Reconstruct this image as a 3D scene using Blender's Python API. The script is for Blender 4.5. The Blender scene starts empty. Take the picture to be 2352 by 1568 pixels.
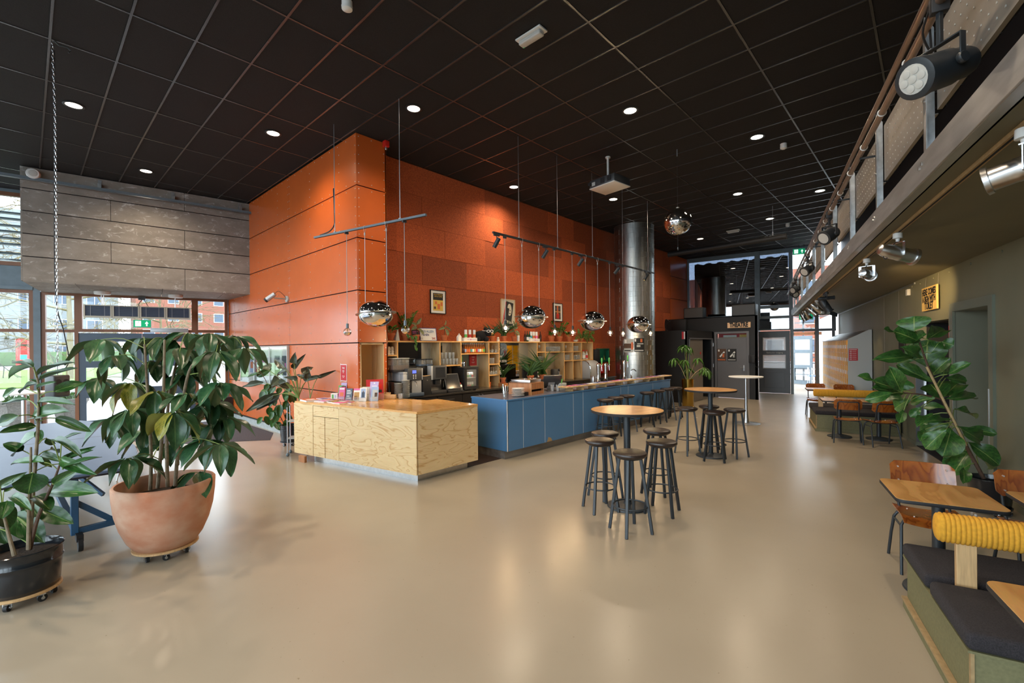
import bpy, bmesh, math, random
from mathutils import Vector, Matrix, Euler
random.seed(11)
SC = bpy.context.scene
COL = SC.collection
PI = math.pi
R = math.radians
# camera
TH = 0.8226
cam_d = bpy.data.cameras.new('camera')
cam_d.sensor_width = 36.0
cam_d.lens = 1038.29 / 2352 * 36.0
cam_d.shift_y = 15.1 / 2352
cam_d.clip_start = 0.05
cam_d.clip_end = 300
cam = bpy.data.objects.new('camera', cam_d)
COL.objects.link(cam)
cam.matrix_world = (Matrix.Translation((0, 0, 1.86)) @ Matrix.Rotation(-TH, 4, 'Z')
     @ Matrix.Rotation(PI / 2, 4, 'X') @ Matrix.Rotation(-0.0099, 4, 'Z'))
SC.camera = cam
# world, light, exposure
SKY = 8.0
SPOT_W = 0.5
W = bpy.data.worlds.new('sky')
SC.world = W
W.use_nodes = True
bg = W.node_tree.nodes['Background']
bg.inputs[0].default_value = (0.80, 0.90, 1.0, 1)
bg.inputs[1].default_value = SKY
SC.view_settings.view_transform = 'Standard'
SC.view_settings.look = 'None'
SC.view_settings.exposure = 0.0
SC.view_settings.gamma = 1.0
SC.view_settings.use_curve_mapping = False
SC.cycles.use_denoising = True
SC.cycles.caustics_reflective = False
SC.cycles.caustics_refractive = False
SC.cycles.max_bounces = 10
SC.cycles.transparent_max_bounces = 24
SC.cycles.sample_clamp_indirect = 6.0
SC.cycles.blur_glossy = 0.5
def portal(name, loc, rot, sx, sy):
 l = bpy.data.lights.new(name, 'AREA')
 l.shape = 'RECTANGLE'
 l.size, l.size_y = sx, sy
 l.cycles.is_portal = True
 o = bpy.data.objects.new(name, l)
 o.location = loc
 o.rotation_euler = rot
 COL.objects.link(o)
portal('window_portal', (-5.3, 6.3, 2.8), (0, R(-90), 0), 5.4, 20.0)
portal('window_portal', (-1.2, 16.3, 2.8), (R(-90), 0, R(-14.25)), 11.5, 5.4)
# geometry helpers
CEIL = 5.587
class MB:
 def __init__(s):
  s.v, s.f, s.uv = [], [], {}
 def add(s, vs, fs):
  o = len(s.v)
  s.v += [tuple(v) for v in vs]
  s.f += [tuple(i + o for i in f) for f in fs]
  return s
 def box(s, x0, x1, y0, y1, z0, z1):
  return s.add([(x0, y0, z0), (x1, y0, z0), (x1, y1, z0), (x0, y1, z0), (x0, y0, z1), (x1, y0, z1), (x1, y1, z1), (x0, y1, z1)],
                     [(0, 3, 2, 1), (4, 5, 6, 7), (0, 1, 5, 4), (1, 2, 6, 5), (2, 3, 7, 6), (3, 0, 4, 7)])
 def cbox(s, c, d, m=None):
  a, b, e = d[0] / 2, d[1] / 2, d[2] / 2
  vs = [Vector(p) for p in ((-a, -b, -e), (a, -b, -e), (a, b, -e), (-a, b, -e), (-a, -b, e), (a, -b, e), (a, b, e), (-a, b, e))]
  if m is not None:
   vs = [m @ v for v in vs]
  c = Vector(c)
  return s.add([v + c for v in vs], [(0, 3, 2, 1), (4, 5, 6, 7), (0, 1, 5, 4), (1, 2, 6, 5), (2, 3, 7, 6), (3, 0, 4, 7)])
 def bar(s, p0, p1, w, h, up=(0, 0, 1)):
  p0, p1, up = Vector(p0), Vector(p1), Vector(up)
  t = (p1 - p0).normalized()
  if abs(t.dot(up)) > 0.98:
   up = Vector((1, 0, 0))
  x = t.cross(up).normalized() * (w / 2)
  y = x.cross(t).normalized() * (h / 2)
  vs = []
  for p in (p0, p1):
   vs += [p - x - y, p + x - y, p + x + y, p - x + y]
  return s.add(vs, [(0, 3, 2, 1), (4, 5, 6, 7), (0, 1, 5, 4), (1, 2, 6, 5), (2, 3, 7, 6), (3, 0, 4, 7)])
 def tube(s, pts, r, n=8, closed=False, r1=None):
  pts = [Vector(p) for p in pts]
  N = len(pts)
  vs, fs = [], []
  up = None
  for i, p in enumerate(pts):
   if closed:
    t = (pts[(i + 1) % N] - pts[i - 1])
   else:
    t = pts[min(i + 1, N - 1)] - pts[max(i - 1, 0)]
   t = t.normalized()
   if up is None:
    up = Vector((0, 0, 1)) if abs(t.z) < 0.9 else Vector((1, 0, 0))
   x = t.cross(up).normalized()
   y = x.cross(t).normalized()
   up = y
   rr = r if r1 is None else r + (r1 - r) * i / (N - 1)
   for k in range(n):
    a = 2 * PI * k / n
    vs.append(p + x * (rr * math.cos(a)) + y * (rr * math.sin(a)))
  M = N if closed else N - 1
  for i in range(M):
   for k in range(n):
    a, b = i * n + k, i * n + (k + 1) % n
    c, d = ((i + 1) % N) * n + (k + 1) % n, ((i + 1) % N) * n + k
    fs.append((a, b, c, d))
  if not closed:
   fs.append(tuple(range(n))[::-1])
   fs.append(tuple((N - 1) * n + k for k in range(n)))
  return s.add(vs, fs)
 def cyl(s, p0, p1, r0, r1=None, n=16):
  return s.tube([p0, p1], r0, n, r1=r1)
 def lathe(s, prof, n=24, c=(0, 0, 0), a0=0.0):
  vs, fs = [], []
  for (r, z) in prof:
   for k in range(n):
    a = a0 + 2 * PI * k / n
    vs.append((c[0] + r * math.cos(a), c[1] + r * math.sin(a), c[2] + z))
  for i in range(len(prof) - 1):
   for k in range(n):
    fs.append((i * n + k, i * n + (k + 1) % n, (i + 1) * n + (k + 1) % n, (i + 1) * n + k))
  fs.append(tuple(range(n))[::-1])
  L = (len(prof) - 1) * n
  fs.append(tuple(L + k for k in range(n)))
  return s.add(vs, fs)
 def sph(s, c, r, n=16, m=10, sc=(1, 1, 1)):
  prof = []
  for i in range(m + 1):
   a = -PI / 2 + PI * i / m
   prof.append((max(r * math.cos(a), 0.0005), r * math.sin(a)))
  o = len(s.v)
  s.lathe(prof, n)
  for i in range(o, len(s.v)):
   v = s.v[i]
   s.v[i] = (c[0] + v[0] * sc[0], c[1] + v[1] * sc[1], c[2] + v[2] * sc[2])
  return s
 def prism(s, poly, z0, z1):
  n = len(poly)
  vs = [(p[0], p[1], z0) for p in poly] + [(p[0], p[1], z1) for p in poly]
  fs = [tuple(range(n))[::-1], tuple(range(n, 2 * n))] + [(i, (i + 1) % n, n + (i + 1) % n, n + i) for i in range(n)]
  return s.add(vs, fs)
 def rot(s, m, o0=0):
  for i in range(o0, len(s.v)):
   s.v[i] = tuple(m @ Vector(s.v[i]))
  return s
 def mesh(s, name, bevel=0.0, seg=2, smooth=40):
  me = bpy.data.meshes.new(name)
  me.from_pydata(s.v, [], s.f)
  b = bmesh.new()
  b.from_mesh(me)
  bmesh.ops.recalc_face_normals(b, faces=b.faces)
  if bevel > 0:
   es = [e for e in b.edges if len(e.link_faces) == 2 and e.calc_face_angle(0) > 0.6]
   bmesh.ops.bevel(b, geom=es, offset=bevel, segments=seg, affect='EDGES', profile=0.5)
  for f in b.faces:
   f.smooth = smooth > 0
  b.to_mesh(me)
  b.free()
  if smooth > 0:
   me.set_sharp_from_angle(angle=R(smooth))
  return me
def link(o, parent=None):
 COL.objects.link(o)
 if parent is not None:
  o.parent = parent
 return o
def obj(name, mb, mat, parent=None, bevel=0.0, seg=2, smooth=40, loc=None, rot=None):
 me = mb.mesh(name, bevel, seg, smooth) if isinstance(mb, MB) else mb
 if mat is not None and (len(me.materials) == 0):
  me.materials.append(mat)
 o = bpy.data.objects.new(name, me)
 link(o, parent)
 if loc is not None:
  o.location = loc
 if rot is not None:
  o.rotation_euler = rot
 return o
def tag(o, label, cat, group=None, kind=None):
 if label:
  o['label'] = label
 if cat:
  o['category'] = cat
 if group:
  o['group'] = group
 if kind:
  o['kind'] = kind
 return o
def thing(name, label, cat, loc=(0, 0, 0), rotz=0.0, group=None, rot=None):
 o = bpy.data.objects.new(name, None)
 o.empty_display_size = 0.1
 link(o)
 o.location = loc
 o.rotation_euler = rot if rot is not None else (0, 0, rotz)
 return tag(o, label, cat, group)
def struct(name, mb, mat, label=None, parent=None, **k):
 o = obj(name, mb, mat, parent, **k)
 if parent is None:
  o['kind'] = 'structure'
  o['label'] = label or name.replace('_', ' ')
 return o
def kids(o):
 return [c for c in bpy.data.objects if c.parent == o]
def dup(root, loc, rotz=None, label=None, group=None, scale=None):
 r = root.copy()
 COL.objects.link(r)
 r.location = loc
 if rotz is not None:
  r.rotation_euler = (0, 0, rotz)
 if scale is not None:
  r.scale = scale
 if label:
  r['label'] = label
 if group:
  r['group'] = group
 for ch in root.children:
  c = ch.copy()
  COL.objects.link(c)
  c.parent = r
  for g in ch.children:
   d = g.copy()
   COL.objects.link(d)
   d.parent = c
 return r
def text(name, body, size, mat, parent, loc, rot, align='CENTER', ext=0.0008, sx=1.0, shear=0.0, bold=0.0):
 cu = bpy.data.curves.new(name, 'FONT')
 cu.body = body
 cu.size = size
 cu.align_x = align
 cu.align_y = 'CENTER'
 cu.extrude = ext
 cu.shear = shear
 cu.offset = bold
 cu.resolution_u = 3
 cu.materials.append(mat)
 tmp = bpy.data.objects.new(name, cu)
 COL.objects.link(tmp)
 dg = bpy.context.evaluated_depsgraph_get()
 dg.update()
 me = bpy.data.meshes.new_from_object(tmp.evaluated_get(dg))
 bpy.data.objects.remove(tmp)
 if len(me.materials) == 0:
  me.materials.append(mat)
 o = bpy.data.objects.new(name, me)
 link(o, parent)
 o.location = loc
 o.rotation_euler = rot
 o.scale = (sx, 1, 1)
 return o
# material helpers
def mat_new(name):
 m = bpy.data.materials.new(name)
 m.use_nodes = True
 nt = m.node_tree
 return m, nt, nt.nodes['Principled BSDF']
def pm(name, col, rough=0.5, metal=0.0, var=0.0, scale=8.0, bump=0.0, stretch=(1, 1, 1), coat=0.0, spec=0.5, emit=None, estr=0.0, col2=None, detail=4.0, obvar=0.0, rvar=0.0, aniso=False):
 m, nt, b = mat_new(name)
 N, Lk = nt.nodes, nt.links
 b.inputs['Base Color'].default_value = (*col, 1)
 b.inputs['Roughness'].default_value = rough
 b.inputs['Metallic'].default_value = metal
 b.inputs['Specular IOR Level'].default_value = spec
 if coat:
  b.inputs['Coat Weight'].default_value = coat
  b.inputs['Coat Roughness'].default_value = 0.08
 if emit:
  b.inputs['Emission Color'].default_value = (*emit, 1)
  b.inputs['Emission Strength'].default_value = estr
 if var > 0 or bump > 0 or col2 or rvar > 0:
  tc = N.new('ShaderNodeTexCoord')
  mp = N.new('ShaderNodeMapping')
  mp.inputs['Scale'].default_value = stretch
  no = N.new('ShaderNodeTexNoise')
  no.inputs['Scale'].default_value = scale
  no.inputs['Detail'].default_value = detail
  Lk.new(tc.outputs['Object'], mp.inputs['Vector'])
  Lk.new(mp.outputs['Vector'], no.inputs['Vector'])
  if var > 0 or col2:
   cr = N.new('ShaderNodeValToRGB')
   c2 = col2 or tuple(min(1, c * (1 + var)) for c in col)
   c1 = col if col2 else tuple(c * (1 - var) for c in col)
   cr.color_ramp.elements[0].position = 0.3
   cr.color_ramp.elements[1].position = 0.7
   cr.color_ramp.elements[0].color = (*c1, 1)
   cr.color_ramp.elements[1].color = (*c2, 1)
   Lk.new(no.outputs['Fac'], cr.inputs['Fac'])
   src = cr.outputs['Color']
   if obvar > 0:
    src = obj_var(nt, src, obvar)
   Lk.new(src, b.inputs['Base Color'])
  if rvar > 0:
   mr = N.new('ShaderNodeMapRange')
   mr.inputs['To Min'].default_value = max(0.02, rough - rvar)
   mr.inputs['To Max'].default_value = rough + rvar
   Lk.new(no.outputs['Fac'], mr.inputs['Value'])
   Lk.new(mr.outputs['Result'], b.inputs['Roughness'])
  if bump > 0:
   bp = N.new('ShaderNodeBump')
   bp.inputs['Strength'].default_value = bump
   bp.inputs['Distance'].default_value = 0.01
   Lk.new(no.outputs['Fac'], bp.inputs['Height'])
   Lk.new(bp.outputs['Normal'], b.inputs['Normal'])
 return m
def obj_var(nt, src, amt):
 N, Lk = nt.nodes, nt.links
 oi = N.new('ShaderNodeObjectInfo')
 hv = N.new('ShaderNodeHueSaturation')
 mr = N.new('ShaderNodeMapRange')
 mr.inputs['To Min'].default_value = 1 - amt
 mr.inputs['To Max'].default_value = 1 + amt
 Lk.new(oi.outputs['Random'], mr.inputs['Value'])
 Lk.new(mr.outputs['Result'], hv.inputs['Value'])
 Lk.new(src, hv.inputs['Color'])
 return hv.outputs['Color']
def contour_wood(name, c_lo, c_hi, scale=1.6, k=7.0, stretch=(1, 1, 3), rough=0.45, line=0.35, coat=0.0):
 m, nt, b = mat_new(name)
 N, Lk = nt.nodes, nt.links
 tc = N.new('ShaderNodeTexCoord')
 mp = N.new('ShaderNodeMapping')
 mp.inputs['Scale'].default_value = stretch
 no = N.new('ShaderNodeTexNoise')
 no.inputs['Scale'].default_value = scale
 no.inputs['Detail'].default_value = 2.5
 no.inputs['Distortion'].default_value = 0.6
 mu = N.new('ShaderNodeMath')
 mu.operation = 'MULTIPLY'
 mu.inputs[1].default_value = k
 fr = N.new('ShaderNodeMath')
 fr.operation = 'FRACT'
 cr = N.new('ShaderNodeValToRGB')
 e = cr.color_ramp.elements
 e[0].position = 0.0
 e[0].color = (*c_lo, 1)
 e[1].position = line
 e[1].color = (*c_hi, 1)
 e2 = e.new(0.92)
 e2.color = (*[a * 0.75 + d * 0.25 for a, d in zip(c_hi, c_lo)], 1)
 e3 = e.new(1.0)
 e3.color = (*c_lo, 1)
 Lk.new(tc.outputs['Object'], mp.inputs['Vector'])
 Lk.new(mp.outputs['Vector'], no.inputs['Vector'])
 Lk.new(no.outputs['Fac'], mu.inputs[0])
 Lk.new(mu.outputs[0], fr.inputs[0])
 Lk.new(fr.outputs[0], cr.inputs['Fac'])
 n2 = N.new('ShaderNodeTexNoise')
 n2.inputs['Scale'].default_value = 30
 mp2 = N.new('ShaderNodeMapping')
 mp2.inputs['Scale'].default_value = (stretch[0], stretch[1], stretch[2] * 4)
 Lk.new(tc.outputs['Object'], mp2.inputs['Vector'])
 Lk.new(mp2.outputs['Vector'], n2.inputs['Vector'])
 mx = N.new('ShaderNodeMix')
 mx.data_type = 'RGBA'
 mx.blend_type = 'MULTIPLY'
 mx.inputs[0].default_value = 0.25
 Lk.new(cr.outputs['Color'], mx.inputs[6])
 Lk.new(n2.outputs['Color'], mx.inputs[7])
 Lk.new(obj_var(nt, cr.outputs['Color'], 0.05), mx.inputs[6])
 hs = N.new('ShaderNodeMix')
 hs.data_type = 'RGBA'
 hs.inputs[0].default_value = 0.15
 Lk.new(mx.outputs[2], b.inputs['Base Color'])
 b.inputs['Roughness'].default_value = rough
 if coat:
  b.inputs['Coat Weight'].default_value = coat
  b.inputs['Coat Roughness'].default_value = 0.12
 return m
def glassy(name, tint=(1, 1, 1), refl=0.08, rough=0.0, opac=0.0, ocol=(0.8, 0.8, 0.8), edge=0.6):
 m = bpy.data.materials.new(name)
 m.use_nodes = True
 nt = m.node_tree
 N, Lk = nt.nodes, nt.links
 for n in list(N):
  N.remove(n)
 out = N.new('ShaderNodeOutputMaterial')
 tr = N.new('ShaderNodeBsdfTransparent')
 tr.inputs[0].default_value = (*tint, 1)
 gl = N.new('ShaderNodeBsdfGlossy')
 gl.inputs['Roughness'].default_value = rough
 lw = N.new('ShaderNodeLayerWeight')
 lw.inputs['Blend'].default_value = 0.25
 mr = N.new('ShaderNodeMapRange')
 mr.inputs['To Min'].default_value = refl
 mr.inputs['To Max'].default_value = edge
 Lk.new(lw.outputs['Fresnel'], mr.inputs['Value'])
 mx = N.new('ShaderNodeMixShader')
 Lk.new(mr.outputs['Result'], mx.inputs[0])
 Lk.new(tr.outputs[0], mx.inputs[1])
 Lk.new(gl.outputs[0], mx.inputs[2])
 last = mx
 if opac > 0:
  df = N.new('ShaderNodeBsdfDiffuse')
  df.inputs[0].default_value = (*ocol, 1)
  m2 = N.new('ShaderNodeMixShader')
  m2.inputs[0].default_value = opac
  Lk.new(mx.outputs[0], m2.inputs[1])
  Lk.new(df.outputs[0], m2.inputs[2])
  last = m2
 Lk.new(last.outputs[0], out.inputs['Surface'])
 return m
def emis(name, col, s):
 m = bpy.data.materials.new(name)
 m.use_nodes = True
 b = m.node_tree.nodes['Principled BSDF']
 b.inputs['Base Color'].default_value = (*col, 1)
 b.inputs['Emission Color'].default_value = (*col, 1)
 b.inputs['Emission Strength'].default_value = s
 return m
M = {}
# materials
def floor_mat():
 m, nt, b = mat_new('poured floor')
 N, Lk = nt.nodes, nt.links
 tc = N.new('ShaderNodeTexCoord')
 n1 = N.new('ShaderNodeTexNoise')
 n1.inputs['Scale'].default_value = 0.7
 n1.inputs['Detail'].default_value = 5
 cr = N.new('ShaderNodeValToRGB')
 cr.color_ramp.elements[0].position = 0.35
 cr.color_ramp.elements[1].position = 0.7
 cr.color_ramp.elements[0].color = (0.335, 0.285, 0.215, 1)
 cr.color_ramp.elements[1].color = (0.365, 0.315, 0.240, 1)
 Lk.new(tc.outputs['Object'], n1.inputs['Vector'])
 Lk.new(n1.outputs['Fac'], cr.inputs['Fac'])
 n2 = N.new('ShaderNodeTexNoise')
 n2.inputs['Scale'].default_value = 38
 n2.inputs['Detail'].default_value = 2
 c2 = N.new('ShaderNodeValToRGB')
 c2.color_ramp.elements[0].position = 0.73
 c2.color_ramp.elements[1].position = 0.76
 c2.color_ramp.elements[0].color = (1, 1, 1, 1)
 c2.color_ramp.elements[1].color = (0.72, 0.68, 0.62, 1)
 Lk.new(tc.outputs['Object'], n2.inputs['Vector'])
 Lk.new(n2.outputs['Fac'], c2.inputs['Fac'])
 mx = N.new('ShaderNodeMix')
 mx.data_type = 'RGBA'
 mx.blend_type = 'MULTIPLY'
 mx.inputs[0].default_value = 1
 Lk.new(cr.outputs['Color'], mx.inputs[6])
 Lk.new(c2.outputs['Color'], mx.inputs[7])
 Lk.new(mx.outputs[2], b.inputs['Base Color'])
 mr = N.new('ShaderNodeMapRange')
 mr.inputs['To Min'].default_value = 0.20
 mr.inputs['To Max'].default_value = 0.30
 Lk.new(n1.outputs['Fac'], mr.inputs['Value'])
 Lk.new(mr.outputs['Result'], b.inputs['Roughness'])
 b.inputs['Specular IOR Level'].default_value = 0.5
 return m
def concrete_mat(name, c1, c2, stain):
 m, nt, b = mat_new(name)
 N, Lk = nt.nodes, nt.links
 tc = N.new('ShaderNodeTexCoord')
 mp = N.new('ShaderNodeMapping')
 mp.inputs['Scale'].default_value = (1, 1, 1.8)
 Lk.new(tc.outputs['Object'], mp.inputs['Vector'])
 n1 = N.new('ShaderNodeTexNoise')
 n1.inputs['Scale'].default_value = 2.2
 n1.inputs['Detail'].default_value = 8
 n1.inputs['Roughness'].default_value = 0.65
 Lk.new(mp.outputs['Vector'], n1.inputs['Vector'])
 cr = N.new('ShaderNodeValToRGB')
 cr.color_ramp.elements[0].position = 0.32
 cr.color_ramp.elements[1].position = 0.66
 cr.color_ramp.elements[0].color = (*c1, 1)
 cr.color_ramp.elements[1].color = (*c2, 1)
 Lk.new(n1.outputs['Fac'], cr.inputs['Fac'])
 n2 = N.new('ShaderNodeTexNoise')
 n2.inputs['Scale'].default_value = 5.5
 n2.inputs['Detail'].default_value = 7
 n2.inputs['Roughness'].default_value = 0.7
 n2.inputs['Distortion'].default_value = 0.8
 Lk.new(mp.outputs['Vector'], n2.inputs['Vector'])
 c3 = N.new('ShaderNodeValToRGB')
 c3.color_ramp.elements[0].position = 0.56
 c3.color_ramp.elements[1].position = 0.66
 c3.color_ramp.elements[0].color = (0, 0, 0, 1)
 c3.color_ramp.elements[1].color = (1, 1, 1, 1)
 Lk.new(n2.outputs['Fac'], c3.inputs['Fac'])
 mx = N.new('ShaderNodeMix')
 mx.data_type = 'RGBA'
 Lk.new(c3.outputs['Color'], mx.inputs[0])
 Lk.new(obj_var(nt, cr.outputs['Color'], 0.14), mx.inputs[6])
 mx.inputs[7].default_value = (*stain, 1)
 Lk.new(mx.outputs[2], b.inputs['Base Color'])
 b.inputs['Roughness'].default_value = 0.7
 bp = N.new('ShaderNodeBump')
 bp.inputs['Strength'].default_value = 0.15
 bp.inputs['Distance'].default_value = 0.01
 Lk.new(n2.outputs['Fac'], bp.inputs['Height'])
 Lk.new(bp.outputs['Normal'], b.inputs['Normal'])
 return m
def leaf_mat(name, dark, light, vein, rough=0.35, nv=9.0, back=None, vw=0.06):
 m, nt, b = mat_new(name)
 N, Lk = nt.nodes, nt.links
 uv = N.new('ShaderNodeUVMap')
 sp = N.new('ShaderNodeSeparateXYZ')
 Lk.new(uv.outputs[0], sp.inputs[0])
 def math_(op, a, bb=None):
  n = N.new('ShaderNodeMath')
  n.operation = op
  for i, x in enumerate((a, bb)):
   if x is None:
    continue
   if isinstance(x, (int, float)):
    n.inputs[i].default_value = x
   else:
    Lk.new(x, n.inputs[i])
  return n.outputs[0]
 av = math_('ABSOLUTE', math_('SUBTRACT', sp.outputs[1], 0.5))
 ph = math_('SUBTRACT', math_('MULTIPLY', sp.outputs[0], nv), math_('MULTIPLY', av, nv * 0.9))
 fr = math_('ABSOLUTE', math_('SUBTRACT', math_('FRACT', ph), 0.5))
 side = math_('LESS_THAN', fr, vw)
 mid = math_('LESS_THAN', av, 0.018)
 vn = math_('MAXIMUM', math_('MULTIPLY', side, 0.6), mid)
 tc = N.new('ShaderNodeTexCoord')
 no = N.new('ShaderNodeTexNoise')
 no.inputs['Scale'].default_value = 9
 Lk.new(tc.outputs['Object'], no.inputs['Vector'])
 cr = N.new('ShaderNodeValToRGB')
 cr.color_ramp.elements[0].position = 0.3
 cr.color_ramp.elements[1].position = 0.75
 cr.color_ramp.elements[0].color = (*dark, 1)
 cr.color_ramp.elements[1].color = (*light, 1)
 Lk.new(no.outputs['Fac'], cr.inputs['Fac'])
 mx = N.new('ShaderNodeMix')
 mx.data_type = 'RGBA'
 Lk.new(vn, mx.inputs[0])
 Lk.new(obj_var(nt, cr.outputs['Color'], 0.3), mx.inputs[6])
 mx.inputs[7].default_value = (*vein, 1)
 col = mx.outputs[2]
 if back:
  ge = N.new('ShaderNodeNewGeometry')
  m2 = N.new('ShaderNodeMix')
  m2.data_type = 'RGBA'
  Lk.new(ge.outputs['Backfacing'], m2.inputs[0])
  Lk.new(col, m2.inputs[6])
  m2.inputs[7].default_value = (*back, 1)
  col = m2.outputs[2]
 Lk.new(col, b.inputs['Base Color'])
 b.inputs['Roughness'].default_value = rough
 b.inputs['Transmission Weight'].default_value = 0.0
 b.inputs['Subsurface Weight'].default_value = 0.0
 bp = N.new('ShaderNodeBump')
 bp.inputs['Strength'].default_value = 0.25
 bp.inputs['Distance'].default_value = 0.01
 bp.invert = True
 Lk.new(vn, bp.inputs['Height'])
 Lk.new(bp.outputs['Normal'], b.inputs['Normal'])
 return m
def column_mat():
 m, nt, b = mat_new('galvanised duct')
 N, Lk = nt.nodes, nt.links
 tc = N.new('ShaderNodeTexCoord')
 mp = N.new('ShaderNodeMapping')
 mp.inputs['Scale'].default_value = (6, 6, 0.6)
 no = N.new('ShaderNodeTexNoise')
 no.inputs['Scale'].default_value = 3
 no.inputs['Detail'].default_value = 6
 Lk.new(tc.outputs['Object'], mp.inputs['Vector'])
 Lk.new(mp.outputs['Vector'], no.inputs['Vector'])
 cr = N.new('ShaderNodeValToRGB')
 cr.color_ramp.elements[0].position = 0.3
 cr.color_ramp.elements[1].position = 0.7
 cr.color_ramp.elements[0].color = (0.36, 0.37, 0.36, 1)
 cr.color_ramp.elements[1].color = (0.62, 0.63, 0.61, 1)
 Lk.new(no.outputs['Fac'], cr.inputs['Fac'])
 Lk.new(cr.outputs['Color'], b.inputs['Base Color'])
 b.inputs['Metallic'].default_value = 1
 b.inputs['Roughness'].default_value = 0.36
 return m
M['floor'] = floor_mat()
M['tile'] = pm('ceiling tile', (0.0065, 0.006, 0.0065), 0.85, var=0.3, scale=90, bump=0.25, detail=2)
M['rail'] = pm('ceiling rail', (0.045, 0.044, 0.046), 0.26, spec=0.9)
M['fin'] = pm('blue grey fins', (0.17, 0.20, 0.30), 0.4)
M['channel'] = pm('weathered steel channel', (0.44, 0.435, 0.43), 0.40, metal=0.7, var=0.28, scale=5, stretch=(0.3, 2, 2), detail=7)
M['black'] = pm('flat black', (0.010, 0.010, 0.011), 0.55)
M['blackgap'] = pm('joint black', (0.006, 0.006, 0.008), 0.9)
M['orange'] = pm('orange laminate', (0.58, 0.115, 0.020), 0.26, var=0.04, scale=3, spec=1.0)
M['screw'] = pm('screw', (0.75, 0.68, 0.62), 0.35, metal=0.6)
M['felt'] = None
m, nt, b = mat_new('orange felt board')
tc = nt.nodes.new('ShaderNodeTexCoord')
no = nt.nodes.new('ShaderNodeTexNoise')
no.inputs['Scale'].default_value = 55
no.inputs['Detail'].default_value = 6
no.inputs['Roughness'].default_value = 0.8
cr = nt.nodes.new('ShaderNodeValToRGB')
cr.color_ramp.elements[0].position = 0.36
cr.color_ramp.elements[1].position = 0.62
cr.color_ramp.elements[0].color = (0.22, 0.038, 0.011, 1)
cr.color_ramp.elements[1].color = (0.52, 0.108, 0.027, 1)
nt.links.new(tc.outputs['Object'], no.inputs['Vector'])
nt.links.new(no.outputs['Fac'], cr.inputs['Fac'])
nt.links.new(obj_var(nt, cr.outputs['Color'], 0.28), b.inputs['Base Color'])
b.inputs['Roughness'].default_value = 0.92
bp = nt.nodes.new('ShaderNodeBump')
bp.inputs['Strength'].default_value = 0.5
bp.inputs['Distance'].default_value = 0.01
nt.links.new(no.outputs['Fac'], bp.inputs['Height'])
nt.links.new(bp.outputs['Normal'], b.inputs['Normal'])
M['felt'] = m
M['feltgap'] = pm('felt joint', (0.22, 0.09, 0.05), 0.9)
M['concrete'] = concrete_mat('concrete board', (0.20, 0.178, 0.152), (0.29, 0.262, 0.232), (0.48, 0.465, 0.45))
M['skirt'] = pm('concrete skirting', (0.36, 0.385, 0.38), 0.6, var=0.12, scale=10)
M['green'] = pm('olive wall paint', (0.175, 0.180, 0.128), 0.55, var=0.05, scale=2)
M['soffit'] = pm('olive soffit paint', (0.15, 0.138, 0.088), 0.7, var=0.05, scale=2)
M['greenlight'] = pm('olive gloss paint', (0.165, 0.185, 0.140), 0.3)
M['darkwall'] = pm('dark upper wall', (0.014, 0.014, 0.016), 0.6)
M['anthr'] = pm('anthracite paint', (0.085, 0.09, 0.10), 0.4, var=0.05, scale=2)
M['anthr2'] = pm('charcoal door', (0.13, 0.132, 0.145), 0.42, var=0.04, scale=2)
M['taupe'] = pm('taupe door leaf', (0.20, 0.18, 0.16), 0.5)
M['brownframe'] = pm('brown window wood', (0.20, 0.075, 0.030), 0.4, var=0.15, scale=6, stretch=(1, 1, 0.2))
M['bluegrey'] = pm('blue grey door paint', (0.060, 0.085, 0.125), 0.35)
M['steelblue'] = pm('blue grey steel', (0.135, 0.175, 0.205), 0.45, var=0.1, scale=6)
M['pane'] = glassy('window pane', (0.93, 0.96, 0.96), 0.03, edge=0.5)
M['darkpane'] = glassy('reflecting pane', (0.30, 0.34, 0.40), 0.38, edge=0.9)
M['frost'] = glassy('frosted film', (0.75, 0.78, 0.8), 0.03, opac=0.62, ocol=(0.92, 0.95, 0.97), edge=0.3)
M['galv'] = pm('galvanised steel', (0.50, 0.52, 0.53), 0.38, metal=0.85, var=0.22, scale=14)
M['galvdark'] = pm('weathered galvanised channel', (0.30, 0.29, 0.28), 0.42, metal=0.75, var=0.3, scale=5, stretch=(0.3, 2, 2), detail=7)
M['alu'] = pm('aluminium', (0.62, 0.63, 0.65), 0.3, metal=1.0)
M['chrome'] = pm('chrome', (0.86, 0.86, 0.87), 0.04, metal=1.0)
M['steel'] = pm('brushed steel', (0.60, 0.60, 0.60), 0.28, metal=1.0, var=0.08, scale=20)
M['column'] = column_mat()
M['white'] = pm('white plastic', (0.78, 0.78, 0.76), 0.35)
M['cream'] = pm('cream metal', (0.58, 0.53, 0.42), 0.45)
M['red'] = pm('red plastic', (0.62, 0.020, 0.012), 0.4)
M['exitgreen'] = emis('exit sign green', (0.0, 0.40, 0.16), 0.6)
M['exitwhite'] = emis('exit sign white', (0.9, 1.0, 0.95), 0.9)
M['plywood'] = contour_wood('pine plywood', (0.62, 0.36, 0.14), (0.84, 0.63, 0.34), 1.9, 8.0, (0.8, 0.8, 3.0), 0.45, 0.17)
M['plytop'] = contour_wood('varnished plywood', (0.58, 0.29, 0.08), (0.68, 0.37, 0.12), 1.4, 6.0, (2.6, 0.5, 1), 0.16, 0.4)
M['birch'] = contour_wood('birch plywood', (0.60, 0.38, 0.17), (0.78, 0.55, 0.29), 1.3, 4.0, (2.0, 2.0, 0.5), 0.5, 0.4)
M['birchedge'] = pm('plywood edge', (0.66, 0.36, 0.12), 0.5, var=0.15, scale=30, stretch=(1, 1, 6))
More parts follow.
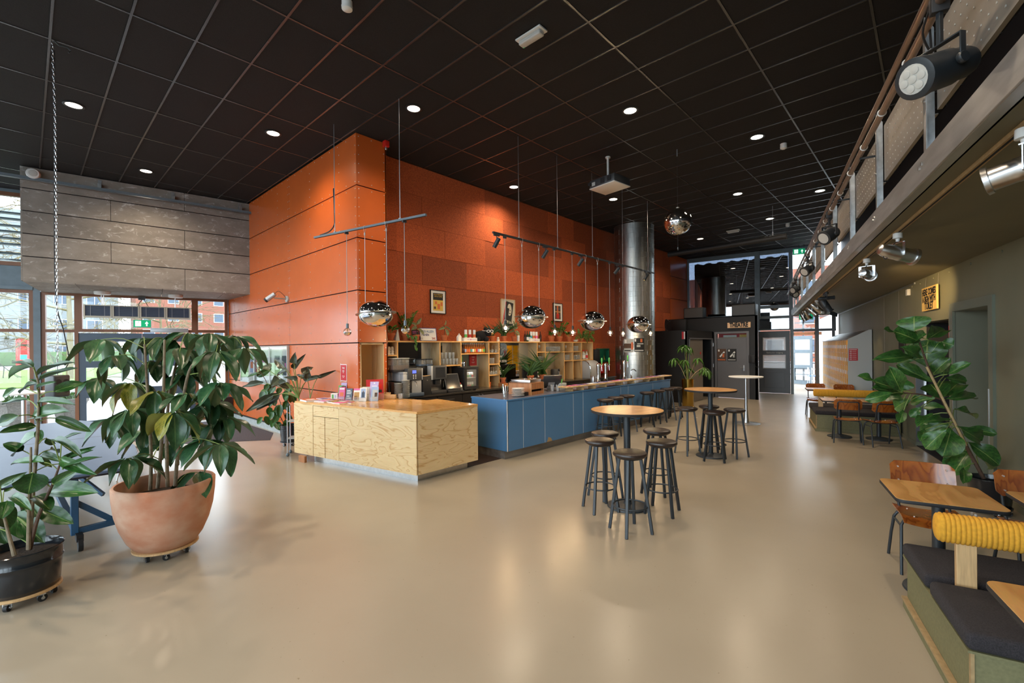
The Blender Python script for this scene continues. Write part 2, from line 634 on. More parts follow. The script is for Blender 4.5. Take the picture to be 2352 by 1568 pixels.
M['tabletop'] = contour_wood('beech veneer', (0.50, 0.24, 0.07), (0.68, 0.37, 0.13), 1.6, 4.0, (0.7, 3.0, 1), 0.33, 0.6)
M['veneer'] = contour_wood('red brown veneer', (0.22, 0.045, 0.008), (0.40, 0.115, 0.018), 2.2, 7.0, (3.2, 3.2, 0.6), 0.16, 0.6, coat=0.4)
M['oak'] = pm('light oak', (0.58, 0.37, 0.18), 0.45, var=0.15, scale=14, stretch=(6, 6, 0.5))
M['boxwood'] = pm('reddish plywood box', (0.42, 0.17, 0.06), 0.45, var=0.2, scale=9, stretch=(5, 5, 0.4))
M['blue'] = pm('blue laminate', (0.065, 0.185, 0.37), 0.38, var=0.03, scale=2)
M['bluetop'] = pm('dark blue worktop', (0.10, 0.105, 0.15), 0.28)
M['backbar'] = pm('dark cabinet', (0.018, 0.015, 0.014), 0.4)
M['backtop'] = pm('dark worktop', (0.035, 0.030, 0.026), 0.22)
M['mirror'] = pm('mirror', (0.80, 0.80, 0.78), 0.01, metal=1.0)
M['blkmetal'] = pm('black powder coat', (0.022, 0.028, 0.034), 0.42)
M['leather'] = pm('dark brown leather', (0.030, 0.018, 0.014), 0.33, var=0.25, scale=40, bump=0.1)
M['rubber'] = pm('black rubber', (0.015, 0.015, 0.017), 0.6)
M['cushion'] = pm('charcoal wool', (0.022, 0.019, 0.022), 0.95, var=0.45, scale=160, bump=0.4, detail=2)
M['mdf'] = pm('olive stained mdf', (0.165, 0.155, 0.075), 0.6, var=0.12, scale=60)
M['mdfedge'] = pm('raw mdf edge', (0.34, 0.23, 0.11), 0.7, var=0.15, scale=30)
M['yellowcloth'] = pm('yellow ribbed cloth', (0.62, 0.30, 0.022), 0.9, var=0.12, scale=50, bump=0.2)
M['terra'] = pm('weathered terracotta', (0.52, 0.20, 0.105), 0.75, var=0.0, scale=4.5, col2=(0.64, 0.40, 0.28), bump=0.15, detail=8, stretch=(1, 1, 1.3))
M['terrapot'] = pm('terracotta', (0.46, 0.13, 0.045), 0.75, var=0.1, scale=20)
M['glossblack'] = pm('glossy dark pot', (0.012, 0.015, 0.020), 0.12, spec=0.6)
M['soil'] = pm('soil', (0.035, 0.022, 0.014), 0.95, var=0.5, scale=60, bump=1.0)
M['bark'] = pm('woody stem', (0.22, 0.17, 0.11), 0.8, var=0.3, scale=25, bump=0.4)
M['stemgreen'] = pm('green stem', (0.20, 0.27, 0.07), 0.55)
M['stembrown'] = pm('brown stem', (0.10, 0.055, 0.035), 0.7, var=0.3, scale=30)
M['bamboo'] = pm('bamboo stake', (0.48, 0.34, 0.17), 0.6, var=0.2, scale=20)
M['leaf_rub'] = leaf_mat('broad ficus leaf', (0.012, 0.050, 0.010), (0.030, 0.115, 0.020), (0.16, 0.26, 0.07), 0.28, 7, back=(0.09, 0.17, 0.05), vw=0.016)
M['leaf_sch'] = leaf_mat('umbrella leaf', (0.016, 0.062, 0.026), (0.040, 0.115, 0.045), (0.11, 0.19, 0.07), 0.30, 9, back=(0.10, 0.18, 0.08), vw=0.02)
M['leaf_yel'] = leaf_mat('ageing leaf', (0.11, 0.14, 0.012), (0.30, 0.27, 0.02), (0.30, 0.32, 0.10), 0.35, 9, back=(0.20, 0.20, 0.04))
M['leaf_fig'] = leaf_mat('fiddle leaf', (0.014, 0.058, 0.014), (0.050, 0.150, 0.024), (0.22, 0.30, 0.08), 0.33, 6, back=(0.10, 0.17, 0.055), vw=0.020)
M['leaf_phi'] = leaf_mat('dark arrow leaf', (0.030, 0.038, 0.026), (0.070, 0.082, 0.050), (0.16, 0.19, 0.09), 0.3, 9, back=(0.085, 0.040, 0.024))
M['leaf_zz'] = leaf_mat('fresh leaf', (0.025, 0.090, 0.012), (0.085, 0.200, 0.025), (0.13, 0.25, 0.05), 0.25, 4)
M['leaf_var'] = leaf_mat('variegated leaf', (0.050, 0.085, 0.035), (0.34, 0.34, 0.15), (0.30, 0.33, 0.16), 0.35, 5)
M['leaf_gr'] = leaf_mat('grass leaf', (0.020, 0.060, 0.012), (0.055, 0.120, 0.020), (0.06, 0.13, 0.03), 0.5, 2)
M['shelfglass'] = glassy('drinking glass', (0.97, 0.98, 0.98), 0.06, edge=0.5, opac=0.10, ocol=(0.95, 0.95, 0.93))
M['cup'] = pm('cup ceramic', (0.66, 0.60, 0.53), 0.35)
M['plate'] = pm('plate ceramic', (0.74, 0.74, 0.72), 0.2)
M['bulbglass'] = glassy('bulb glass', (1, 0.97, 0.92), 0.06, edge=0.6)
M['glow'] = emis('glowing filament bulb', (1.0, 0.72, 0.40), 14.0)
M['down'] = emis('downlight lens', (1.0, 0.86, 0.68), 10.0)
M['warmlens'] = emis('lit lamp lens', (1.0, 0.66, 0.22), 5.0)
M['lens'] = pm('frosted lens', (0.55, 0.55, 0.52), 0.3)
M['paper'] = pm('paper', (0.78, 0.76, 0.72), 0.7)
M['paperred'] = pm('red print', (0.50, 0.022, 0.030), 0.5)
M['ink'] = pm('black ink', (0.012, 0.012, 0.012), 0.6)
M['inkwhite'] = pm('white ink', (0.80, 0.80, 0.78), 0.6)
M['cardboard'] = pm('cardboard sign', (0.78, 0.52, 0.31), 0.8, var=0.08, scale=10)
M['yellowsign'] = pm('yellow board', (0.66, 0.46, 0.16), 0.7)
M['locker'] = pm('yellow locker door', (0.80, 0.40, 0.012), 0.5, spec=0.25, var=0.06, scale=5)
M['lockerside'] = pm('pale grey panel', (0.46, 0.48, 0.47), 0.5)
M['grass'] = pm('lawn', (0.11, 0.19, 0.025), 0.9, var=0.4, scale=20)
M['paving'] = pm('brick paving', (0.20, 0.175, 0.17), 0.85, var=0.15, scale=10)
M['gravel'] = pm('planter concrete', (0.28, 0.25, 0.22), 0.9, var=0.25, scale=30, bump=0.4)
M['facade'] = pm('grey facade', (0.19, 0.205, 0.21), 0.8, var=0.1, scale=2)
M['brick'] = pm('brick facade', (0.24, 0.085, 0.055), 0.85, var=0.2, scale=8)
M['branch'] = pm('bare branch', (0.10, 0.08, 0.06), 0.9, var=0.2, scale=10)
M['hedge'] = pm('hedge', (0.06, 0.11, 0.03), 0.9, var=0.5, scale=12)
M['mat'] = pm('door mat', (0.060, 0.050, 0.058), 0.95, var=0.2, scale=80, bump=0.4)
M['darkfloor'] = pm('dark bar floor', (0.040, 0.024, 0.018), 0.35)
M['ttop'] = pm('grey blue table top', (0.130, 0.185, 0.300), 0.35, var=0.06, scale=40, stretch=(0.2, 4, 1))
M['ttframe'] = pm('blue steel tube', (0.030, 0.110, 0.230), 0.35)
M['greychair'] = pm('pale chair shell', (0.50, 0.49, 0.46), 0.5)
M['perf'] = pm('perforated panel', (0.30, 0.265, 0.225), 0.5, metal=0.3, var=0.12, scale=3)
M['copper'] = pm('brownish pipe', (0.36, 0.26, 0.20), 0.35, metal=0.8, var=0.12, scale=6)
M['laptopgrey'] = pm('dark grey plastic', (0.060, 0.062, 0.065), 0.35)
M['screen'] = pm('dark screen', (0.030, 0.032, 0.036), 0.12)
M['silver'] = pm('silver plastic', (0.48, 0.50, 0.52), 0.35, metal=0.3)
M['bluescreen'] = emis('small lit display', (0.08, 0.12, 0.9), 1.6)
M['greenbox'] = pm('green cabinet', (0.004, 0.105, 0.060), 0.35)
M['brass'] = pm('brass', (0.40, 0.26, 0.06), 0.25, metal=1.0)
M['lilac'] = pm('lilac card', (0.50, 0.40, 0.66), 0.5)
M['navy'] = pm('navy print', (0.035, 0.040, 0.20), 0.5)
M['pink'] = pm('pink print', (0.68, 0.13, 0.34), 0.5)
M['skyblue'] = pm('sky print', (0.32, 0.44, 0.66), 0.5)
M['orangeprint'] = pm('orange print', (0.64, 0.15, 0.045), 0.5)
M['tealprint'] = pm('teal print', (0.05, 0.34, 0.36), 0.5)
M['yelprint'] = pm('yellow print', (0.66, 0.42, 0.08), 0.5)
M['greenprint'] = pm('green print', (0.10, 0.42, 0.10), 0.5)
M['fur'] = pm('black plush', (0.008, 0.007, 0.008), 0.95, bump=0.8, scale=120)
M['cable'] = pm('steel cable', (0.45, 0.44, 0.42), 0.4, metal=0.6)
M['tan'] = pm('tan plush snout', (0.46, 0.27, 0.10), 0.8)
M['brownglass'] = pm('brown bottle glass', (0.045, 0.016, 0.007), 0.1)
M['amber'] = pm('amber drink', (0.36, 0.10, 0.015), 0.1)
M['greenglass'] = pm('green bottle glass', (0.015, 0.045, 0.015), 0.1)
M['clearglass'] = pm('pale bottle glass', (0.50, 0.52, 0.50), 0.08)
M['mball'] = pm('mirror tile', (0.70, 0.70, 0.70), 0.06, metal=1.0)
# floor, ceiling
GW = dict(loc=(7.279, -0.733, 0), rot=(0, 0, R(13.98)))          # frame of the olive wall: x along, y into the room
GU = Vector((math.cos(R(13.98)), math.sin(R(13.98)), 0))
GV = Vector((-math.sin(R(13.98)), math.cos(R(13.98)), 0))
def G(u, v, z=0.0):
 return Vector((7.279, -0.733, 0)) + GU * u + GV * v + Vector((0, 0, z))
FL = dict(loc=(3.88, 14.47, 0), rot=(0, 0, R(165.75)))           # frame of the glazed entrance front
def F(a, y, z=0.0):
 m = Matrix.Rotation(R(165.75), 3, 'Z')
 return Vector((3.88, 14.47, 0)) + m @ Vector((a, y, z))
struct('floor', MB().prism([(-5.2, -4.6), (27.5, 3.6), (27.5, 9), (3.95, 14.9), (-5.2, 16.9)], -0.12, 0.0), M['floor'], 'glossy beige poured floor of the foyer', smooth=0)
struct('floor_bar', MB().box(4.7, 13.0, 5.33, 7.68, 0.0, 0.004), M['darkfloor'], 'dark floor strip behind the bar', smooth=0)
ce = struct('ceiling', MB().prism([(-5.2, -4.6), (20.3, 1.8), (20.3, 8.2), (3.9, 14.9), (-5.2, 16.9)], CEIL + 0.035, CEIL + 0.15), M['blackgap'], 'black suspended ceiling of large tiles', smooth=0)
tile_me = MB().box(-0.286, 0.286, -0.586, 0.586, CEIL + 0.008, CEIL + 0.022).mesh('ceiling_tile', smooth=0)
tile_me.materials.append(M['tile'])
def inside(x, y):
 if y < -4.0 + (x + 5) * 0.249 or x > 20.0 or x < -5:
  return False
 if x < 3.9:
  return y < 14.6
 return y < 7.6
fwd = Vector((math.sin(TH), math.cos(TH)))
rgt = Vector((math.cos(TH), -math.sin(TH)))
tl = []
for p in range(-9, 34):
 for q in range(-9, 9):
  x, y = 0.225 + 0.6 * (p + 0.5), 5.261 + 1.2 * (q + 0.5)
  if not inside(x, y):
   continue
  d, s = Vector((x, y)).dot(fwd), Vector((x, y)).dot(rgt)
  vis = d > 3.4 and abs(s / max(d, 0.1)) < 1.22
  tl.append((0 if vis else 1, math.hypot(x, y), x, y))
tl.sort()
rest = MB()
for k, (a, d, x, y) in enumerate(tl):
 if k < 300 and a == 0:
  o = bpy.data.objects.new('ceiling_tile', tile_me)
  link(o, ce)
  o.location = (x, y, 0)
 else:
  rest.box(x - 0.286, x + 0.286, y - 0.586, y + 0.586, CEIL + 0.008, CEIL + 0.022)
o = obj('ceiling_tile_field', rest, M['tile'], ce, smooth=0)
o['kind'] = 'stuff'
for p in range(-8, 34):
 x = 0.225 + 0.6 * p
 y0 = -4.0 + (x + 5) * 0.249
 y1 = 14.6 if x < 3.9 else 7.66
 obj('ceiling_rail', MB().box(x - 0.012, x + 0.012, y0, y1, CEIL, CEIL + 0.030), M['rail'], ce, smooth=0)
for q in range(-7, 9):
 y = 5.261 + 1.2 * q
 x0, x1 = -5.0, (20.0 if y < 7.6 else 3.9)
 x1 = min(x1, (y + 4.0) / 0.249 - 5)
 if x1 > x0 + 0.5:
  obj('ceiling_rail', MB().box(x0, x1, y - 0.012, y + 0.012, CEIL + 0.001, CEIL + 0.029), M['rail'], ce, smooth=0)
# orange panelled wall
wo = struct('wall_orange', MB().box(3.915, 4.10, 7.64, 14.6, 0.0, CEIL + 0.03).box(3.915, 3.929, 7.30, 7.64, 0.0, 1.99).box(3.915, 4.10, 7.30, 7.64, 1.99, CEIL + 0.03).box(3.915, 4.10, 7.30, 7.64, 0, 1.04).box(3.915, 4.45, 7.26, 7.30, 1.99, CEIL + 0.03).box(3.915, 3.94, 7.26, 7.30, 0, 1.99).box(4.40, 4.45, 7.245, 7.30, 0, 1.99).box(3.94, 4.40, 7.26, 7.30, 0, 1.05), M['blackgap'], 'orange laminate panelled wall with rows of pale screws', smooth=0)
ZR = [0.165, 1.07, 1.977, 2.885, 3.790, 4.694, CEIL]
YC = [7.222, 10.146, 13.895, 14.46]
def screws_grid(ax, a0, a1, z0, z1, fixed, sgn):
 s = MB()
 na = max(1, round((a1 - a0) / 0.31))
 nz = max(1, round((z1 - z0) / 0.19))
 pts = []
 for i in range(na + 1):
  a = a0 + 0.035 + (a1 - a0 - 0.07) * i / na
  pts += [(a, z0 + 0.05), (a, z1 - 0.05)]
 cols = [a0 + 0.035, a1 - 0.035]
 if a1 - a0 > 2:
  cols += [a0 + 0.62 * k for k in range(1, int((a1 - a0) / 0.62) + 1) if k % 2 == 1]
 for a in cols:
  for j in range(1, nz):
   pts.append((a, z0 + 0.05 + (z1 - z0 - 0.1) * j / nz))
 for a, z in pts:
  if ax == 'x':
   s.cyl((fixed, a, z), (fixed + sgn * 0.004, a, z), 0.0085, n=6)
  else:
   s.cyl((a, fixed, z), (a, fixed + sgn * 0.004, z), 0.0085, n=6)
 return s
for r in range(6):
 z0, z1 = ZR[r] + 0.009, ZR[r + 1] - (0.009 if r < 5 else 0.0)
 for c in range(3):
  y0, y1 = YC[c] + (0.004 if c else 0.0), YC[c + 1] - 0.004
  p = obj('panel', MB().box(3.890, 3.912, y0, y1, z0, z1), M['orange'], wo, bevel=0.0015, seg=1, smooth=0)
  s = obj('screw_heads', screws_grid('x', y0, y1, z0, z1, 3.889, -1), M['screw'], p, smooth=0)
  s['kind'] = 'stuff'
 if r >= 2:
  p = obj('panel', MB().box(3.9135, 4.47, 7.222, 7.244, z0, z1), M['orange'], wo, bevel=0.0015, seg=1, smooth=0)
  s = obj('screw_heads', screws_grid('y', 3.90, 4.46, z0, z1, 7.221, -1), M['screw'], p, smooth=0)
  s['kind'] = 'stuff'
 elif r == 1:
  for x0, x1 in ((3.9135, 3.928), (4.392, 4.47)):
   obj('panel', MB().box(x0, x1, 7.222, 7.244, z0, z1), M['orange'], wo, smooth=0)
   s = MB()
   for j in range(7):
    s.cyl(((x0 + x1) / 2, 7.221, z0 + 0.06 + j * 0.125), ((x0 + x1) / 2, 7.217, z0 + 0.06 + j * 0.125), 0.008, n=6)
   s = obj('screw_heads', s, M['screw'], wo, smooth=0)
   s['kind'] = 'stuff'
 else:
  obj('panel', MB().box(3.9135, 4.47, 7.222, 7.244, z0, z1), M['orange'], wo, smooth=0)
obj('end_cap', MB().box(4.45, 4.472, 7.222, 7.70, 0, CEIL), M['orange'], wo, smooth=0)
nb = MB().box(3.93, 4.39, 7.60, 7.62, 1.06, 1.97).box(3.93, 4.40, 7.262, 7.64, 1.966, 1.995)
for a in ((3.930, 3.948, 7.215, 7.62, 1.06, 1.965), (4.372, 4.390, 7.215, 7.62, 1.06, 1.965), (3.93, 4.39, 7.215, 7.62, 1.947, 1.965), (3.93, 4.39, 7.215, 7.62, 1.06, 1.078)):
 nb.box(*a)
obj('niche_lining', nb, M['birch'], wo, smooth=0)
bb = struct('baseboard_orange', MB().box(3.872, 3.914, 7.9, 14.46, 0, 0.135), M['skirt'], 'pale concrete skirting below the orange wall', smooth=0)
# orange felt wall behind the bar
wf = struct('wall_felt', MB().box(4.472, 17.63, 7.700, 7.85, 0, CEIL + 0.03), M['feltgap'], 'wall of rough orange felt boards behind the bar', smooth=0)
FB = {}
zr = [CEIL - 0.6 * k for k in range(10)]
for r in range(9):
 z1, z0 = zr[r], max(0.0, zr[r + 1])
 off = 4.97 if r % 2 == 0 else 5.58
 xs = [4.474] + [x for x in [off - 1.2 + 1.2 * k for k in range(13)] if 4.6 < x < 17.5] + [17.63]
 for a, b_ in zip(xs, xs[1:]):
  t = random.choice((0.0, 0.0, 0.004, 0.008))
  key = (round(b_ - a, 3), round(z1 - z0, 3), t)
  if key not in FB:
   me = MB().box(0.002, key[0] - 0.002, -0.022 - t, 0, 0.002, key[1] - 0.002).mesh('felt_board', smooth=0)
   me.materials.append(M['felt'])
   FB[key] = me
  o = bpy.data.objects.new('felt_board', FB[key])
  link(o, wf)
  o.location = (a, 7.700, z0)
wd = struct('wall_far_red', MB().box(17.64, 19.6, 7.69, 7.85, 0, CEIL + 0.03), M['blackgap'], 'orange panelled wall end past the felt boards', smooth=0)
for r in range(6):
 obj('panel', MB().box(17.65, 19.5, 7.665, 7.688, ZR[r] + 0.01, ZR[r + 1] - 0.01), M['orange'], wd, smooth=0)
# concrete box over the entrance
cf0, cf1 = Vector((-0.02, 13.24, 0)), Vector((3.905, 12.66, 0))
ca = math.atan2((cf1 - cf0).y, (cf1 - cf0).x)
CL = (cf1 - cf0).length
CF = dict(loc=cf0, rot=(0, 0, ca))
wc = struct('wall_concrete', MB().box(0.0, CL, 0.03, 1.5, 3.32, CEIL + 0.03), M['blackgap'], 'cantilevered box clad in weathered concrete boards', smooth=0, **CF)
zc = [3.30, 3.790, 4.245, 4.700, 5.153, CEIL]
tj = {0: [2.62], 1: [1.32], 2: [2.62], 3: [1.32], 4: [2.62]}
for r in range(5):
 e = [0] + tj[r] + [CL]
 for a, b_ in zip(e, e[1:]):
  z0, z1 = zc[r] + (0.009 if r else 0), zc[r + 1] - 0.009
  obj('concrete_board', MB().box(a + (0.004 if a > 0 else 0), b_ - (0.004 if b_ < CL else 0), -0.004 + 0.003 * (r % 2), 0.028, z0, z1), M['concrete'], wc, bevel=0.002, seg=1, smooth=0)
for r in range(5):
 obj('concrete_board', MB().box(-0.026, -0.002, 0.0, 1.9, zc[r] + (0.009 if r else 0), zc[r + 1] - 0.009), M['concrete'], wc, smooth=0)
for a, b_ in ((0, 0.75), (0.758, 2.2), (2.208, 3.4), (3.408, CL)):
 obj('soffit_board', MB().box(a, b_, 0.0, 2.15, 3.285, 3.30), M['concrete'], wc, smooth=0)
rl = thing('curtain_rail', 'long grey metal rail across the top of the concrete boards', 'rail', cf0, ca)
obj('rail_profile', MB().box(-0.28, CL + 0.02, -0.16, -0.11, 5.29, 5.35).box(-0.28, CL + 0.02, -0.155, -0.115, 5.285, 5.29), M['steelblue'], rl, smooth=0)
for a in (0.08, 1.12, 2.38, 3.72):
 obj('bracket', MB().box(a, a + 0.06, -0.12, -0.004, 5.35, 5.45).box(a, a + 0.06, -0.012, -0.004, 5.33, 5.55), M['galv'], rl, smooth=0)
obj('rail_edge', MB().box(-0.285, CL + 0.02, -0.165, -0.160, 5.283, 5.296), M['alu'], rl, smooth=0)
# glazed entrance front (left)
def window(n, frame, a0, a1, z0, z1, fm, w=0.06, d=0.08, label='', bars=(), pane=None):
 m = MB().box(a0, a1, -d / 2, d / 2, z0, z0 + w).box(a0, a1, -d / 2, d / 2, z1 - w, z1).box(a0, a0 + w, -d / 2, d / 2, z0 + w, z1 - w).box(a1 - w, a1, -d / 2, d / 2, z0 + w, z1 - w)
 for z in bars:
  m.box(a0 + w, a1 - w, -d / 2, d / 2, z - w / 2, z + w / 2)
 o = struct('window_%d' % n, m, fm, label, smooth=0, **frame)
 zs = [z0 + w] + [q for z in bars for q in (z - w / 2, z + w / 2)] + [z1 - w]
 for i in range(0, len(zs), 2):
  obj('pane', MB().box(a0 + w, a1 - w, -0.004, 0.004, zs[i], zs[i + 1]), pane or M['pane'], o, smooth=0)
 return o
window(1, FL, 0.0, 0.76, 0.0, 3.30, M['brownframe'], 0.075, 0.10, 'brown framed side window beside the orange wall', (2.40,))
window(2, FL, 0.76, 3.08, 2.36, 3.30, M['brownframe'], 0.07, 0.10, 'wide brown framed window above the entrance doors')
window(3, FL, 3.08, 3.72, 0.0, 3.30, M['brownframe'], 0.07, 0.10, 'narrow brown framed window left of the entrance doors', (2.38,))
window(4, FL, 3.85, 6.5, 0.0, 3.32, M['brownframe'], 0.07, 0.10, 'brown framed window at the left edge of the photo', (2.38,))
window(5, FL, 6.5, 9.2, 0.0, 3.32, M['brownframe'], 0.07, 0.10, 'brown framed window further left along the front', (2.38,))
struct('trim_1', MB().box(3.725, 3.845, -0.12, 0.08, 0, CEIL), M['steelblue'], 'blue grey steel post in the glazed front', smooth=0, **FL)
struct('trim_2', MB().box(3.845, 9.3, -0.12, 0.06, 3.40, 3.86).box(3.845, 9.3, 0.0, 0.10, 3.325, 3.40), M['steelblue'], 'blue grey steel beam over the lower windows', smooth=0, **FL)
window(6, FL, 3.845, 9.2, 3.87, 5.55, M['brownframe'], 0.09, 0.10, 'upper window with sun louvres left of the concrete box')
lv = thing('sun_louvre', 'row of grey horizontal louvre blades outside the upper window', 'louvre', **FL)
for z in (4.05, 4.20, 4.42, 4.56, 4.72, 4.86, 5.02, 5.16):
 obj('blade', MB().box(3.95, 9.1, -0.55, -0.40, z, z + 0.035), M['steelblue'], lv, smooth=0)
for a in (3.97, 6.5, 9.0):
 obj('upright', MB().box(a, a + 0.05, -0.56, -0.50, 3.9, 5.3), M['steelblue'], lv, smooth=0)
def door(n, frame, a0, a1, z1, fm, panes, label, w=0.11, handle=None, d=0.06, mats=None, y=0.0, rails=()):
 m = MB().box(a0, a0 + w, y - d / 2, y + d / 2, 0.01, z1).box(a1 - w, a1, y - d / 2, y + d / 2, 0.01, z1)
 ps = sorted(panes)
 z = 0.01
 for i, (p0, p1) in enumerate(ps):
  m.box(a0 + w, a1 - w, y - d / 2, y + d / 2, z, p0)
  z = p1
 m.box(a0 + w, a1 - w, y - d / 2, y + d / 2, z, z1)
 o = struct('door_%d' % n, m, fm, label, smooth=0, **frame)
 for i, (p0, p1) in enumerate(ps):
  obj('pane', MB().box(a0 + w, a1 - w, y - 0.004, y + 0.004, p0, p1), (mats[i] if mats else M['pane']), o, smooth=0)
  t = MB()
  for q in ((a0 + w, a0 + w + 0.02, p0, p1), (a1 - w - 0.02, a1 - w, p0, p1), (a0 + w, a1 - w, p0, p0 + 0.02), (a0 + w, a1 - w, p1 - 0.02, p1)):
   t.box(q[0], q[1], y + 0.004, y + d / 2 + 0.006, q[2], q[3])
  obj('glazing_bead', t, fm, o, smooth=0)
 if handle is not None:
  s = 1
  obj('door_handle', MB().cyl((handle, y + 0.03, 1.05), (handle, y + 0.085, 1.05), 0.012, n=8).cyl((handle, y + 0.08, 1.05), (handle + 0.12, y + 0.08, 1.05), 0.010, n=8).box(handle - 0.02, handle + 0.02, y + 0.03, y + 0.038, 0.92, 1.12), M['alu'], o)
 return o
DP = [(0.16, 0.76), (0.94, 1.50), (1.62, 2.14)]
door(1, FL, 1.88, 3.08, 2.33, M['bluegrey'], DP, 'blue grey glazed entrance door nearer the steel post', handle=1.96)
door(2, FL, 0.76, 1.87, 2.33, M['bluegrey'], DP, 'blue grey glazed entrance door nearer the orange wall')
WL = dict(loc=(-5.0, -4.0, 0), rot=(0, 0, R(90)))
k = 7
for i in range(8):
 window(k, WL, 0.1 + i * 2.55, 0.1 + (i + 1) * 2.55, 0.05, 5.45, M['brownframe'], 0.08, 0.10, 'tall window %d of the glazed side wall' % (i + 1), (2.4,))
 k += 1
struct('wall_left', MB().box(0, 20.8, -0.1, 0.1, 0, 0.05).box(0, 20.8, -0.1, 0.1, 5.45, CEIL + 0.03), M['steelblue'], 'sill and head of the glazed side wall', smooth=0, **WL)
struct('wall_front_head', MB().box(3.7, 9.3, -0.15, 0.05, 5.55, CEIL + 0.05), M['steelblue'], 'head beam of the glazed front', smooth=0, **FL)
# olive wall, soffit and balcony structure (right)
wr = MB()
wr.box(-13.0, 0.80, -0.15, 0, 0, 3.0).box(2.00, 2.25, -0.15, 0, 0, 3.0).box(3.90, 13.35, -0.15, 0, 0, 3.0)
wr.box(0.80, 2.00, -0.15, 0, 2.33, 3.0).box(2.25, 3.90, -0.15, 0, 2.235, 3.0)
wr.box(0.80, 2.00, -0.95, -0.85, 0, 3.0).box(0.70, 0.80, -0.95, -0.15, 0, 3.0).box(2.00, 2.10, -0.95, -0.15, 0, 3.0).box(0.80, 2.0, -0.9, -0.15, 2.33, 2.43)
struct('wall_right', wr, M['green'], 'olive green painted wall under the balcony', smooth=0, **GW)
struct('baseboard_right', MB().box(3.92, 13.3, 0.0, 0.012, 0, 0.07).box(-13, 0.66, 0, 0.012, 0, 0.07), M['green'], 'olive skirting of the right wall', smooth=0, **GW)
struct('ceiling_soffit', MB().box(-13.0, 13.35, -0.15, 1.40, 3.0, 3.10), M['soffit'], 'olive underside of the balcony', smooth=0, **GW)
struct('wall_right_upper', MB().box(-13.0, 13.35, -0.3, -0.1, 3.1, CEIL + 0.03), M['darkwall'], 'dark wall behind the balcony railing', smooth=0, **GW)
ld = struct('trim_3', MB().box(0.69, 0.81, 0, 0.03, 0, 2.45).box(1.99, 2.12, 0, 0.03, 0, 2.45).box(0.81, 1.99, 0, 0.03, 2.33, 2.45), M['greenlight'], 'olive gloss frame of the lift doorway', smooth=0, **GW)
obj('corner_strip', MB().box(1.995, 2.005, 0.001, 0.035, 0.03, 1.3).box(0.800, 0.812, -0.02, 0.036, 0.03, 1.3), M['alu'], ld, smooth=0)
d3 = struct('door_3', MB().box(0.80, 1.28, -0.80, -0.74, 0, 2.05).box(1.29, 2.0, -0.84, -0.78, 0, 2.2), M['greenlight'], 'olive lift door at the back of the recess', smooth=0, **GW)
obj('handle', MB().box(1.24, 1.28, -0.74, -0.70, 0.3, 1.55), M['alu'], d3, smooth=0)
tag(obj('lift_lamp', MB().box(0.95, 1.10, -0.62, -0.50, 2.10, 2.30), M['white'], None, bevel=0.01, **GW), 'small lamp with a blue light in the lift recess', 'lamp')
obj('blue_lens', MB().box(0.96, 1.09, -0.50, -0.49, 2.12, 2.24), M['bluescreen'], bpy.data.objects['lift_lamp'], smooth=0)
d4 = struct('door_4', MB().box(2.25, 3.90, -0.60, -0.55, 0, 2.3).box(2.25, 2.30, -0.55, -0.15, 0, 2.25).box(3.85, 3.90, -0.55, -0.15, 0, 2.25).box(2.3, 3.85, -0.55, -0.15, 2.225, 2.28), M['black'], 'black painted doorway in the olive wall', smooth=0, **GW)
obj('corner_strip', MB().box(3.885, 3.905, -0.14, 0.012, 0.08, 1.3), M['alu'], d4, smooth=0)
obj('kick_plate', MB().box(3.83, 3.885, -0.13, -0.12, 0.06, 1.3), M['steel'], d4, smooth=0)
struct('floor_threshold', MB().box(2.25, 3.90, -0.60, 0.0, 0, 0.012), M['black'], 'black threshold of the dark doorway', smooth=0, **GW)
# dark theatre block and far glazed front
wt = MB()
wt.box(14.73, 14.85, 5.86, 7.68, 0, 2.37)                       # face towards the bar
wt.box(14.73, 14.80, 5.83, 5.93, 0, 2.37).box(14.8, 17.10, 5.83, 5.93, 2.10, 2.37)
wt.box(16.98, 17.12, 5.83, 5.93, 0, 2.37)
wt.box(17.12, 17.22, 5.72, 5.93, 0, 2.91).box(17.12, 17.22, 4.38, 4.72, 0, 2.91).box(17.12, 17.22, 4.72, 5.72, 2.37, 2.91)
wt.box(17.12, 17.22, 5.93, 7.66, 0.0, 2.91)
wt.box(14.73, 17.2, 5.86, 7.68, 2.37, 2.39)
wt.prism([(17.12, 4.38), (19.74, 5.10), (19.74, 5.18), (17.12, 4.46)], 0, 2.91).prism([(17.12, 4.40), (19.70, 5.12), (19.4, 7.66), (17.12, 7.66)], 2.89, 2.91)
wt.box(16.0, 17.1, 7.0, 7.05, 0, 2.37)
struct('wall_theatre', wt, M['black'], 'black painted theatre block beyond the bar', smooth=0)
tr = struct('trim_4', MB().box(14.80, 14.84, 5.80, 5.86, 0, 2.13).box(16.94, 16.99, 5.80, 5.86, 0, 2.13).box(14.80, 16.99, 5.80, 5.86, 2.10, 2.14), M['anthr2'], 'grey frame of the double doorway in the black wall', smooth=0)
d5 = struct('door_5', MB().box(14.85, 16.06, 5.845, 5.885, 0.01, 2.09), M['taupe'], 'taupe door leaf beside the dark opening', smooth=0)
obj('door_sign', MB().cyl((15.85, 5.845, 1.62), (15.85, 5.84, 1.62), 0.05, n=16), M['red'], d5)
for z in (0.25, 1.1, 1.85):
 obj('hinge', MB().cyl((14.84, 5.835, z), (14.84, 5.835, z + 0.12), 0.012, n=8).cyl((16.95, 5.795, z), (16.95, 5.795, z + 0.12), 0.014, n=8), M['alu'], d5)
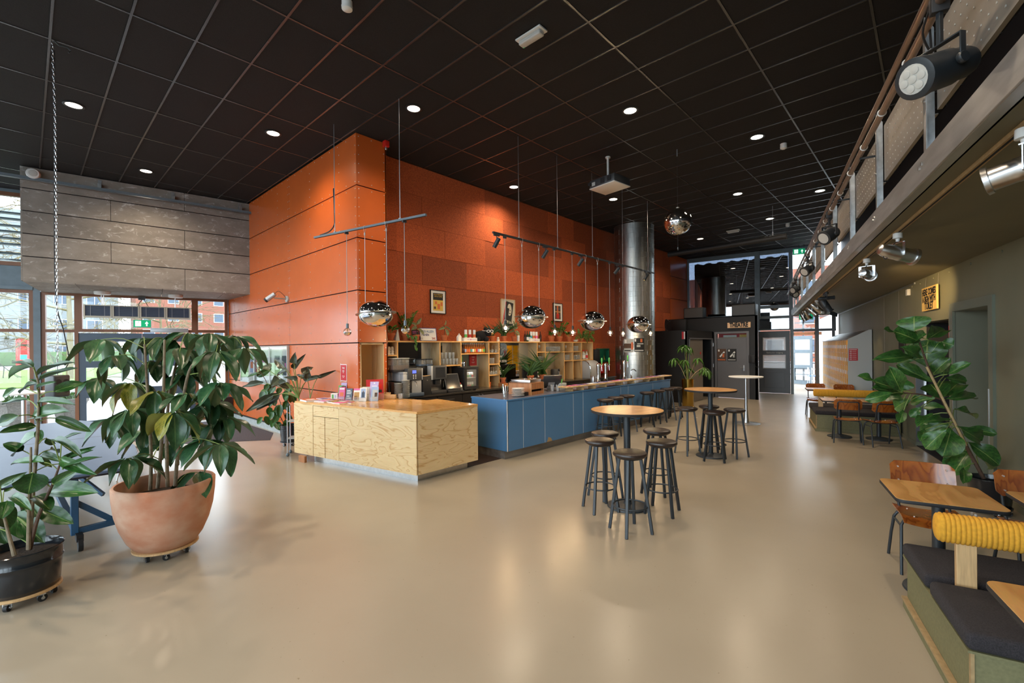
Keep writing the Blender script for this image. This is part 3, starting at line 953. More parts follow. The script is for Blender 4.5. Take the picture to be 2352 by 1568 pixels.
struct('trim_5', MB().box(17.09, 17.13, 5.72, 5.80, 0, 2.37).box(17.09, 17.13, 4.64, 4.72, 0, 2.37).box(17.09, 17.13, 4.72, 5.72, 2.30, 2.37), M['anthr2'], 'grey frame of the theatre door', smooth=0)
d6 = struct('door_6', MB().box(17.12, 17.17, 4.73, 5.71, 0.01, 2.14), M['anthr2'], 'charcoal theatre door with two posters', smooth=0)
obj('door_handle', MB().box(17.11, 17.12, 4.80, 4.84, 0.98, 1.18).cyl((17.08, 4.82, 1.10), (17.08, 4.94, 1.10), 0.010, n=8).cyl((17.12, 4.82, 1.10), (17.08, 4.82, 1.10), 0.010, n=8), M['alu'], d6)
fl_ = struct('window_20', MB().box(17.13, 17.16, 4.72, 5.72, 2.15, 2.17), M['anthr2'], 'narrow fanlight over the theatre door showing coloured posters', smooth=0)
obj('pane', MB().box(17.15, 17.155, 4.74, 5.70, 2.17, 2.30), M['pane'], fl_, smooth=0)
pp = obj('coloured_strip', MB().box(17.30, 17.31, 4.7, 5.72, 2.10, 2.36), M['paperred'], fl_, smooth=0)
obj('coloured_strip', MB().box(17.28, 17.29, 4.75, 5.0, 2.12, 2.26), M['yelprint'], fl_, smooth=0)
obj('coloured_strip', MB().box(17.28, 17.29, 5.1, 5.55, 2.12, 2.25), M['inkwhite'], fl_, smooth=0)
obj('coloured_strip', MB().box(17.27, 17.275, 4.75, 5.7, 2.11, 2.17), M['yelprint'], fl_, smooth=0)
struct('wall_theatre_end', MB().box(17.13, 17.25, 4.40, 4.62, 0, 2.37), M['anthr'], 'grey end pier of the theatre block', smooth=0)
FA = math.atan2(2.5 - 7.68, 20.2 - 19.4)
FR = dict(loc=(19.4, 7.68, 0), rot=(0, 0, FA))
def far_a(y):
 return (7.68 - y) / math.sin(-FA)
aV0, aV1, aE = far_a(5.05), far_a(3.93), far_a(2.56)
window(21, FR, 0.0, aV0, 3.02, 5.50, M['steelblue'], 0.07, 0.10, 'large dark upper window reflecting the ceiling', pane=M['darkpane'])
window(22, FR, aV0, aV1, 3.36, 5.50, M['steelblue'], 0.07, 0.10, 'dark upper window pane beside the balcony end', pane=M['darkpane'])
window(23, FR, aV0, aV1, 2.96, 3.36, M['steelblue'], 0.05, 0.09, 'low strip window above the prohibited entry door', pane=M['darkpane'])
window(24, FR, aV0, aV1, 2.45, 2.96, M['steelblue'], 0.05, 0.09, 'black strip pane directly over the prohibited entry door', pane=M['darkpane'])
window(25, FR, aV1, aE, 2.42, 3.02, M['steelblue'], 0.05, 0.09, 'clear transom window over the far passage')
window(26, FR, aV1, aE, 3.1, 5.50, M['steelblue'], 0.06, 0.10, 'upper window above the end of the balcony')
struct('trim_6', MB().box(aV0 - 0.09, aV0 + 0.09, -0.10, 0.10, 2.9, CEIL).box(aV1 - 0.04, aV1 + 0.06, -0.08, 0.08, 0, CEIL).box(0, aE, -0.06, 0.1, 5.50, CEIL), M['steelblue'], 'blue grey posts of the far glazed front', smooth=0, **FR)
struct('trim_7', MB().box(aV1 + 0.75, aV1 + 0.87, -0.06, 0.06, 0, 3.05).box(aE - 0.12, aE - 0.03, -0.06, 0.06, 0, 3.05).box(aV1, aE, -0.05, 0.05, 2.38, 2.45).box(aV1, aE, -0.05, 0.05, 2.98, 3.06), M['anthr'], 'dark frame around the far passage opening', smooth=0, **FR)
d7 = door(7, FR, aV0 + 0.02, aV1 - 0.05, 2.42, M['anthr'], [(0.96, 1.50), (1.66, 2.18)], 'dark grey door lettered as no entry beside the theatre', w=0.14, mats=[M['frost'], M['frost']])
text('lettering', 'Verboden toegang', 0.075, M['inkwhite'], d7, (0, 0, 0), (0, 0, 0))
bpy.data.objects['lettering'].location = ((aV0 + aV1) / 2, -0.036, 1.58)
bpy.data.objects['lettering'].rotation_euler = (R(90), 0, 0)
pnl = MB().box(aV0 + 0.2, aV1 - 0.24, -0.042, -0.03, 0.22, 0.80)
obj('door_panel', pnl, M['anthr'], d7, smooth=0, bevel=0.006)
# recessed downlights
DL = [(0.525, 9.461, 'nearest the hanging chain'), (2.925, 8.261, 'in front of the orange wall top'), (1.725, 11.861, 'above the concrete box'),
      (4.125, 5.861, 'over the plywood counter'), (6.525, 3.461, 'nearest the projector, over the high tables'), (8.925, 2.261, 'beside the white smoke detector'),
      (7.725, 7.061, 'close to the felt wall'), (10.125, 5.861, 'just behind the projector'), (11.925, 3.461, 'to the right of the mirror ball'),
      (14.925, 3.461, 'nearest the far end of the roller screen'), (15.975, 5.861, 'just above the roller screen tube'),
      (-1.875, 5.861, None), (-1.875, 10.661, None), (0.525, 4.661, None), (2.325, 1.061, None), (5.325, 0.461, None), (-1.2, 1.061, None), (13.1, 1.95, None)]
ring = MB()
ring.lathe([(0.115, 0.010), (0.125, 0.004), (0.128, -0.004), (0.122, -0.008), (0.098, -0.006), (0.094, 0.010)], 24).mesh
rm = ring.mesh('trim_ring')
rm.materials.append(M['blkmetal'])
lm = MB().lathe([(0.096, 0.004), (0.095, -0.002), (0.05, -0.004)], 24).mesh('lens')
lm.materials.append(M['down'])
for x, y, w in DL:
 t = thing('downlight', 'round recessed ceiling downlight %s' % (w or 'outside the picture at %.1f %.1f' % (x, y)), 'downlight', (x, y, CEIL), 0, 'recessed downlights')
 obj('trim_ring', rm, None, t)
 obj('lens', lm, None, t)
 l = bpy.data.lights.new('downlight_lamp', 'SPOT')
 l.energy = 560 * SPOT_W
 l.color = (1.0, 0.80, 0.58)
 l.spot_size = R(150)
 l.spot_blend = 1.0
 l.shadow_soft_size = 0.09
 o = bpy.data.objects.new('downlight_lamp', l)
 link(o, t)
 o.location = (0, 0, -0.03)
# bar stools and high tables
def make_stool():
 t = thing('bar_stool', 'stool', 'stool')
 obj('seat', MB().lathe([(0.10, 0.757), (0.155, 0.758), (0.168, 0.770), (0.170, 0.785), (0.163, 0.798), (0.14, 0.806), (0.08, 0.809), (0.01, 0.810)], 32), M['leather'], t)
 obj('seat_base', MB().lathe([(0.03, 0.738), (0.125, 0.740), (0.150, 0.757), (0.10, 0.758)], 24), M['blkmetal'], t)
 for k in range(4):
  a = k * PI / 2
  p0 = (0.105 * math.cos(a), 0.105 * math.sin(a), 0.752)
  p1 = (0.212 * math.cos(a), 0.212 * math.sin(a), 0.0)
  obj('leg', MB().bar(p1, p0, 0.030, 0.030, up=(math.cos(a), math.sin(a), 0.2)), M['blkmetal'], t, bevel=0.004, seg=1)
 obj('foot_ring', MB().tube([(0.168 * math.cos(2 * PI * i / 28), 0.168 * math.sin(2 * PI * i / 28), 0.265) for i in range(28)], 0.0085, 8, closed=True), M['blkmetal'], t)
 return t
stool0 = make_stool()
NEAR = 'stools at the near high table'
FARS = 'stools at the second high table'
BARS = 'stools along the blue bar'
ST = [(4.150, 2.242, 108, 'black stool standing in front of the near high table, closest to the camera', NEAR),
      (4.483, 2.800, 193, 'black stool at the left front of the near high table', NEAR),
      (4.905, 2.990, 116, 'black stool half hidden behind the left front stool of the near high table', NEAR),
      (4.866, 2.235, 235, 'black stool at the right front of the near high table', NEAR),
      (5.480, 2.580, 140, 'black stool at the right rear of the near high table', NEAR),
      (7.800, 3.110, 20, 'black stool left of the second high table', FARS),
      (7.630, 2.600, 150, 'black stool in front of the second high table', FARS),
      (8.118, 2.440, 25, 'black stool right of the second high table', FARS),
      (8.285, 2.916, 60, 'black stool tucked behind the second high table', FARS),
      (8.040, 4.885, 100, 'first bar stool along the blue bar from the left', BARS),
      (8.530, 4.925, 60, 'second bar stool along the blue bar from the left', BARS),
      (9.030, 4.930, 20, 'third bar stool along the blue bar from the left', BARS),
      (9.915, 4.900, 75, 'fourth bar stool along the blue bar, after the gap', BARS),
      (10.53, 4.920, 40, 'fifth bar stool along the blue bar from the left', BARS),
      (11.085, 4.930, 15, 'sixth bar stool along the blue bar from the left', BARS),
      (11.515, 4.900, 60, 'last bar stool along the blue bar, nearest the brass planter', BARS)]
for i, (x, y, a, lb, g) in enumerate(ST):
 if i == 0:
  stool0.location = (x, y, 0)
  stool0.rotation_euler = (0, 0, R(a))
  tag(stool0, lb, 'stool', g)
 else:
  dup(stool0, (x, y, 0), R(a), lb, g)
def high_table(x, y, lb):
 t = thing('high_table', lb, 'table', (x, y, 0))
 obj('table_top', MB().lathe([(0.02, 1.115), (0.405, 1.115), (0.41, 1.13), (0.02, 1.13)], 48), M['tabletop'], t)
 obj('edge_band', MB().lathe([(0.40, 1.098), (0.409, 1.100), (0.413, 1.113), (0.413, 1.127), (0.410, 1.129), (0.40, 1.113)], 48), M['rubber'], t)
 obj('pole', MB().cyl((0, 0, 0.03), (0, 0, 1.10), 0.038, n=24), M['blkmetal'], t)
 obj('base', MB().lathe([(0.225, 0.0), (0.235, 0.006), (0.232, 0.018), (0.15, 0.032), (0.05, 0.040), (0.04, 0.06)], 40), M['blkmetal'], t)
 return t
high_table(4.772, 2.612, 'round high table with veneered top nearest the camera')
high_table(7.885, 2.752, 'second round high table with veneered top further back')
t = thing('high_table', 'tall white round table on a slim silver column', 'table', (11.75, 3.27, 0))
obj('table_top', MB().lathe([(0.02, 1.10), (0.36, 1.10), (0.375, 1.108), (0.378, 1.122), (0.37, 1.130), (0.02, 1.130)], 40), M['white'], t)
obj('column', MB().lathe([(0.075, 0.015), (0.055, 0.12), (0.036, 0.30), (0.030, 0.6), (0.030, 1.10)], 20), M['alu'], t)
obj('base', MB().lathe([(0.30, 0.0), (0.305, 0.008), (0.28, 0.016), (0.08, 0.022), (0.06, 0.03)], 40), M['steel'], t)
# plywood reception counter
pc = thing('reception_counter', 'pale plywood reception counter with wavy grain', 'counter')
A_, B_, C_, D_ = (3.16, 8.05), (3.70, 5.245), (4.84, 5.245), (4.89, 6.33)
top = [A_, B_, C_, D_, (4.68, 6.33), (4.46, 7.20), (3.862, 7.20), (3.862, 8.05)]
obj('counter_top', MB().prism(top, 0.962, 0.985), M['plytop'], pc, bevel=0.002, seg=1, smooth=0)
obj('top_edge', MB().prism([(A_[0] - .002, A_[1]), (B_[0] - .004, B_[1] - .004), (C_[0] + .002, C_[1] - .004), (C_[0], C_[1] + .01), (B_[0] + .01, B_[1] + .01), (A_[0] + .01, A_[1])], 0.950, 0.9855), M['birchedge'], pc, smooth=0)
fx = Vector((A_[0] - B_[0], A_[1] - B_[1], 0))
LF = fx.length
fa = math.atan2(fx.y, fx.x)
FC = Matrix.Translation((B_[0], B_[1], 0)) @ Matrix.Rotation(fa, 4, 'Z')     # local x runs along the left front from the corner
def fbox(mb, x0, x1, y0, y1, z0, z1):
 o = len(mb.v)
 mb.box(x0, x1, y0, y1, z0, z1)
 for i in range(o, len(mb.v)):
  mb.v[i] = tuple(FC @ Vector(mb.v[i]))
 return mb
def ypos(px_y):
 return (px_y - B_[1]) / (A_[1] - B_[1]) * LF
d0, d1, d2 = ypos(6.88), ypos(7.22), ypos(7.52)
obj('front_panel', fbox(MB(), 0.0, d0, 0.0, 0.02, 0.105, 0.960), M['plywood'], pc, smooth=0)
obj('end_panel', fbox(MB(), d2 + 0.014, LF, 0.0, 0.02, 0.105, 0.960), M['plywood'], pc, smooth=0)
obj('drawer_front', fbox(MB(), d0 + 0.004, d2 + 0.002, 0.004, 0.02, 0.772, 0.935), M['plywood'], pc, smooth=0)
obj('upper_rail', fbox(MB(), d0, d2 + 0.014, 0.0, 0.02, 0.940, 0.960), M['plywood'], pc, smooth=0)
obj('door', fbox(MB(), d0 + 0.006, d1 - 0.006, 0.002, 0.02, 0.105, 0.764), M['plywood'], pc, smooth=0)
obj('door', fbox(MB(), d1 + 0.010, d2 + 0.002, 0.002, 0.02, 0.105, 0.764), M['plywood'], pc, smooth=0)
obj('right_panel', MB().box(3.712, 4.84, 5.245, 5.265, 0.105, 0.960), M['plywood'], pc, smooth=0)
obj('side_panel', MB().box(4.82, 4.84, 5.265, 6.31, 0.105, 0.960), M['plywood'], pc, smooth=0)
obj('carcass', MB().prism([(3.20, 7.98), (3.73, 5.30), (4.80, 5.30), (4.80, 6.25), (4.6, 6.25), (4.40, 7.15), (3.80, 7.15), (3.80, 7.98)], 0.105, 0.955), M['blackgap'], pc, smooth=0)
obj('plinth', MB().prism([(3.30, 7.62), (3.757, 5.325), (4.685, 5.325), (4.685, 6.2), (4.5, 7.0), (3.78, 7.1), (3.7, 7.62)], 0.0, 0.105), M['steel'], pc, smooth=0)
obj('foot', fbox(MB(), ypos(7.62), ypos(7.78), 0.08, 0.12, 0.0, 0.105), M['boxwood'], pc, smooth=0)
# blue bar
BB = R(-0.75)
bar = thing('bar_counter', 'long blue laminate bar counter with white seams', 'counter', (5.44, 5.172, 0), BB)
LB_ = 6.20
obj('worktop', MB().box(-0.005, LB_ + 0.005, -0.006, 0.90, 0.978, 1.000), M['bluetop'], bar, bevel=0.002, seg=1, smooth=0)
obj('worktop_edge', MB().box(-0.008, LB_ + 0.008, -0.010, 0.002, 0.976, 1.0005).box(-0.010, 0.002, -0.01, 0.90, 0.976, 1.0005), M['blue'], bar, smooth=0)
obj('carcass', MB().box(0.02, LB_ - 0.02, 0.022, 0.88, 0.15, 0.975), M['blackgap'], bar, smooth=0)
obj('plinth', MB().box(-0.03 + 0.04, LB_ - 0.03, 0.075, 0.85, 0.0, 0.15), M['galvdark'], bar, smooth=0)
sm = [0.018] + [x - 5.44 for x in (5.835, 6.417, 7.296, 7.627, 9.098, 9.43, 10.658)] + [LB_]
for a, b_ in zip(sm, sm[1:]):
 obj('front_panel', MB().box(a + 0.006, b_ - 0.006, 0.0, 0.020, 0.138, 0.972), M['blue'], bar, bevel=0.001, seg=1, smooth=0)
for a in sm[1:-1]:
 obj('seam_strip', MB().box(a + 0.001, a + 0.008, 0.002, 0.018, 0.140, 0.970), M['inkwhite'], bar, smooth=0)
obj('end_panel', MB().box(0.0, 0.018, 0.012, 0.89, 0.138, 0.975), M['blue'], bar, smooth=0)
obj('end_panel', MB().box(LB_ - 0.018, LB_, 0.02, 0.89, 0.138, 0.975), M['blue'], bar, smooth=0)
obj('corner_strip', MB().cyl((0.008, 0.010, 0.138), (0.008, 0.010, 0.975), 0.013, n=12).cyl((LB_ - 0.006, 0.008, 0.138), (LB_ - 0.006, 0.008, 0.975), 0.011, n=10), M['alu'], bar)
obj('chip', MB().prism([(1.03, -0.0006), (1.17, -0.0006), (1.17, 0.0), (1.03, 0.0)], 0.139, 0.16).add([(1.04, -0.0008, 0.139), (1.19, -0.0008, 0.139), (1.15, -0.0008, 0.20), (1.07, -0.0008, 0.225)], [(0, 1, 2, 3)]), M['mdfedge'], bar, smooth=0)
mp_ = thing('menu_plank', 'raised wooden plank on feet along the blue bar', 'plank', (5.44, 5.172, 1.0), BB)
obj('plank', MB().box(1.62, 6.24, -0.03, 0.19, 0.078, 0.102), M['birch'], mp_, bevel=0.002, seg=1, smooth=0)
for a in (1.83, 2.20, 2.62, 3.05, 3.72, 4.25, 5.02, 5.42, 5.82):
 obj('foot', MB().box(a, a + 0.022, 0.0, 0.17, 0.0, 0.078).box(a, a + 0.16, 0.16, 0.175, 0.0, 0.078), M['birch'], mp_, smooth=0)
pr = [M['navy'], M['orangeprint'], M['lilac'], M['inkwhite'], M['pink'], M['navy'], M['skyblue']]
for i in range(18):
 x = 1.75 + i * 0.235 + random.uniform(-0.02, 0.02)
 o = obj('menu_card', MB().box(0, 0.21, 0, 0.148, 0, 0.004), M['navy'], None, smooth=0)
 m = Matrix.Translation((5.44, 5.172, 1.103 + 0.0008 * (i % 2))) @ Matrix.Rotation(BB, 4, 'Z') @ Matrix.Translation((x, 0.012, 0)) @ Matrix.Rotation(random.uniform(-.06, .06), 4, 'Z')
 o.matrix_world = m
 tag(o, 'navy bordered menu card number %s lying on the bar plank' % ('one two three four five six seven eight nine ten eleven twelve thirteen fourteen fifteen sixteen seventeen eighteen'.split()[i]) + ' from the left', 'menu card', 'menu cards on the bar plank')
 obj('print', MB().box(0.015, 0.195, 0.015, 0.133, 0.004, 0.0046), pr[(i * 3 + 1) % 7], o, smooth=0)
 obj('print', MB().box(0.10, 0.17, 0.03, 0.10, 0.0046, 0.005), pr[(i * 2 + 4) % 7], o, smooth=0)
# galvanised duct column
co = thing('duct_column', 'tall round galvanised ventilation duct with riveted bands', 'column', (12.94, 6.78, 0))
rr = 0.60
nband = 38
for k in range(nband):
 z0, z1 = k * CEIL / nband, (k + 1) * CEIL / nband
 obj('band', MB().lathe([(rr, z0), (rr, z1 - 0.010), (rr + 0.007, z1 - 0.008), (rr + 0.007, z1 - 0.002), (rr, z1)], 56, a0=k * 0.02), M['column'], co, smooth=60)
sv = MB()
for k in range(nband):
 z0, z1 = k * CEIL / nband, (k + 1) * CEIL / nband
 for j in range(5):
  a = PI + 0.5 + (j - 2) * 0.42 + (0.21 if k % 2 else 0)
  x, y = (rr + 0.002) * math.cos(a), (rr + 0.002) * math.sin(a)
  sv.bar((x, y, z0 + 0.005), (x, y, z1 - 0.012), 0.008, 0.004, up=(math.cos(a), math.sin(a), 0))
s = obj('vertical_seams', sv, M['galv'], co, smooth=0)
s['kind'] = 'stuff'
def curved_poster(name, lb, a0, a1, z0, z1, m0, extra):
 def strip(b0, b1, y0, y1, r):
  n = 8
  vs, fs = [], []
  for i in range(n + 1):
   a = b0 + (b1 - b0) * i / n
   vs += [(12.94 + r * math.cos(a), 6.78 + r * math.sin(a), y0), (12.94 + r * math.cos(a), 6.78 + r * math.sin(a), y1)]
  for i in range(n):
   fs.append((2 * i, 2 * i + 2, 2 * i + 3, 2 * i + 1))
  return MB().add(vs, fs)
 o = obj(name, strip(a0, a1, z0, z1, rr + 0.010), m0, None)
 tag(o, lb, 'poster', 'posters on the duct column')
 for (f0, f1, g0, g1, mm) in extra:
  obj('print', strip(a0 + (a1 - a0) * f0, a0 + (a1 - a0) * f1, z0 + (z1 - z0) * g0, z0 + (z1 - z0) * g1, rr + 0.0115), mm, o)
aa = math.atan2(-6.78, -12.94)
curved_poster('poster', 'brownish event poster on the left of the steel duct', aa - 0.55, aa - 0.06, 1.70, 2.10, M['lockerside'], [(0.0, 1.0, 0.3, 0.65, M['stembrown']), (0.1, 0.3, 0.7, 0.95, M['inkwhite']), (0.05, 0.7, 0.08, 0.16, M['ink']), (0.75, 0.95, 0.2, 0.75, M['orangeprint'])])
curved_poster('poster', 'black and white event poster on the right of the steel duct', aa - 0.04, aa + 0.46, 1.71, 2.12, M['ink'], [(0.3, 0.9, 0.55, 0.62, M['lockerside']), (0.25, 0.6, 0.35, 0.5, M['lockerside']), (0.05, 0.2, 0.75, 0.95, M['inkwhite']), (0.6, 0.8, 0.7, 0.95, M['orangeprint']), (0.05, 0.9, 0.06, 0.14, M['lockerside'])])
# back bar: cabinets, worktop, shelves
struct('counter_plinth', MB().box(4.49, 12.2, 7.12, 7.66, 0.0, 0.10), M['black'], 'recessed plinth of the dark back bar', smooth=0)
xs = [4.49, 5.0, 5.46, 6.10, 6.60, 7.10, 7.70, 8.40, 9.10, 9.80, 10.5, 11.2, 12.2]
for i, (a, b_) in enumerate(zip(xs, xs[1:])):
 t = thing('back_cabinet', 'dark back bar cabinet %s' % ['behind the coffee machine', 'below the black grinder', 'with the long drawer handle', 'with the left of two small handles', 'with the right of two small handles', 'next to the plates', 'behind the wooden box', 'behind the till screen', 'behind the glass jars', 'behind the first tap', 'below the dishwasher', 'at the far end by the duct'][i], 'cabinet', (a, 7.06, 0), 0, 'dark back bar cabinets')
 obj('body', MB().box(0.002, b_ - a - 0.002, 0.02, 0.60, 0.10, 0.94), M['backbar'], t, smooth=0)
 if i == 2:
  obj('drawer', MB().box(0.006, b_ - a - 0.006, 0, 0.02, 0.74, 0.93), M['backbar'], t, smooth=0)
  obj('door', MB().box(0.006, b_ - a - 0.006, 0, 0.02, 0.11, 0.73), M['backbar'], t, smooth=0)
  obj('handle', MB().bar((0.22, -0.03, 0.85), (0.40, -0.03, 0.85), 0.012, 0.016).bar((0.23, -0.03, 0.85), (0.23, 0, 0.85), 0.01, 0.01).bar((0.39, -0.03, 0.85), (0.39, 0, 0.85), 0.01, 0.01), M['alu'], t)
 else:
  obj('door', MB().box(0.006, b_ - a - 0.006, 0, 0.02, 0.11, 0.93), M['backbar'], t, smooth=0)
  if i in (3, 4):
   x = b_ - a - 0.05 if i == 3 else 0.05
   obj('handle', MB().tube([(x, 0, 0.88), (x, -0.03, 0.87), (x, -0.03, 0.81), (x, 0, 0.80)], 0.006, 6), M['alu'], t)
wt_ = obj('back_worktop', MB().box(4.48, 12.25, 7.04, 7.68, 0.94, 0.978), M['backtop'], None, bevel=0.003, seg=1, smooth=0)
tag(wt_, 'dark worktop under the plywood bar shelves', 'worktop')
sh = thing('bar_shelf', 'plywood bar shelving with mirror backs and open cubbies', 'shelf')
DX = [4.500, 4.765, 5.766, 6.329, 7.155, 7.488, 8.874, 9.201, 10.024, 10.441, 10.867, 11.449]
TKN = 0.024
obj('top_board', MB().box(4.48, 11.461, 7.355, 7.68, 1.992, 2.018), M['birch'], sh, smooth=0)
obj('board_edge', MB().box(4.48, 11.461, 7.353, 7.355, 1.992, 2.018), M['birchedge'], sh, smooth=0)
for x in DX:
 obj('upright', MB().box(x - TKN / 2, x + TKN / 2, 7.358, 7.675, 0.979, 1.992), M['birch'], sh, smooth=0)
 obj('upright_edge', MB().box(x - TKN / 2, x + TKN / 2, 7.356, 7.358, 0.979, 1.992), M['birchedge'], sh, smooth=0)
LV = {0: (1.51, 1.755), 2: (1.52,), 3: (1.755,), 4: (1.255, 1.505, 1.755), 6: (1.255, 1.51, 1.76), 7: (1.755,), 8: (1.507, 1.752), 9: (1.507, 1.752), 10: (1.509,)}
for c, zs in LV.items():
 for z in zs:
  obj('shelf_board', MB().box(DX[c] + 0.012, DX[c + 1] - 0.012, 7.36, 7.67, z - 0.024, z), M['birch'], sh, smooth=0)
  obj('board_edge', MB().box(DX[c] + 0.012, DX[c + 1] - 0.012, 7.358, 7.36, z - 0.024, z), M['birchedge'], sh, smooth=0)
for c in range(11):
 if c in (0, 4, 6, 8, 9, 10):
  obj('back_board', MB().box(DX[c], DX[c + 1], 7.668, 7.676, 0.979, 1.992), M['birch'], sh, smooth=0)
 else:
  obj('mirror_back', MB().box(DX[c], DX[c + 1], 7.668, 7.676, 0.979, 1.992), M['mirror'], sh, smooth=0)
ws = thing('chalk_writing', 'white chalk lettering on the mirror behind the bar', 'lettering', (7.50, 7.664, 0))
for body, x, z, sz, rz in (("'T GELA", 0.33, 1.86, 0.150, 0.0), ('Kaas', 0.34, 1.665, 0.085, 0.1), ('TAPTEN LIEFDE', 0.34, 1.54, 0.085, 0.0), ('&', 0.33, 1.42, 0.07, 0), ('STELZ', 0.34, 1.27, 0.135, 0.05)):
 text('lettering', body, sz, M['inkwhite'], ws, (x, 0, z), (R(90), 0, 0), sx=0.75)
# entrance side: ping pong table, chairs
tt = thing('table_tennis_table', 'blue grey tennis table on blue steel tubes behind the plants', 'table', (-0.42, 7.95, 0), R(2.0))
obj('table_top', MB().prism([(-1.1, -2.15), (1.02, -2.38), (1.10, -2.32), (1.26, -1.1), (1.24, 1.7), (1.10, 2.1), (-1.0, 2.3)], 0.735, 0.76), M['ttop'], tt, bevel=0.004, seg=1)
obj('edge_band', MB().prism([(-1.09, -2.13), (1.02, -2.37), (1.09, -2.31), (1.25, -1.1), (1.23, 1.7), (1.09, 2.08), (-0.99, 2.28)], 0.718, 0.7345), M['rubber'], tt)
obj('centre_line', MB().box(-1.0, 1.24, -0.012, 0.012, 0.7602, 0.7606), M['laptopgrey'], tt)
for (x, y) in ((0.66, -2.0), (0.66, 1.55), (-0.8, -1.8)):
 obj('leg', MB().box(x - 0.028, x + 0.028, y - 0.028, y + 0.028, 0.13, 0.72), M['ttframe'], tt, bevel=0.004, seg=1)
 obj('castor', MB().cyl((x + 0.01, y - 0.11, 0.062), (x + 0.045, y - 0.11, 0.062), 0.062, n=20).box(x, x + 0.05, y - 0.13, y + 0.0, 0.09, 0.15), M['rubber'], tt)
obj('lower_rail', MB().bar((0.66, -2.0, 0.16), (1.35, -1.92, 0.16), 0.05, 0.05).bar((0.68, -1.98, 0.42), (0.95, -1.95, 0.17), 0.035, 0.05), M['ttframe'], tt)
obj('lower_rail', MB().bar((0.66, -2.0, 0.20), (0.66, 1.5, 0.20), 0.05, 0.06).bar((0.64, -0.4, 0.62), (1.0, -0.9, 0.2), 0.03, 0.04), M['ttframe'], tt)
def shell_chair(x, y, rz, lb):
 t = thing('shell_chair', lb, 'chair', (x, y, 0), rz, 'pale shell chairs by the tennis table')
 obj('seat', MB().lathe([(0.02, 0.44), (0.19, 0.445), (0.22, 0.465), (0.21, 0.475), (0.02, 0.46)], 24), M['greychair'], t)
 vs, fs = [], []
 for i in range(9):
  for j in range(6):
   a = (i / 8 - 0.5) * 1.5
   r = 0.235
   h = 0.50 + 0.34 * j / 5 - 0.10 * abs(i / 8 - 0.5) * (j / 5)
   vs.append((r * math.sin(a), 0.02 + r * math.cos(a) + 0.05 * j / 5, h))
 for i in range(8):
  for j in range(5):
   q = i * 6 + j
   fs.append((q, q + 6, q + 7, q + 1))
 b_ = obj('backrest', MB().add(vs, fs), M['greychair'], t)
 md = b_.modifiers.new('thick', 'SOLIDIFY')
 md.thickness = 0.012
 for sx in (-1, 1):
  for sy in (-1, 1):
   obj('leg', MB().cyl((sx * 0.13, sy * 0.12, 0.45), (sx * 0.21, sy * 0.22, 0.0), 0.010, n=8), M['alu'], t)
 return t
shell_chair(1.14, 8.80, R(-100), 'pale shell chair behind the big terracotta pot')
shell_chair(-0.42, 5.36, R(170), 'pale shell chair at the left edge behind the dark pot')
shell_chair(1.05, 9.70, R(-80), 'pale shell chair at the far end of the tennis table')
# balcony: channel, posts, rails, lamps
bc = thing('balcony_beam', 'long galvanised steel channel edging the balcony', 'beam', **GW)
obj('channel', MB().box(-13, 13.3, 1.462, 1.472, 3.0, 3.19).box(-13, 13.3, 1.385, 1.462, 3.0, 3.010).box(-13, 13.3, 1.385, 1.462, 3.18, 3.19), M['channel'], bc, bevel=0.003, seg=1, smooth=0)
PU = [-7.2, -5.7, -4.22, -2.70, -1.18, 0.34, 1.90, 3.56, 5.23, 6.93, 8.64, 10.35, 12.0]
for k, pu in enumerate(PU):
 obj('bolt', MB().cyl((pu - 0.02, 1.472, 3.12), (pu - 0.02, 1.482, 3.12), 0.014, n=6).cyl((pu + 0.03, 1.472, 3.105), (pu + 0.03, 1.484, 3.105), 0.014, n=6), M['alu'], bc, smooth=0)
rl = thing('balcony_railing', 'balcony railing with galvanised posts and perforated panels', 'railing', **GW)
for pu in PU:
 obj('post', MB().box(pu - 0.006, pu + 0.006, 1.40, 1.458, 3.19, 4.06).box(pu - 0.05, pu + 0.006, 1.452, 1.458, 3.13, 4.02).add([(pu - 0.006, 1.40, 4.06), (pu + 0.006, 1.40, 4.06), (pu + 0.006, 1.45, 4.15), (pu - 0.006, 1.45, 4.15), (pu - 0.006, 1.458, 4.06), (pu + 0.006, 1.458, 4.06)], [(0, 1, 2, 3), (4, 3, 2, 5), (0, 3, 4), (1, 5, 2)]), M['galv'], rl, smooth=0)
 obj('bolt', MB().cyl((pu - 0.03, 1.458, 3.55), (pu - 0.03, 1.468, 3.55), 0.010, n=6).cyl((pu - 0.03, 1.458, 3.85), (pu - 0.03, 1.468, 3.85), 0.010, n=6), M['alu'], rl, smooth=0)
for a, b_ in zip(PU, PU[1:]):
 obj('perforated_panel', MB().box(a + 0.02, b_ - 0.06, 1.395, 1.401, 3.47, 4.00).box(a + 0.02, b_ - 0.06, 1.375, 1.401, 3.462, 3.47), M['perf'], rl, smooth=0)
obj('handrail', MB().cyl((-13, 1.50, 4.10), (13.3, 1.50, 4.10), 0.024, n=12), M['copper'], rl)
for a, b_ in zip(PU[2:], PU[3:]):
 h = MB()
 for i in range(14):
  for j in range(6):
   u = a + 0.09 + i * (b_ - a - 0.2) / 14
   z = 3.52 + j * 0.08
   h.cbox((u, 1.402, z), (0.010, 0.003, 0.010))
 s = obj('perforation_dots', h, M['lens'], rl, smooth=0)
 s['kind'] = 'stuff'
tag(obj('lighting_pipe', MB().cyl((-13, 1.585, 3.74), (13.2, 1.585, 3.80), 0.025, n=14), M['copper'], None, **GW), 'copper toned lighting pipe hung along the balcony railing', 'pipe')
lp = bpy.data.objects['lighting_pipe']
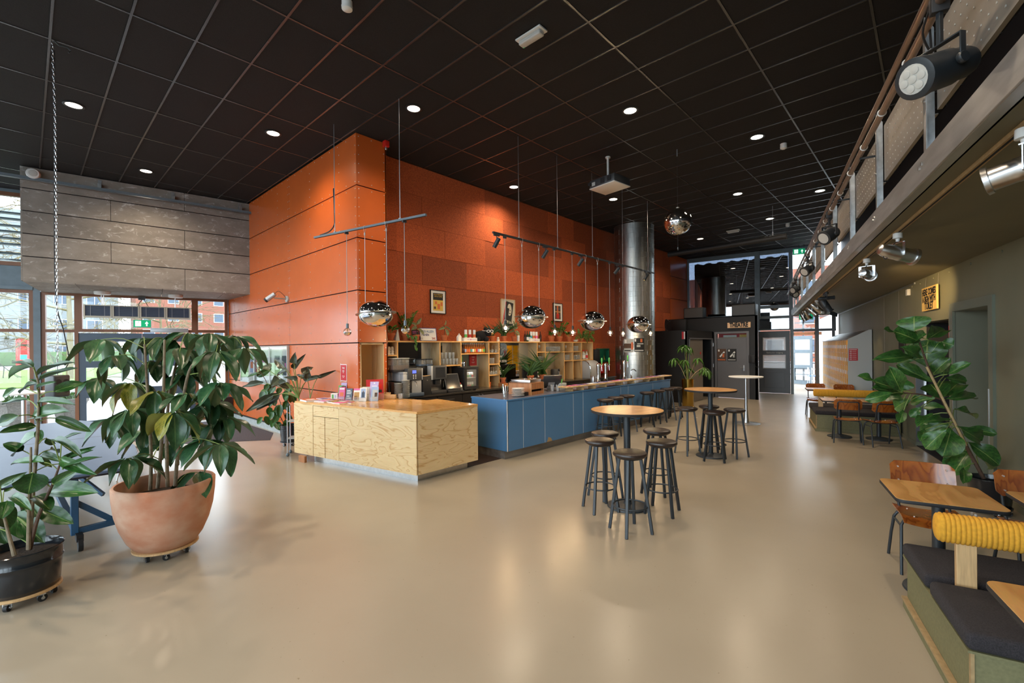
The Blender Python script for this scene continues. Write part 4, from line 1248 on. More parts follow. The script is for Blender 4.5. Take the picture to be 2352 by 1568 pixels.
for u in [-4.4 + 0.75 * i for i in range(18)]:
 z = 3.74 + (u + 13) * 0.06 / 26.2
 obj('pipe_clip', MB().tube([(u, 1.585 + 0.028 * math.cos(q * PI / 6), z + 0.028 * math.sin(q * PI / 6)) for q in range(12)], 0.005, 6, closed=True), M['inkwhite'], lp)
for u in PU[2:]:
 z = 3.74 + (u + 13) * 0.06 / 26.2
 obj('pipe_bracket', MB().bar((u, 1.45, z - 0.03), (u, 1.585, z - 0.03), 0.008, 0.02), M['blkmetal'], lp)
def cable(pts, r, parent, name='cable'):
 P = [Vector(p) for p in pts]
 out = []
 for i in range(len(P) - 1):
  p0, p1, p2, p3 = P[max(i - 1, 0)], P[i], P[i + 1], P[min(i + 2, len(P) - 1)]
  for k in range(5):
   t_ = k / 5
   out.append(0.5 * ((2 * p1) + (-p0 + p2) * t_ + (2 * p0 - 5 * p1 + 4 * p2 - p3) * t_ ** 2 + (-p0 + 3 * p1 - 3 * p2 + p3) * t_ ** 3))
 out.append(P[-1])
 return obj(name, MB().tube(out, r, 6), M['rubber'], parent)
def stage_lamp(u, lb, size, yaw, pitch, led=True, dz=-0.36):
 z = 3.74 + (u + 13) * 0.06 / 26.2
 p = G(u, 1.585, z)
 t = thing('stage_lamp', lb, 'lamp', p, R(13.98), 'stage lamps on the balcony pipe')
 s = size
 ax = 0.88 if led else 0.6
 obj('clamp', MB().box(-0.025, 0.025, -0.04, 0.04, -0.06, 0.035), M['rubber'], t, bevel=0.006)
 rm_ = Matrix.Rotation(yaw, 4, 'Z') @ Matrix.Rotation(pitch, 4, 'Y')
 T = Matrix.Translation((0, 0, dz * s - 0.05))
 yk = MB().box(-0.02 * s, 0.02 * s, -0.135 * s, 0.135 * s, 0.155 * s, 0.165 * s).box(-0.02 * s, 0.02 * s, -0.140 * s, -0.130 * s, -0.03 * s, 0.165 * s).box(-0.02 * s, 0.02 * s, 0.130 * s, 0.140 * s, -0.03 * s, 0.165 * s)
 yk.cyl((0, -0.15 * s, 0), (0, -0.12 * s, 0), 0.035 * s, n=10).cyl((0, 0.12 * s, 0), (0, 0.15 * s, 0), 0.035 * s, n=10)
 yk.box(-0.012, 0.012, -0.012, 0.012, 0.16 * s, -dz * s + 0.02)
 yk.rot(T @ Matrix.Rotation(yaw, 4, 'Z'))
 obj('yoke', yk, M['blkmetal'], t, bevel=0.002, seg=1)
 b_ = MB().lathe([(0.112, -0.20), (0.125, -0.195), (0.125, -0.15), (0.115, -0.145), (0.112, 0.05), (0.10, 0.055), (0.098, 0.16), (0.085, 0.20), (0.04, 0.22)], 28)
 for i in range(len(b_.v)):
  v = b_.v[i]
  b_.v[i] = (v[2] * ax, v[0] * s, v[1] * s)
 b_.rot(T @ rm_)
 obj('lamp_body', b_, M['blkmetal'], t)
 ln = MB().lathe([(0.02, -0.192), (0.088, -0.194), (0.090, -0.203), (0.02, -0.205)], 24)
 if led:
  for k in range(7):
   a = k * PI / 3
   c = (0, 0) if k == 6 else (0.055 * math.cos(a), 0.055 * math.sin(a))
   ln.lathe([(0.026, -0.203), (0.024, -0.209), (0.01, -0.211)], 14, c=(c[0], c[1], 0))
 for i in range(len(ln.v)):
  v = ln.v[i]
  ln.v[i] = (v[2] * ax, v[0] * s, v[1] * s)
 ln.rot(T @ rm_)
 obj('lens', ln, M['lens'], t)
 zz = dz * s - 0.05
 cable([(0.18 * s, 0.0, zz + 0.03), (0.30 * s, -0.03, zz + 0.10), (0.36 * s, -0.05, zz + 0.22), (0.2 * s, 0.03, zz + 0.32), (0.02, 0.02, 0.03)], 0.006, t)
 cable([(0.18 * s, 0.02, zz + 0.02), (0.42 * s, -0.06, zz + 0.12), (0.28 * s, -0.02, zz + 0.36), (0.1, 0.02, 0.05), (0.03, 0.0, 0.02)], 0.006, t)
 return t
stage_lamp(-3.52, 'large black stage lamp with seven lenses nearest the camera', 0.86, R(-55), R(-20), True, -0.38)
stage_lamp(1.15, 'second black stage lamp along the balcony pipe', 0.85, R(-50), R(-28), False, -0.30)
stage_lamp(4.65, 'third black stage lamp along the balcony pipe', 0.85, R(-45), R(-30), False, -0.30)
stage_lamp(8.6, 'fourth black stage lamp along the balcony pipe', 0.85, R(-45), R(-20), False, -0.30)
stage_lamp(9.6, 'farthest black stage lamp at the end of the balcony pipe', 0.85, R(30), R(-20), False, -0.34)
tk = thing('lighting_track', 'slim track under the balcony edge carrying spotlights', 'track', **GW)
obj('track', MB().box(-13, 13.2, 1.245, 1.285, 2.972, 3.0), M['mdfedge'], tk, smooth=0)
obj('track_slot', MB().box(-13, 13.2, 1.258, 1.272, 2.970, 2.972), M['blackgap'], tk, smooth=0)
def par_spot(u, aim, lit, lb, mat='chrome', power=0, L=0.26, r=0.062, drop=0.20):
 p = G(u, 1.265, 2.97)
 t = thing('track_spotlight', lb, 'spotlight', p, 0, 'spotlights under the balcony edge')
 obj('adapter', MB().lathe([(0.038, 0.0), (0.040, -0.05), (0.018, -0.055), (0.015, -0.085)], 16), M['white'] if mat == 'chrome' else M['blkmetal'], t)
 d = Vector(aim).normalized()
 q = d.to_track_quat('X', 'Z').to_matrix().to_4x4()
 T = Matrix.Translation((0, 0, -drop))
 yk = MB().bar((0, -r - 0.012, -0.03), (0, -r - 0.012, 0.105), 0.03, 0.005).bar((0, r + 0.012, -0.03), (0, r + 0.012, 0.105), 0.03, 0.005).box(-0.015, 0.015, -r - 0.014, r + 0.014, 0.10, 0.107)
 yaw = Matrix.Rotation(math.atan2(d.y, d.x), 4, 'Z')
 yk.rot(T @ yaw)
 obj('yoke', yk, M['alu'] if mat == 'chrome' else M['blkmetal'], t)
 b_ = MB().lathe([(0.01, -L * 0.62), (r * 0.7, -L * 0.58), (r * 0.9, -L * 0.45), (r, -L * 0.3), (r, L * 0.0), (r * 1.03, 0.01), (r * 1.03, 0.03), (r, 0.035), (r, L * 0.45), (r * 1.2, L * 0.46), (r * 1.25, L * 0.54), (r * 1.1, L * 0.55), (r * 0.9, L * 0.47)], 24)
 for i in range(len(b_.v)):
  v = b_.v[i]
  b_.v[i] = (v[2], v[0], v[1])
 b_.rot(T @ q)
 obj('can', b_, M[mat] if mat != 'chrome' else M['steel'], t)
 ln = MB().lathe([(0.005, L * 0.475), (r * 0.98, L * 0.475), (r * 0.98, L * 0.485), (0.005, L * 0.50)], 20)
 for i in range(len(ln.v)):
  v = ln.v[i]
  ln.v[i] = (v[2], v[0], v[1])
 ln.rot(T @ q)
 obj('lens', ln, M['warmlens'] if lit else M['lens'], t)
 cable([(0, 0, -0.08), (d.x * -0.05 + d.y * 0.05, d.y * -0.05, -0.13), (d.x * -0.12, d.y * -0.12, -drop - 0.06), (d.x * -L * 0.55, d.y * -L * 0.55, -drop - d.z * L * 0.5)], 0.004, t)
 if lit and power:
  l = bpy.data.lights.new('spot_lamp', 'SPOT')
  l.energy = power
  l.color = (1.0, 0.64, 0.26)
  l.spot_size = R(36)
  l.spot_blend = 1.0
  l.shadow_soft_size = 0.04
  o = bpy.data.objects.new('spot_lamp', l)
  link(o, t)
  o.location = Vector((0, 0, -drop)) + d * (L * 0.6)
  o.rotation_euler = d.to_track_quat('-Z', 'Y').to_euler()
 return t
par_spot(-3.55, (0.2, 0.9, -0.2), False, 'polished spotlight cut by the right edge of the photo', L=0.28)
par_spot(-1.05, (0.62, -0.80, -0.28), True, 'polished parcan spotlight nearest the camera under the balcony', L=0.30, r=0.068, power=30)
par_spot(0.47, tuple(G(2.95, 0.0, 2.62) - G(0.47, 1.265, 2.77)), True, 'polished parcan spotlight aimed at the yellow sign', power=520)
par_spot(4.6, (0.3, -0.8, 0.05), False, 'slim black cylinder spotlight above the barn door lamp', 'blkmetal', L=0.26, r=0.035, drop=0.13)
bd = par_spot(4.85, (0.1, -0.45, -0.9), False, 'black spotlight with barn door flaps', 'blkmetal', L=0.30, r=0.075, drop=0.26)
obj('barn_door', MB().cbox((0.12, -0.12, -0.42), (0.14, 0.14, 0.004), Euler((0.6, 0.5, 0)).to_matrix()).cbox((-0.08, -0.16, -0.46), (0.12, 0.14, 0.004), Euler((0.5, -0.7, 0)).to_matrix()), M['blkmetal'], bd, smooth=0)
for k, (u, w) in enumerate(((6.55, 'first'), (7.7, 'second'), (9.2, 'third'), (10.6, 'fourth'))):
 par_spot(u, (0.3 - 0.25 * (k % 2), -0.55 + 0.3 * (k // 2), -0.55), True, '%s of the four far polished spotlights under the balcony' % w, power=25)
# benches, cafe tables, veneer chairs
def bench(u0, u1, ur, v1, lb, far):
 t = thing('double_bench', lb, 'bench', **GW)
 obj('box', MB().prism([(u0 + 0.02, 0.03), (u1 - 0.02, 0.03), (u1 - 0.02, v1 - 0.02), (u0 + 0.02, v1 - 0.02)], 0.07, 0.36), M['mdf'], t, bevel=0.003, seg=1, smooth=0)
 obj('plinth', MB().box(u0 + 0.02, u1 - 0.02, 0.03, v1 + 0.005, 0.0, 0.07), M['mdf'], t, smooth=0)
 obj('plinth_edge', MB().box(u0 + 0.015, u1 - 0.015, v1 - 0.019, v1 + 0.012, 0.056, 0.074), M['mdfedge'], t, smooth=0)
 obj('corner_strip', MB().box(u0 + 0.012, u0 + 0.034, v1 - 0.026, v1 - 0.012, 0.07, 0.36), M['mdfedge'], t, smooth=0)
 for a, b_ in ((u0, ur - 0.035), (ur + 0.035, u1)):
  obj('seat_cushion', MB().box(a, b_, 0.03, v1 + 0.005, 0.362, 0.452), M['cushion'], t, bevel=0.028, seg=4)
 obj('seat_board', MB().box(u0 + 0.005, u1 - 0.005, 0.03, v1, 0.350, 0.362), M['mdf'], t, smooth=0)
 for v in (v1 - 0.17, v1 * 0.5, 0.22):
  obj('roll_post', MB().box(ur - 0.018, ur + 0.018, v - 0.045, v + 0.045, 0.36, 0.70), M['oak'], t, bevel=0.003, seg=1)
 prof = []
 n = int((v1 - 0.06) / 0.022)
 vs, fs = [], []
 seg = 20
 ring_ = []
 ys = []
 for i in range(n * 3 + 1):
  ys.append((0.04 + (v1 - 0.07) * i / (n * 3), 0.0 if i % 3 else -0.005))
 N_ = len(ys)
 for i, (y, dr) in enumerate(ys):
  e = min(i, N_ - 1 - i)
  sh_ = [0.50, 0.80, 0.93, 0.985][e] if e < 4 else 1.0
  for k in range(seg):
   a = 2 * PI * k / seg
   cx = abs(math.cos(a)) ** 0.75 * (1 if math.cos(a) > 0 else -1)
   cz = abs(math.sin(a)) ** 0.75 * (1 if math.sin(a) > 0 else -1)
   vs.append((ur + (0.062 + dr) * sh_ * cx, y, 0.765 + (0.085 + dr) * sh_ * cz))
 for i in range(N_ - 1):
  for k in range(seg):
   fs.append((i * seg + k, i * seg + (k + 1) % seg, (i + 1) * seg + (k + 1) % seg, (i + 1) * seg + k))
 fs.append(tuple(range(seg)))
 fs.append(tuple((N_ - 1) * seg + k for k in range(seg))[::-1])
 obj('bolster', MB().add(vs, fs), M['yellowcloth'], t, smooth=60)
 return t
bench(-3.89, -2.72, -3.28, 1.60, 'double bench with yellow ribbed bolster at the lower right corner', False)
bench(4.82, 6.40, 5.62, 1.46, 'double bench with yellow ribbed bolster in front of the lockers', True)
def cafe_table(u, v, lb, su=0.60, sv=0.60):
 t = thing('cafe_table', lb, 'table', G(u, v, 0), R(13.98), 'square cafe tables on the right')
 def rr_(w, h, r):
  pts = []
  for cx, cy, a0 in ((w / 2 - r, h / 2 - r, 0), (-w / 2 + r, h / 2 - r, 90), (-w / 2 + r, -h / 2 + r, 180), (w / 2 - r, -h / 2 + r, 270)):
   for k in range(5):
    a = R(a0 + 22.5 * k)
    pts.append((cx + r * math.cos(a), cy + r * math.sin(a)))
  return pts
 obj('table_top', MB().prism(rr_(su - 0.006, sv - 0.006, 0.05), 0.738, 0.751), M['tabletop'], t, bevel=0.001, seg=1)
 obj('edge_band', MB().prism(rr_(su, sv, 0.053), 0.722, 0.7475), M['rubber'], t, bevel=0.004, seg=2)
 obj('pole', MB().cyl((0, 0, 0.03), (0, 0, 0.722), 0.038, n=20), M['blkmetal'], t)
 obj('base', MB().lathe([(0.205, 0.0), (0.21, 0.006), (0.205, 0.02), (0.10, 0.045), (0.045, 0.06)], 36), M['blkmetal'], t)
 return t
cafe_table(-2.415, 1.328, 'square veneered cafe table beside the near bench')
cafe_table(-2.415, 0.585, 'square veneered cafe table cut by the right edge of the photo')
cafe_table(-4.25, 1.268, 'square veneered cafe table in the lower right corner')
cafe_table(4.33, 1.10, 'left cafe table behind the two veneer chairs', 0.60, 0.62)
cafe_table(4.33, 0.47, 'right cafe table behind the two veneer chairs', 0.60, 0.62)
cafe_table(6.95, 1.18, 'cafe table beyond the far bench, under its yellow bolster line')
def curved_board(w, h, bow, tilt, th=0.011, cut=0.0, n=12):
 vs, fs = [], []
 for side in (0, 1):
  for i in range(n + 1):
   s_ = i / n - 0.5
   for j in range(5):
    q = j / 4
    x = s_ * w * (1.0 - cut * (1 - q))
    e = max(0.0, abs(s_) - 0.42) / 0.08
    lo = 0.035 * e * e if j == 0 else 0
    hi = -0.035 * e * e if j == 4 else 0
    y = -bow * (2 * s_) ** 2 + tilt * q + side * th
    vs.append((x, y, q * h + lo + hi))
 def idx(sd, i, j):
  return sd * (n + 1) * 5 + i * 5 + j
 for i in range(n):
  for j in range(4):
   fs.append((idx(0, i, j), idx(0, i + 1, j), idx(0, i + 1, j + 1), idx(0, i, j + 1)))
   fs.append((idx(1, i, j), idx(1, i, j + 1), idx(1, i + 1, j + 1), idx(1, i + 1, j)))
 for i in range(n):
  fs.append((idx(0, i, 0), idx(1, i, 0), idx(1, i + 1, 0), idx(0, i + 1, 0)))
  fs.append((idx(0, i, 4), idx(0, i + 1, 4), idx(1, i + 1, 4), idx(1, i, 4)))
 for j in range(4):
  fs.append((idx(0, 0, j), idx(0, 0, j + 1), idx(1, 0, j + 1), idx(1, 0, j)))
  fs.append((idx(0, n, j), idx(1, n, j), idx(1, n, j + 1), idx(0, n, j + 1)))
 return MB().add(vs, fs)
def make_chair():
 t = thing('veneer_chair', 'chair', 'chair')
 bk = curved_board(0.43, 0.20, 0.035, 0.05)
 bk.rot(Matrix.Translation((0, 0.20, 0.635)))
 obj('backrest', bk, M['veneer'], t, smooth=50)
 se = MB()
 vs, fs = [], []
 n, mm = 10, 8
 for side in (0, 1):
  for i in range(n + 1):
   for j in range(mm + 1):
    x = (i / n - 0.5) * (0.41 + 0.01 * j / mm)
    y = 0.19 - 0.40 * j / mm
    z = 0.445 + 0.022 * (2 * abs(i / n - 0.5)) ** 2 - (0.03 * max(0, (j / mm - 0.75) / 0.25) ** 2) - side * 0.011
    vs.append((x, y, z))
 st_ = (n + 1) * (mm + 1)
 for i in range(n):
  for j in range(mm):
   a = i * (mm + 1) + j
   fs.append((a, a + 1, a + mm + 2, a + mm + 1))
   fs.append((st_ + a, st_ + a + mm + 1, st_ + a + mm + 2, st_ + a + 1))
 for i in range(n):
  a, c = i * (mm + 1), i * (mm + 1) + mm
  fs.append((a, a + mm + 1, st_ + a + mm + 1, st_ + a))
  fs.append((c, st_ + c, st_ + c + mm + 1, c + mm + 1))
 for j in range(mm):
  a, c = j, n * (mm + 1) + j
  fs.append((a, st_ + a, st_ + a + 1, a + 1))
  fs.append((c, c + 1, st_ + c + 1, st_ + c))
 obj('seat', MB().add(vs, fs), M['veneer'], t, smooth=50)
 def arc(pts):
  return pts
 hoop = []
 for s_ in (-1, 1):
  pts = [(s_ * 0.165, 0.13, 0.425), (s_ * 0.165, 0.19, 0.52), (s_ * 0.162, 0.235, 0.70), (s_ * 0.160, 0.252, 0.765), (s_ * 0.148, 0.257, 0.785), (s_ * 0.125, 0.259, 0.793)]
  hoop.append(pts)
 obj('back_frame', MB().tube(hoop[0] + [(0, 0.262, 0.786)] + hoop[1][::-1], 0.0105, 10), M['blkmetal'], t)
 for s_ in (-1, 1):
  for q, (yt, yb) in enumerate(((-0.10, -0.20), (0.11, 0.23))):
   lg = [(s_ * 0.03, yt, 0.425), (s_ * 0.14, yt, 0.425), (s_ * 0.185, yt, 0.415), (s_ * 0.205, yt - 0.0 + (yb - yt) * 0.1, 0.375), (s_ * 0.215, yb * 0.55 + yt * 0.45, 0.22), (s_ * 0.225, yb, 0.0)]
   obj('leg', MB().tube(lg, 0.0115, 10), M['blkmetal'], t)
  obj('side_stretcher', MB().cyl((s_ * 0.203, -0.105, 0.36), (s_ * 0.203, 0.125, 0.36), 0.008, n=8), M['blkmetal'], t)
 obj('seat_rail', MB().cyl((-0.14, -0.10, 0.425), (0.14, -0.10, 0.425), 0.010, n=8).cyl((-0.14, 0.11, 0.425), (0.14, 0.11, 0.425), 0.010, n=8), M['blkmetal'], t)
 rv = MB()
 for s_ in (-1, 1):
  for z, y in ((0.68, 0.205), (0.79, 0.225)):
   rv.cyl((s_ * 0.16, y - 0.030, z), (s_ * 0.16, y - 0.008, z), 0.006, n=8)
  rv.cyl((s_ * 0.12, 0.11, 0.44), (s_ * 0.12, 0.11, 0.458), 0.006, n=8).cyl((s_ * 0.12, -0.10, 0.44), (s_ * 0.12, -0.10, 0.458), 0.006, n=8)
 s = obj('rivets', rv, M['screw'], t)
 s['kind'] = 'stuff'
 return t
ch0 = make_chair()
a0 = R(13.98)
CH = [(-1.98, 1.27, a0 - PI / 2, 'red brown veneer chair behind the near cafe table', None),
      (-1.98, 0.60, a0 - PI / 2 + 0.05, 'red brown veneer chair at the right edge by the fiddle leaf fig', None),
      (3.80, 1.045, a0 + PI / 2 - 0.05, 'left of two veneer chairs seen from behind by the far bench', None),
      (3.68, 0.560, a0 + PI / 2 + 0.25, 'right of two veneer chairs seen from behind, behind the fig leaves', None),
      (7.35, 1.22, a0 - PI / 2, 'veneer chair top peeking above the far bolster at its left end', None),
      (7.25, 0.62, a0 - PI / 2, 'veneer chair top peeking above the far bolster before the lockers', None)]
for i, (u, v, rz, lb, g) in enumerate(CH):
 p = G(u, v, 0)
 if i == 0:
  ch0.location = p
  ch0.rotation_euler = (0, 0, rz)
  tag(ch0, lb, 'chair', 'veneer chairs')
 else:
  dup(ch0, p, rz, lb, 'veneer chairs')
# lockers
lk = thing('locker_wall', 'bank of yellow lockers with pale grey end and sloping top', 'lockers', **GW)
L0, L1, LVd = 7.52, 13.2, 0.52
obj('end_panel', MB().add([(L0, 0.02, 0.0), (L0, LVd, 0.0), (L0, LVd, 2.0), (L0, 0.08, 2.24), (L0, 0.02, 2.24), (L0 + 0.02, 0.02, 0.0), (L0 + 0.02, LVd, 0.0), (L0 + 0.02, LVd, 2.0), (L0 + 0.02, 0.08, 2.24), (L0 + 0.02, 0.02, 2.24)],
                          [(0, 1, 2, 3, 4), (9, 8, 7, 6, 5), (0, 5, 6, 1), (1, 6, 7, 2), (2, 7, 8, 3), (3, 8, 9, 4), (4, 9, 5, 0)]), M['lockerside'], lk, smooth=0)
obj('carcass', MB().box(L0 + 0.02, L1, 0.02, LVd - 0.026, 0.0, 1.99), M['locker'], lk, smooth=0)
obj('sloping_top', MB().add([(L0 + 0.02, LVd, 2.0), (L1, LVd, 2.0), (L1, 0.02, 2.24), (L0 + 0.02, 0.02, 2.24), (L0 + 0.02, LVd, 1.985), (L1, LVd, 1.985), (L1, 0.02, 2.22), (L0 + 0.02, 0.02, 2.22)],
       [(0, 1, 2, 3), (7, 6, 5, 4), (0, 4, 5, 1), (1, 5, 6, 2), (2, 6, 7, 3), (3, 7, 4, 0)]), M['galvdark'], lk, smooth=0)
lkw, lkh = 0.30, 0.335
dm = MB().box(0.008, lkw - 0.008, 0, 0.018, 0.006, lkh - 0.006).mesh('locker_door', 0.003, 1, 0)
dm.materials.append(M['locker'])
hm = MB().box(0.03, 0.055, 0.018, 0.030, 0.12, 0.21).mesh('lock', smooth=0)
hm.materials.append(M['alu'])
tm = MB().box(0.06, 0.075, 0.018, 0.021, 0.05, 0.10).mesh('key_tag', smooth=0)
tm.materials.append(M['red'])
ncol = int((L1 - L0 - 0.03) / lkw)
for i in range(ncol):
 for j in range(5):
  o = bpy.data.objects.new('locker_door', dm)
  link(o, lk)
  o.location = (L0 + 0.022 + i * lkw, LVd - 0.025, 0.30 + j * lkh)
  h = bpy.data.objects.new('lock', hm)
  link(h, o)
  if (i * 7 + j * 3) % 5 == 0:
   h = bpy.data.objects.new('key_tag', tm)
   link(h, o)
st = MB()
for i in range(ncol + 1):
 st.box(L0 + 0.018 + i * lkw, L0 + 0.026 + i * lkw, LVd - 0.02, LVd - 0.004, 0.28, 1.98)
obj('divider_strips', st, M['white'], lk, smooth=0)
ps = obj('notice', MB().box(L0 - 0.003, L0 - 0.001, 0.31, 0.50, 1.45, 1.76), M['paperred'], None, smooth=0, **GW)
tag(ps, 'red notice with white lettering on the grey locker end', 'notice')
obj('print', MB().box(L0 - 0.004, L0 - 0.003, 0.33, 0.49, 1.728, 1.74), M['inkwhite'], ps, smooth=0)
for j in range(5):
 z = 1.69 - j * 0.05
 obj('print', MB().box(L0 - 0.004, L0 - 0.003, 0.47, 0.478, z - 0.012, z + 0.012).box(L0 - 0.004, L0 - 0.003, 0.445, 0.46, z - 0.014, z + 0.014).box(L0 - 0.004, L0 - 0.003, 0.34, 0.43, z + 0.004, z + 0.007).box(L0 - 0.004, L0 - 0.003, 0.34, 0.43, z - 0.007, z - 0.004), M['inkwhite'], ps, smooth=0)
# signs and bits on the olive wall
sg = thing('wooden_sign', 'yellow hand painted board announcing the toilet on the olive wall', 'sign', **GW)
obj('board', MB().box(2.56, 3.30, 0.03, 0.055, 2.415, 2.80), M['yellowsign'], sg, smooth=0)
for i, (tx, z, sz) in enumerate((('HERE COMES', 2.715, 0.145), ('A SIGN WITH', 2.60, 0.135), ('TOILET', 2.485, 0.165))):
 text('lettering', tx, sz, M['ink'], sg, (2.93, 0.057, z), (R(90), 0, R(180)), ext=0.001, sx=0.80, bold=0.006)
obj('hanging_wire', MB().cyl((2.62, 0.02, 2.80), (2.62, 0.01, 2.98), 0.002, n=5).cyl((3.24, 0.02, 2.80), (3.24, 0.01, 2.98), 0.002, n=5), M['cable'], sg)
tag(obj('wall_box', MB().box(4.20, 4.32, 0.0, 0.05, 2.78, 2.90), M['white'], None, bevel=0.008, **GW), 'small white box high on the olive wall left of the sign', 'wall box')
rs = obj('safety_sign', MB().box(2.18, 2.24, 0.001, 0.004, 1.88, 2.13), M['red'], None, smooth=0, **GW)
tag(rs, 'small red safety sign between the dark doorway and lift', 'sign')
obj('pictogram', MB().box(2.20, 2.22, 0.004, 0.005, 1.96, 2.05), M['inkwhite'], rs, smooth=0)
for u, w in ((6.2, 'left'), (4.95, 'right')):
 tag(obj('hanging_wire', MB().cyl((u, 0.02, 1.2), (u, 0.02, 2.97), 0.0025, n=5), M['cable'], None, **GW), 'thin picture wire on the olive wall, the %s of two' % w, 'wire', 'picture wires')
pt = obj('portrait', MB().box(4.55, 4.95, 0.012, 0.03, 1.30, 1.98), M['ink'], None, smooth=0, **GW)
tag(pt, 'dark portrait photograph half hidden by the fig plant', 'picture')
obj('print', MB().sph((4.72, 0.031, 1.62), 0.09, 14, 8, (0.8, 0.02, 1.3)), M['tan'], pt)
cr_ = thing('picture_rail', 'thin metal picture rail at the top of the olive wall', 'rail', **GW)
obj('rail_profile', MB().box(3.9, 13.3, 0.0, 0.018, 2.955, 2.985), M['alu'], cr_, smooth=0)
sc_ = MB()
for u in (-3.2, -1.9, -0.6, 0.5, 1.4, 2.2, 2.9, 3.6, 4.1):
 sc_.cyl((u, 0, 2.93), (u, 0.012, 2.93), 0.018, n=10)
tag(obj('wall_knobs', sc_, M['green'], None, **GW), 'row of small round knobs along the top of the olive wall', 'knobs', kind='stuff')
pic = obj('wall_picture', MB().box(5.6, 6.3, -0.098, -0.06, 3.9, 4.7), M['ink'], None, smooth=0, **GW)
tag(pic, 'dark picture hung behind the balcony railing', 'picture')
obj('print', MB().sph((5.9, -0.058, 4.25), 0.16, 14, 8, (0.7, 0.02, 1.2)), M['tan'], pic)
pic = obj('wall_picture', MB().box(-1.1, -0.8, -0.098, -0.07, 3.55, 4.05), M['inkwhite'], None, smooth=0, **GW)
tag(pic, 'small pale picture with red print behind the balcony railing', 'picture')
obj('print', MB().box(-1.02, -0.88, -0.07, -0.068, 3.65, 3.8), M['red'], pic, smooth=0)
# pendant tracks, globes, bulbs
def suspended_track(name, lb, p0, p1, wires, mat):
 t = thing(name, lb, 'track', p0)
 d = Vector(p1) - Vector(p0)
 L = d.length
 t.rotation_euler = (0, 0, math.atan2(d.y, d.x))
 obj('track_profile', MB().box(0, L, -0.018, 0.018, -0.016, 0.016), M[mat], t, bevel=0.002, seg=1, smooth=0)
 obj('track_slot', MB().box(0.01, L - 0.01, -0.008, 0.008, -0.018, -0.0155), M['blackgap'], t, smooth=0)
 for w in wires:
  obj('hanging_wire', MB().cyl((w, 0, 0.016), (w, 0, CEIL - p0[2]), 0.006, n=6).box(w - 0.02, w + 0.02, -0.012, 0.012, 0.014, 0.03), M['alu'], t)
 return t
TZ = 3.782
T1a, T1b = (3.382, 7.725, TZ), (3.925, 5.295, TZ)
T2a, T2b = (5.29, 5.319, TZ), (11.22, 5.306, TZ)
t1 = suspended_track('suspended_track', 'short grey suspended track over the reception counter', T1a, T1b, (0.525, 1.982), 'steelblue')
t2 = suspended_track('suspended_track', 'long black suspended track over the blue bar', T2a, T2b, (0.65, 1.77, 3.0, 4.29, 5.58), 'blkmetal')
cable([(0.50, 0, 0.75), (0.52, 0, 0.25), (0.50, 0, 0.13), (0.38, 0, 0.05), (0.15, 0, 0.022)], 0.010, t1)
def along(a, b, s_):
 a, b = Vector(a), Vector(b)
 return a + (b - a).normalized() * s_
def globe(p, rz, lb, tilt=0.02):
 t = thing('globe_pendant', lb, 'pendant lamp', p, rz, 'chrome globe pendants')
 up_, lo_ = [], []
 for i in range(13):
  a = PI / 2 * i / 12
  up_.append((0.262 * math.cos(a) + 0.0005, 0.006 + 0.205 * math.sin(a)))
  lo_.append((0.262 * math.cos(a) + 0.0005, -0.006 - 0.205 * math.sin(a)))
 obj('upper_dome', MB().lathe(up_, 48), M['chrome'], t, smooth=70)
 obj('lower_dome', MB().lathe(lo_, 48), M['chrome'], t, smooth=70)
 obj('ring_plate', MB().lathe([(0.24, -0.006), (0.305, -0.005), (0.309, 0.0), (0.305, 0.005), (0.24, 0.006)], 56), M['alu'], t, rot=(0.02, tilt, 0))
 for s_ in (-1, 1):
  obj('cable', MB().cyl((s_ * 0.235, 0, 0.0), (s_ * 0.235, 0, TZ - p[2] - 0.10), 0.0045, n=6), M['cable'], t)
  z = TZ - p[2]
  obj('cable_loop', MB().box(s_ * 0.235 - 0.008, s_ * 0.235 + 0.008, -0.008, 0.008, z - 0.125, z - 0.085).tube([(s_ * 0.235, 0, z - 0.085), (s_ * 0.235, 0.018, z - 0.05), (s_ * 0.235, 0.022, z + 0.012), (s_ * 0.235, 0, z + 0.024), (s_ * 0.235, -0.022, z + 0.012), (s_ * 0.235, -0.018, z - 0.05)], 0.003, 6, closed=True), M['cable'], t)
 return t
a1 = math.atan2(T1b[1] - T1a[1], T1b[0] - T1a[0])
globe((3.70, 6.296, 2.414), a1, 'largest chrome globe pendant above the plywood counter', -0.09)
globe((6.247, 5.317, 2.42), 0, 'chrome globe pendant in front of the tilted face poster')
globe((8.248, 5.313, 2.42), 0, 'chrome globe pendant between the small framed picture and the duct')
globe((10.313, 5.308, 2.415), 0, 'small far chrome globe pendant before the steel duct')
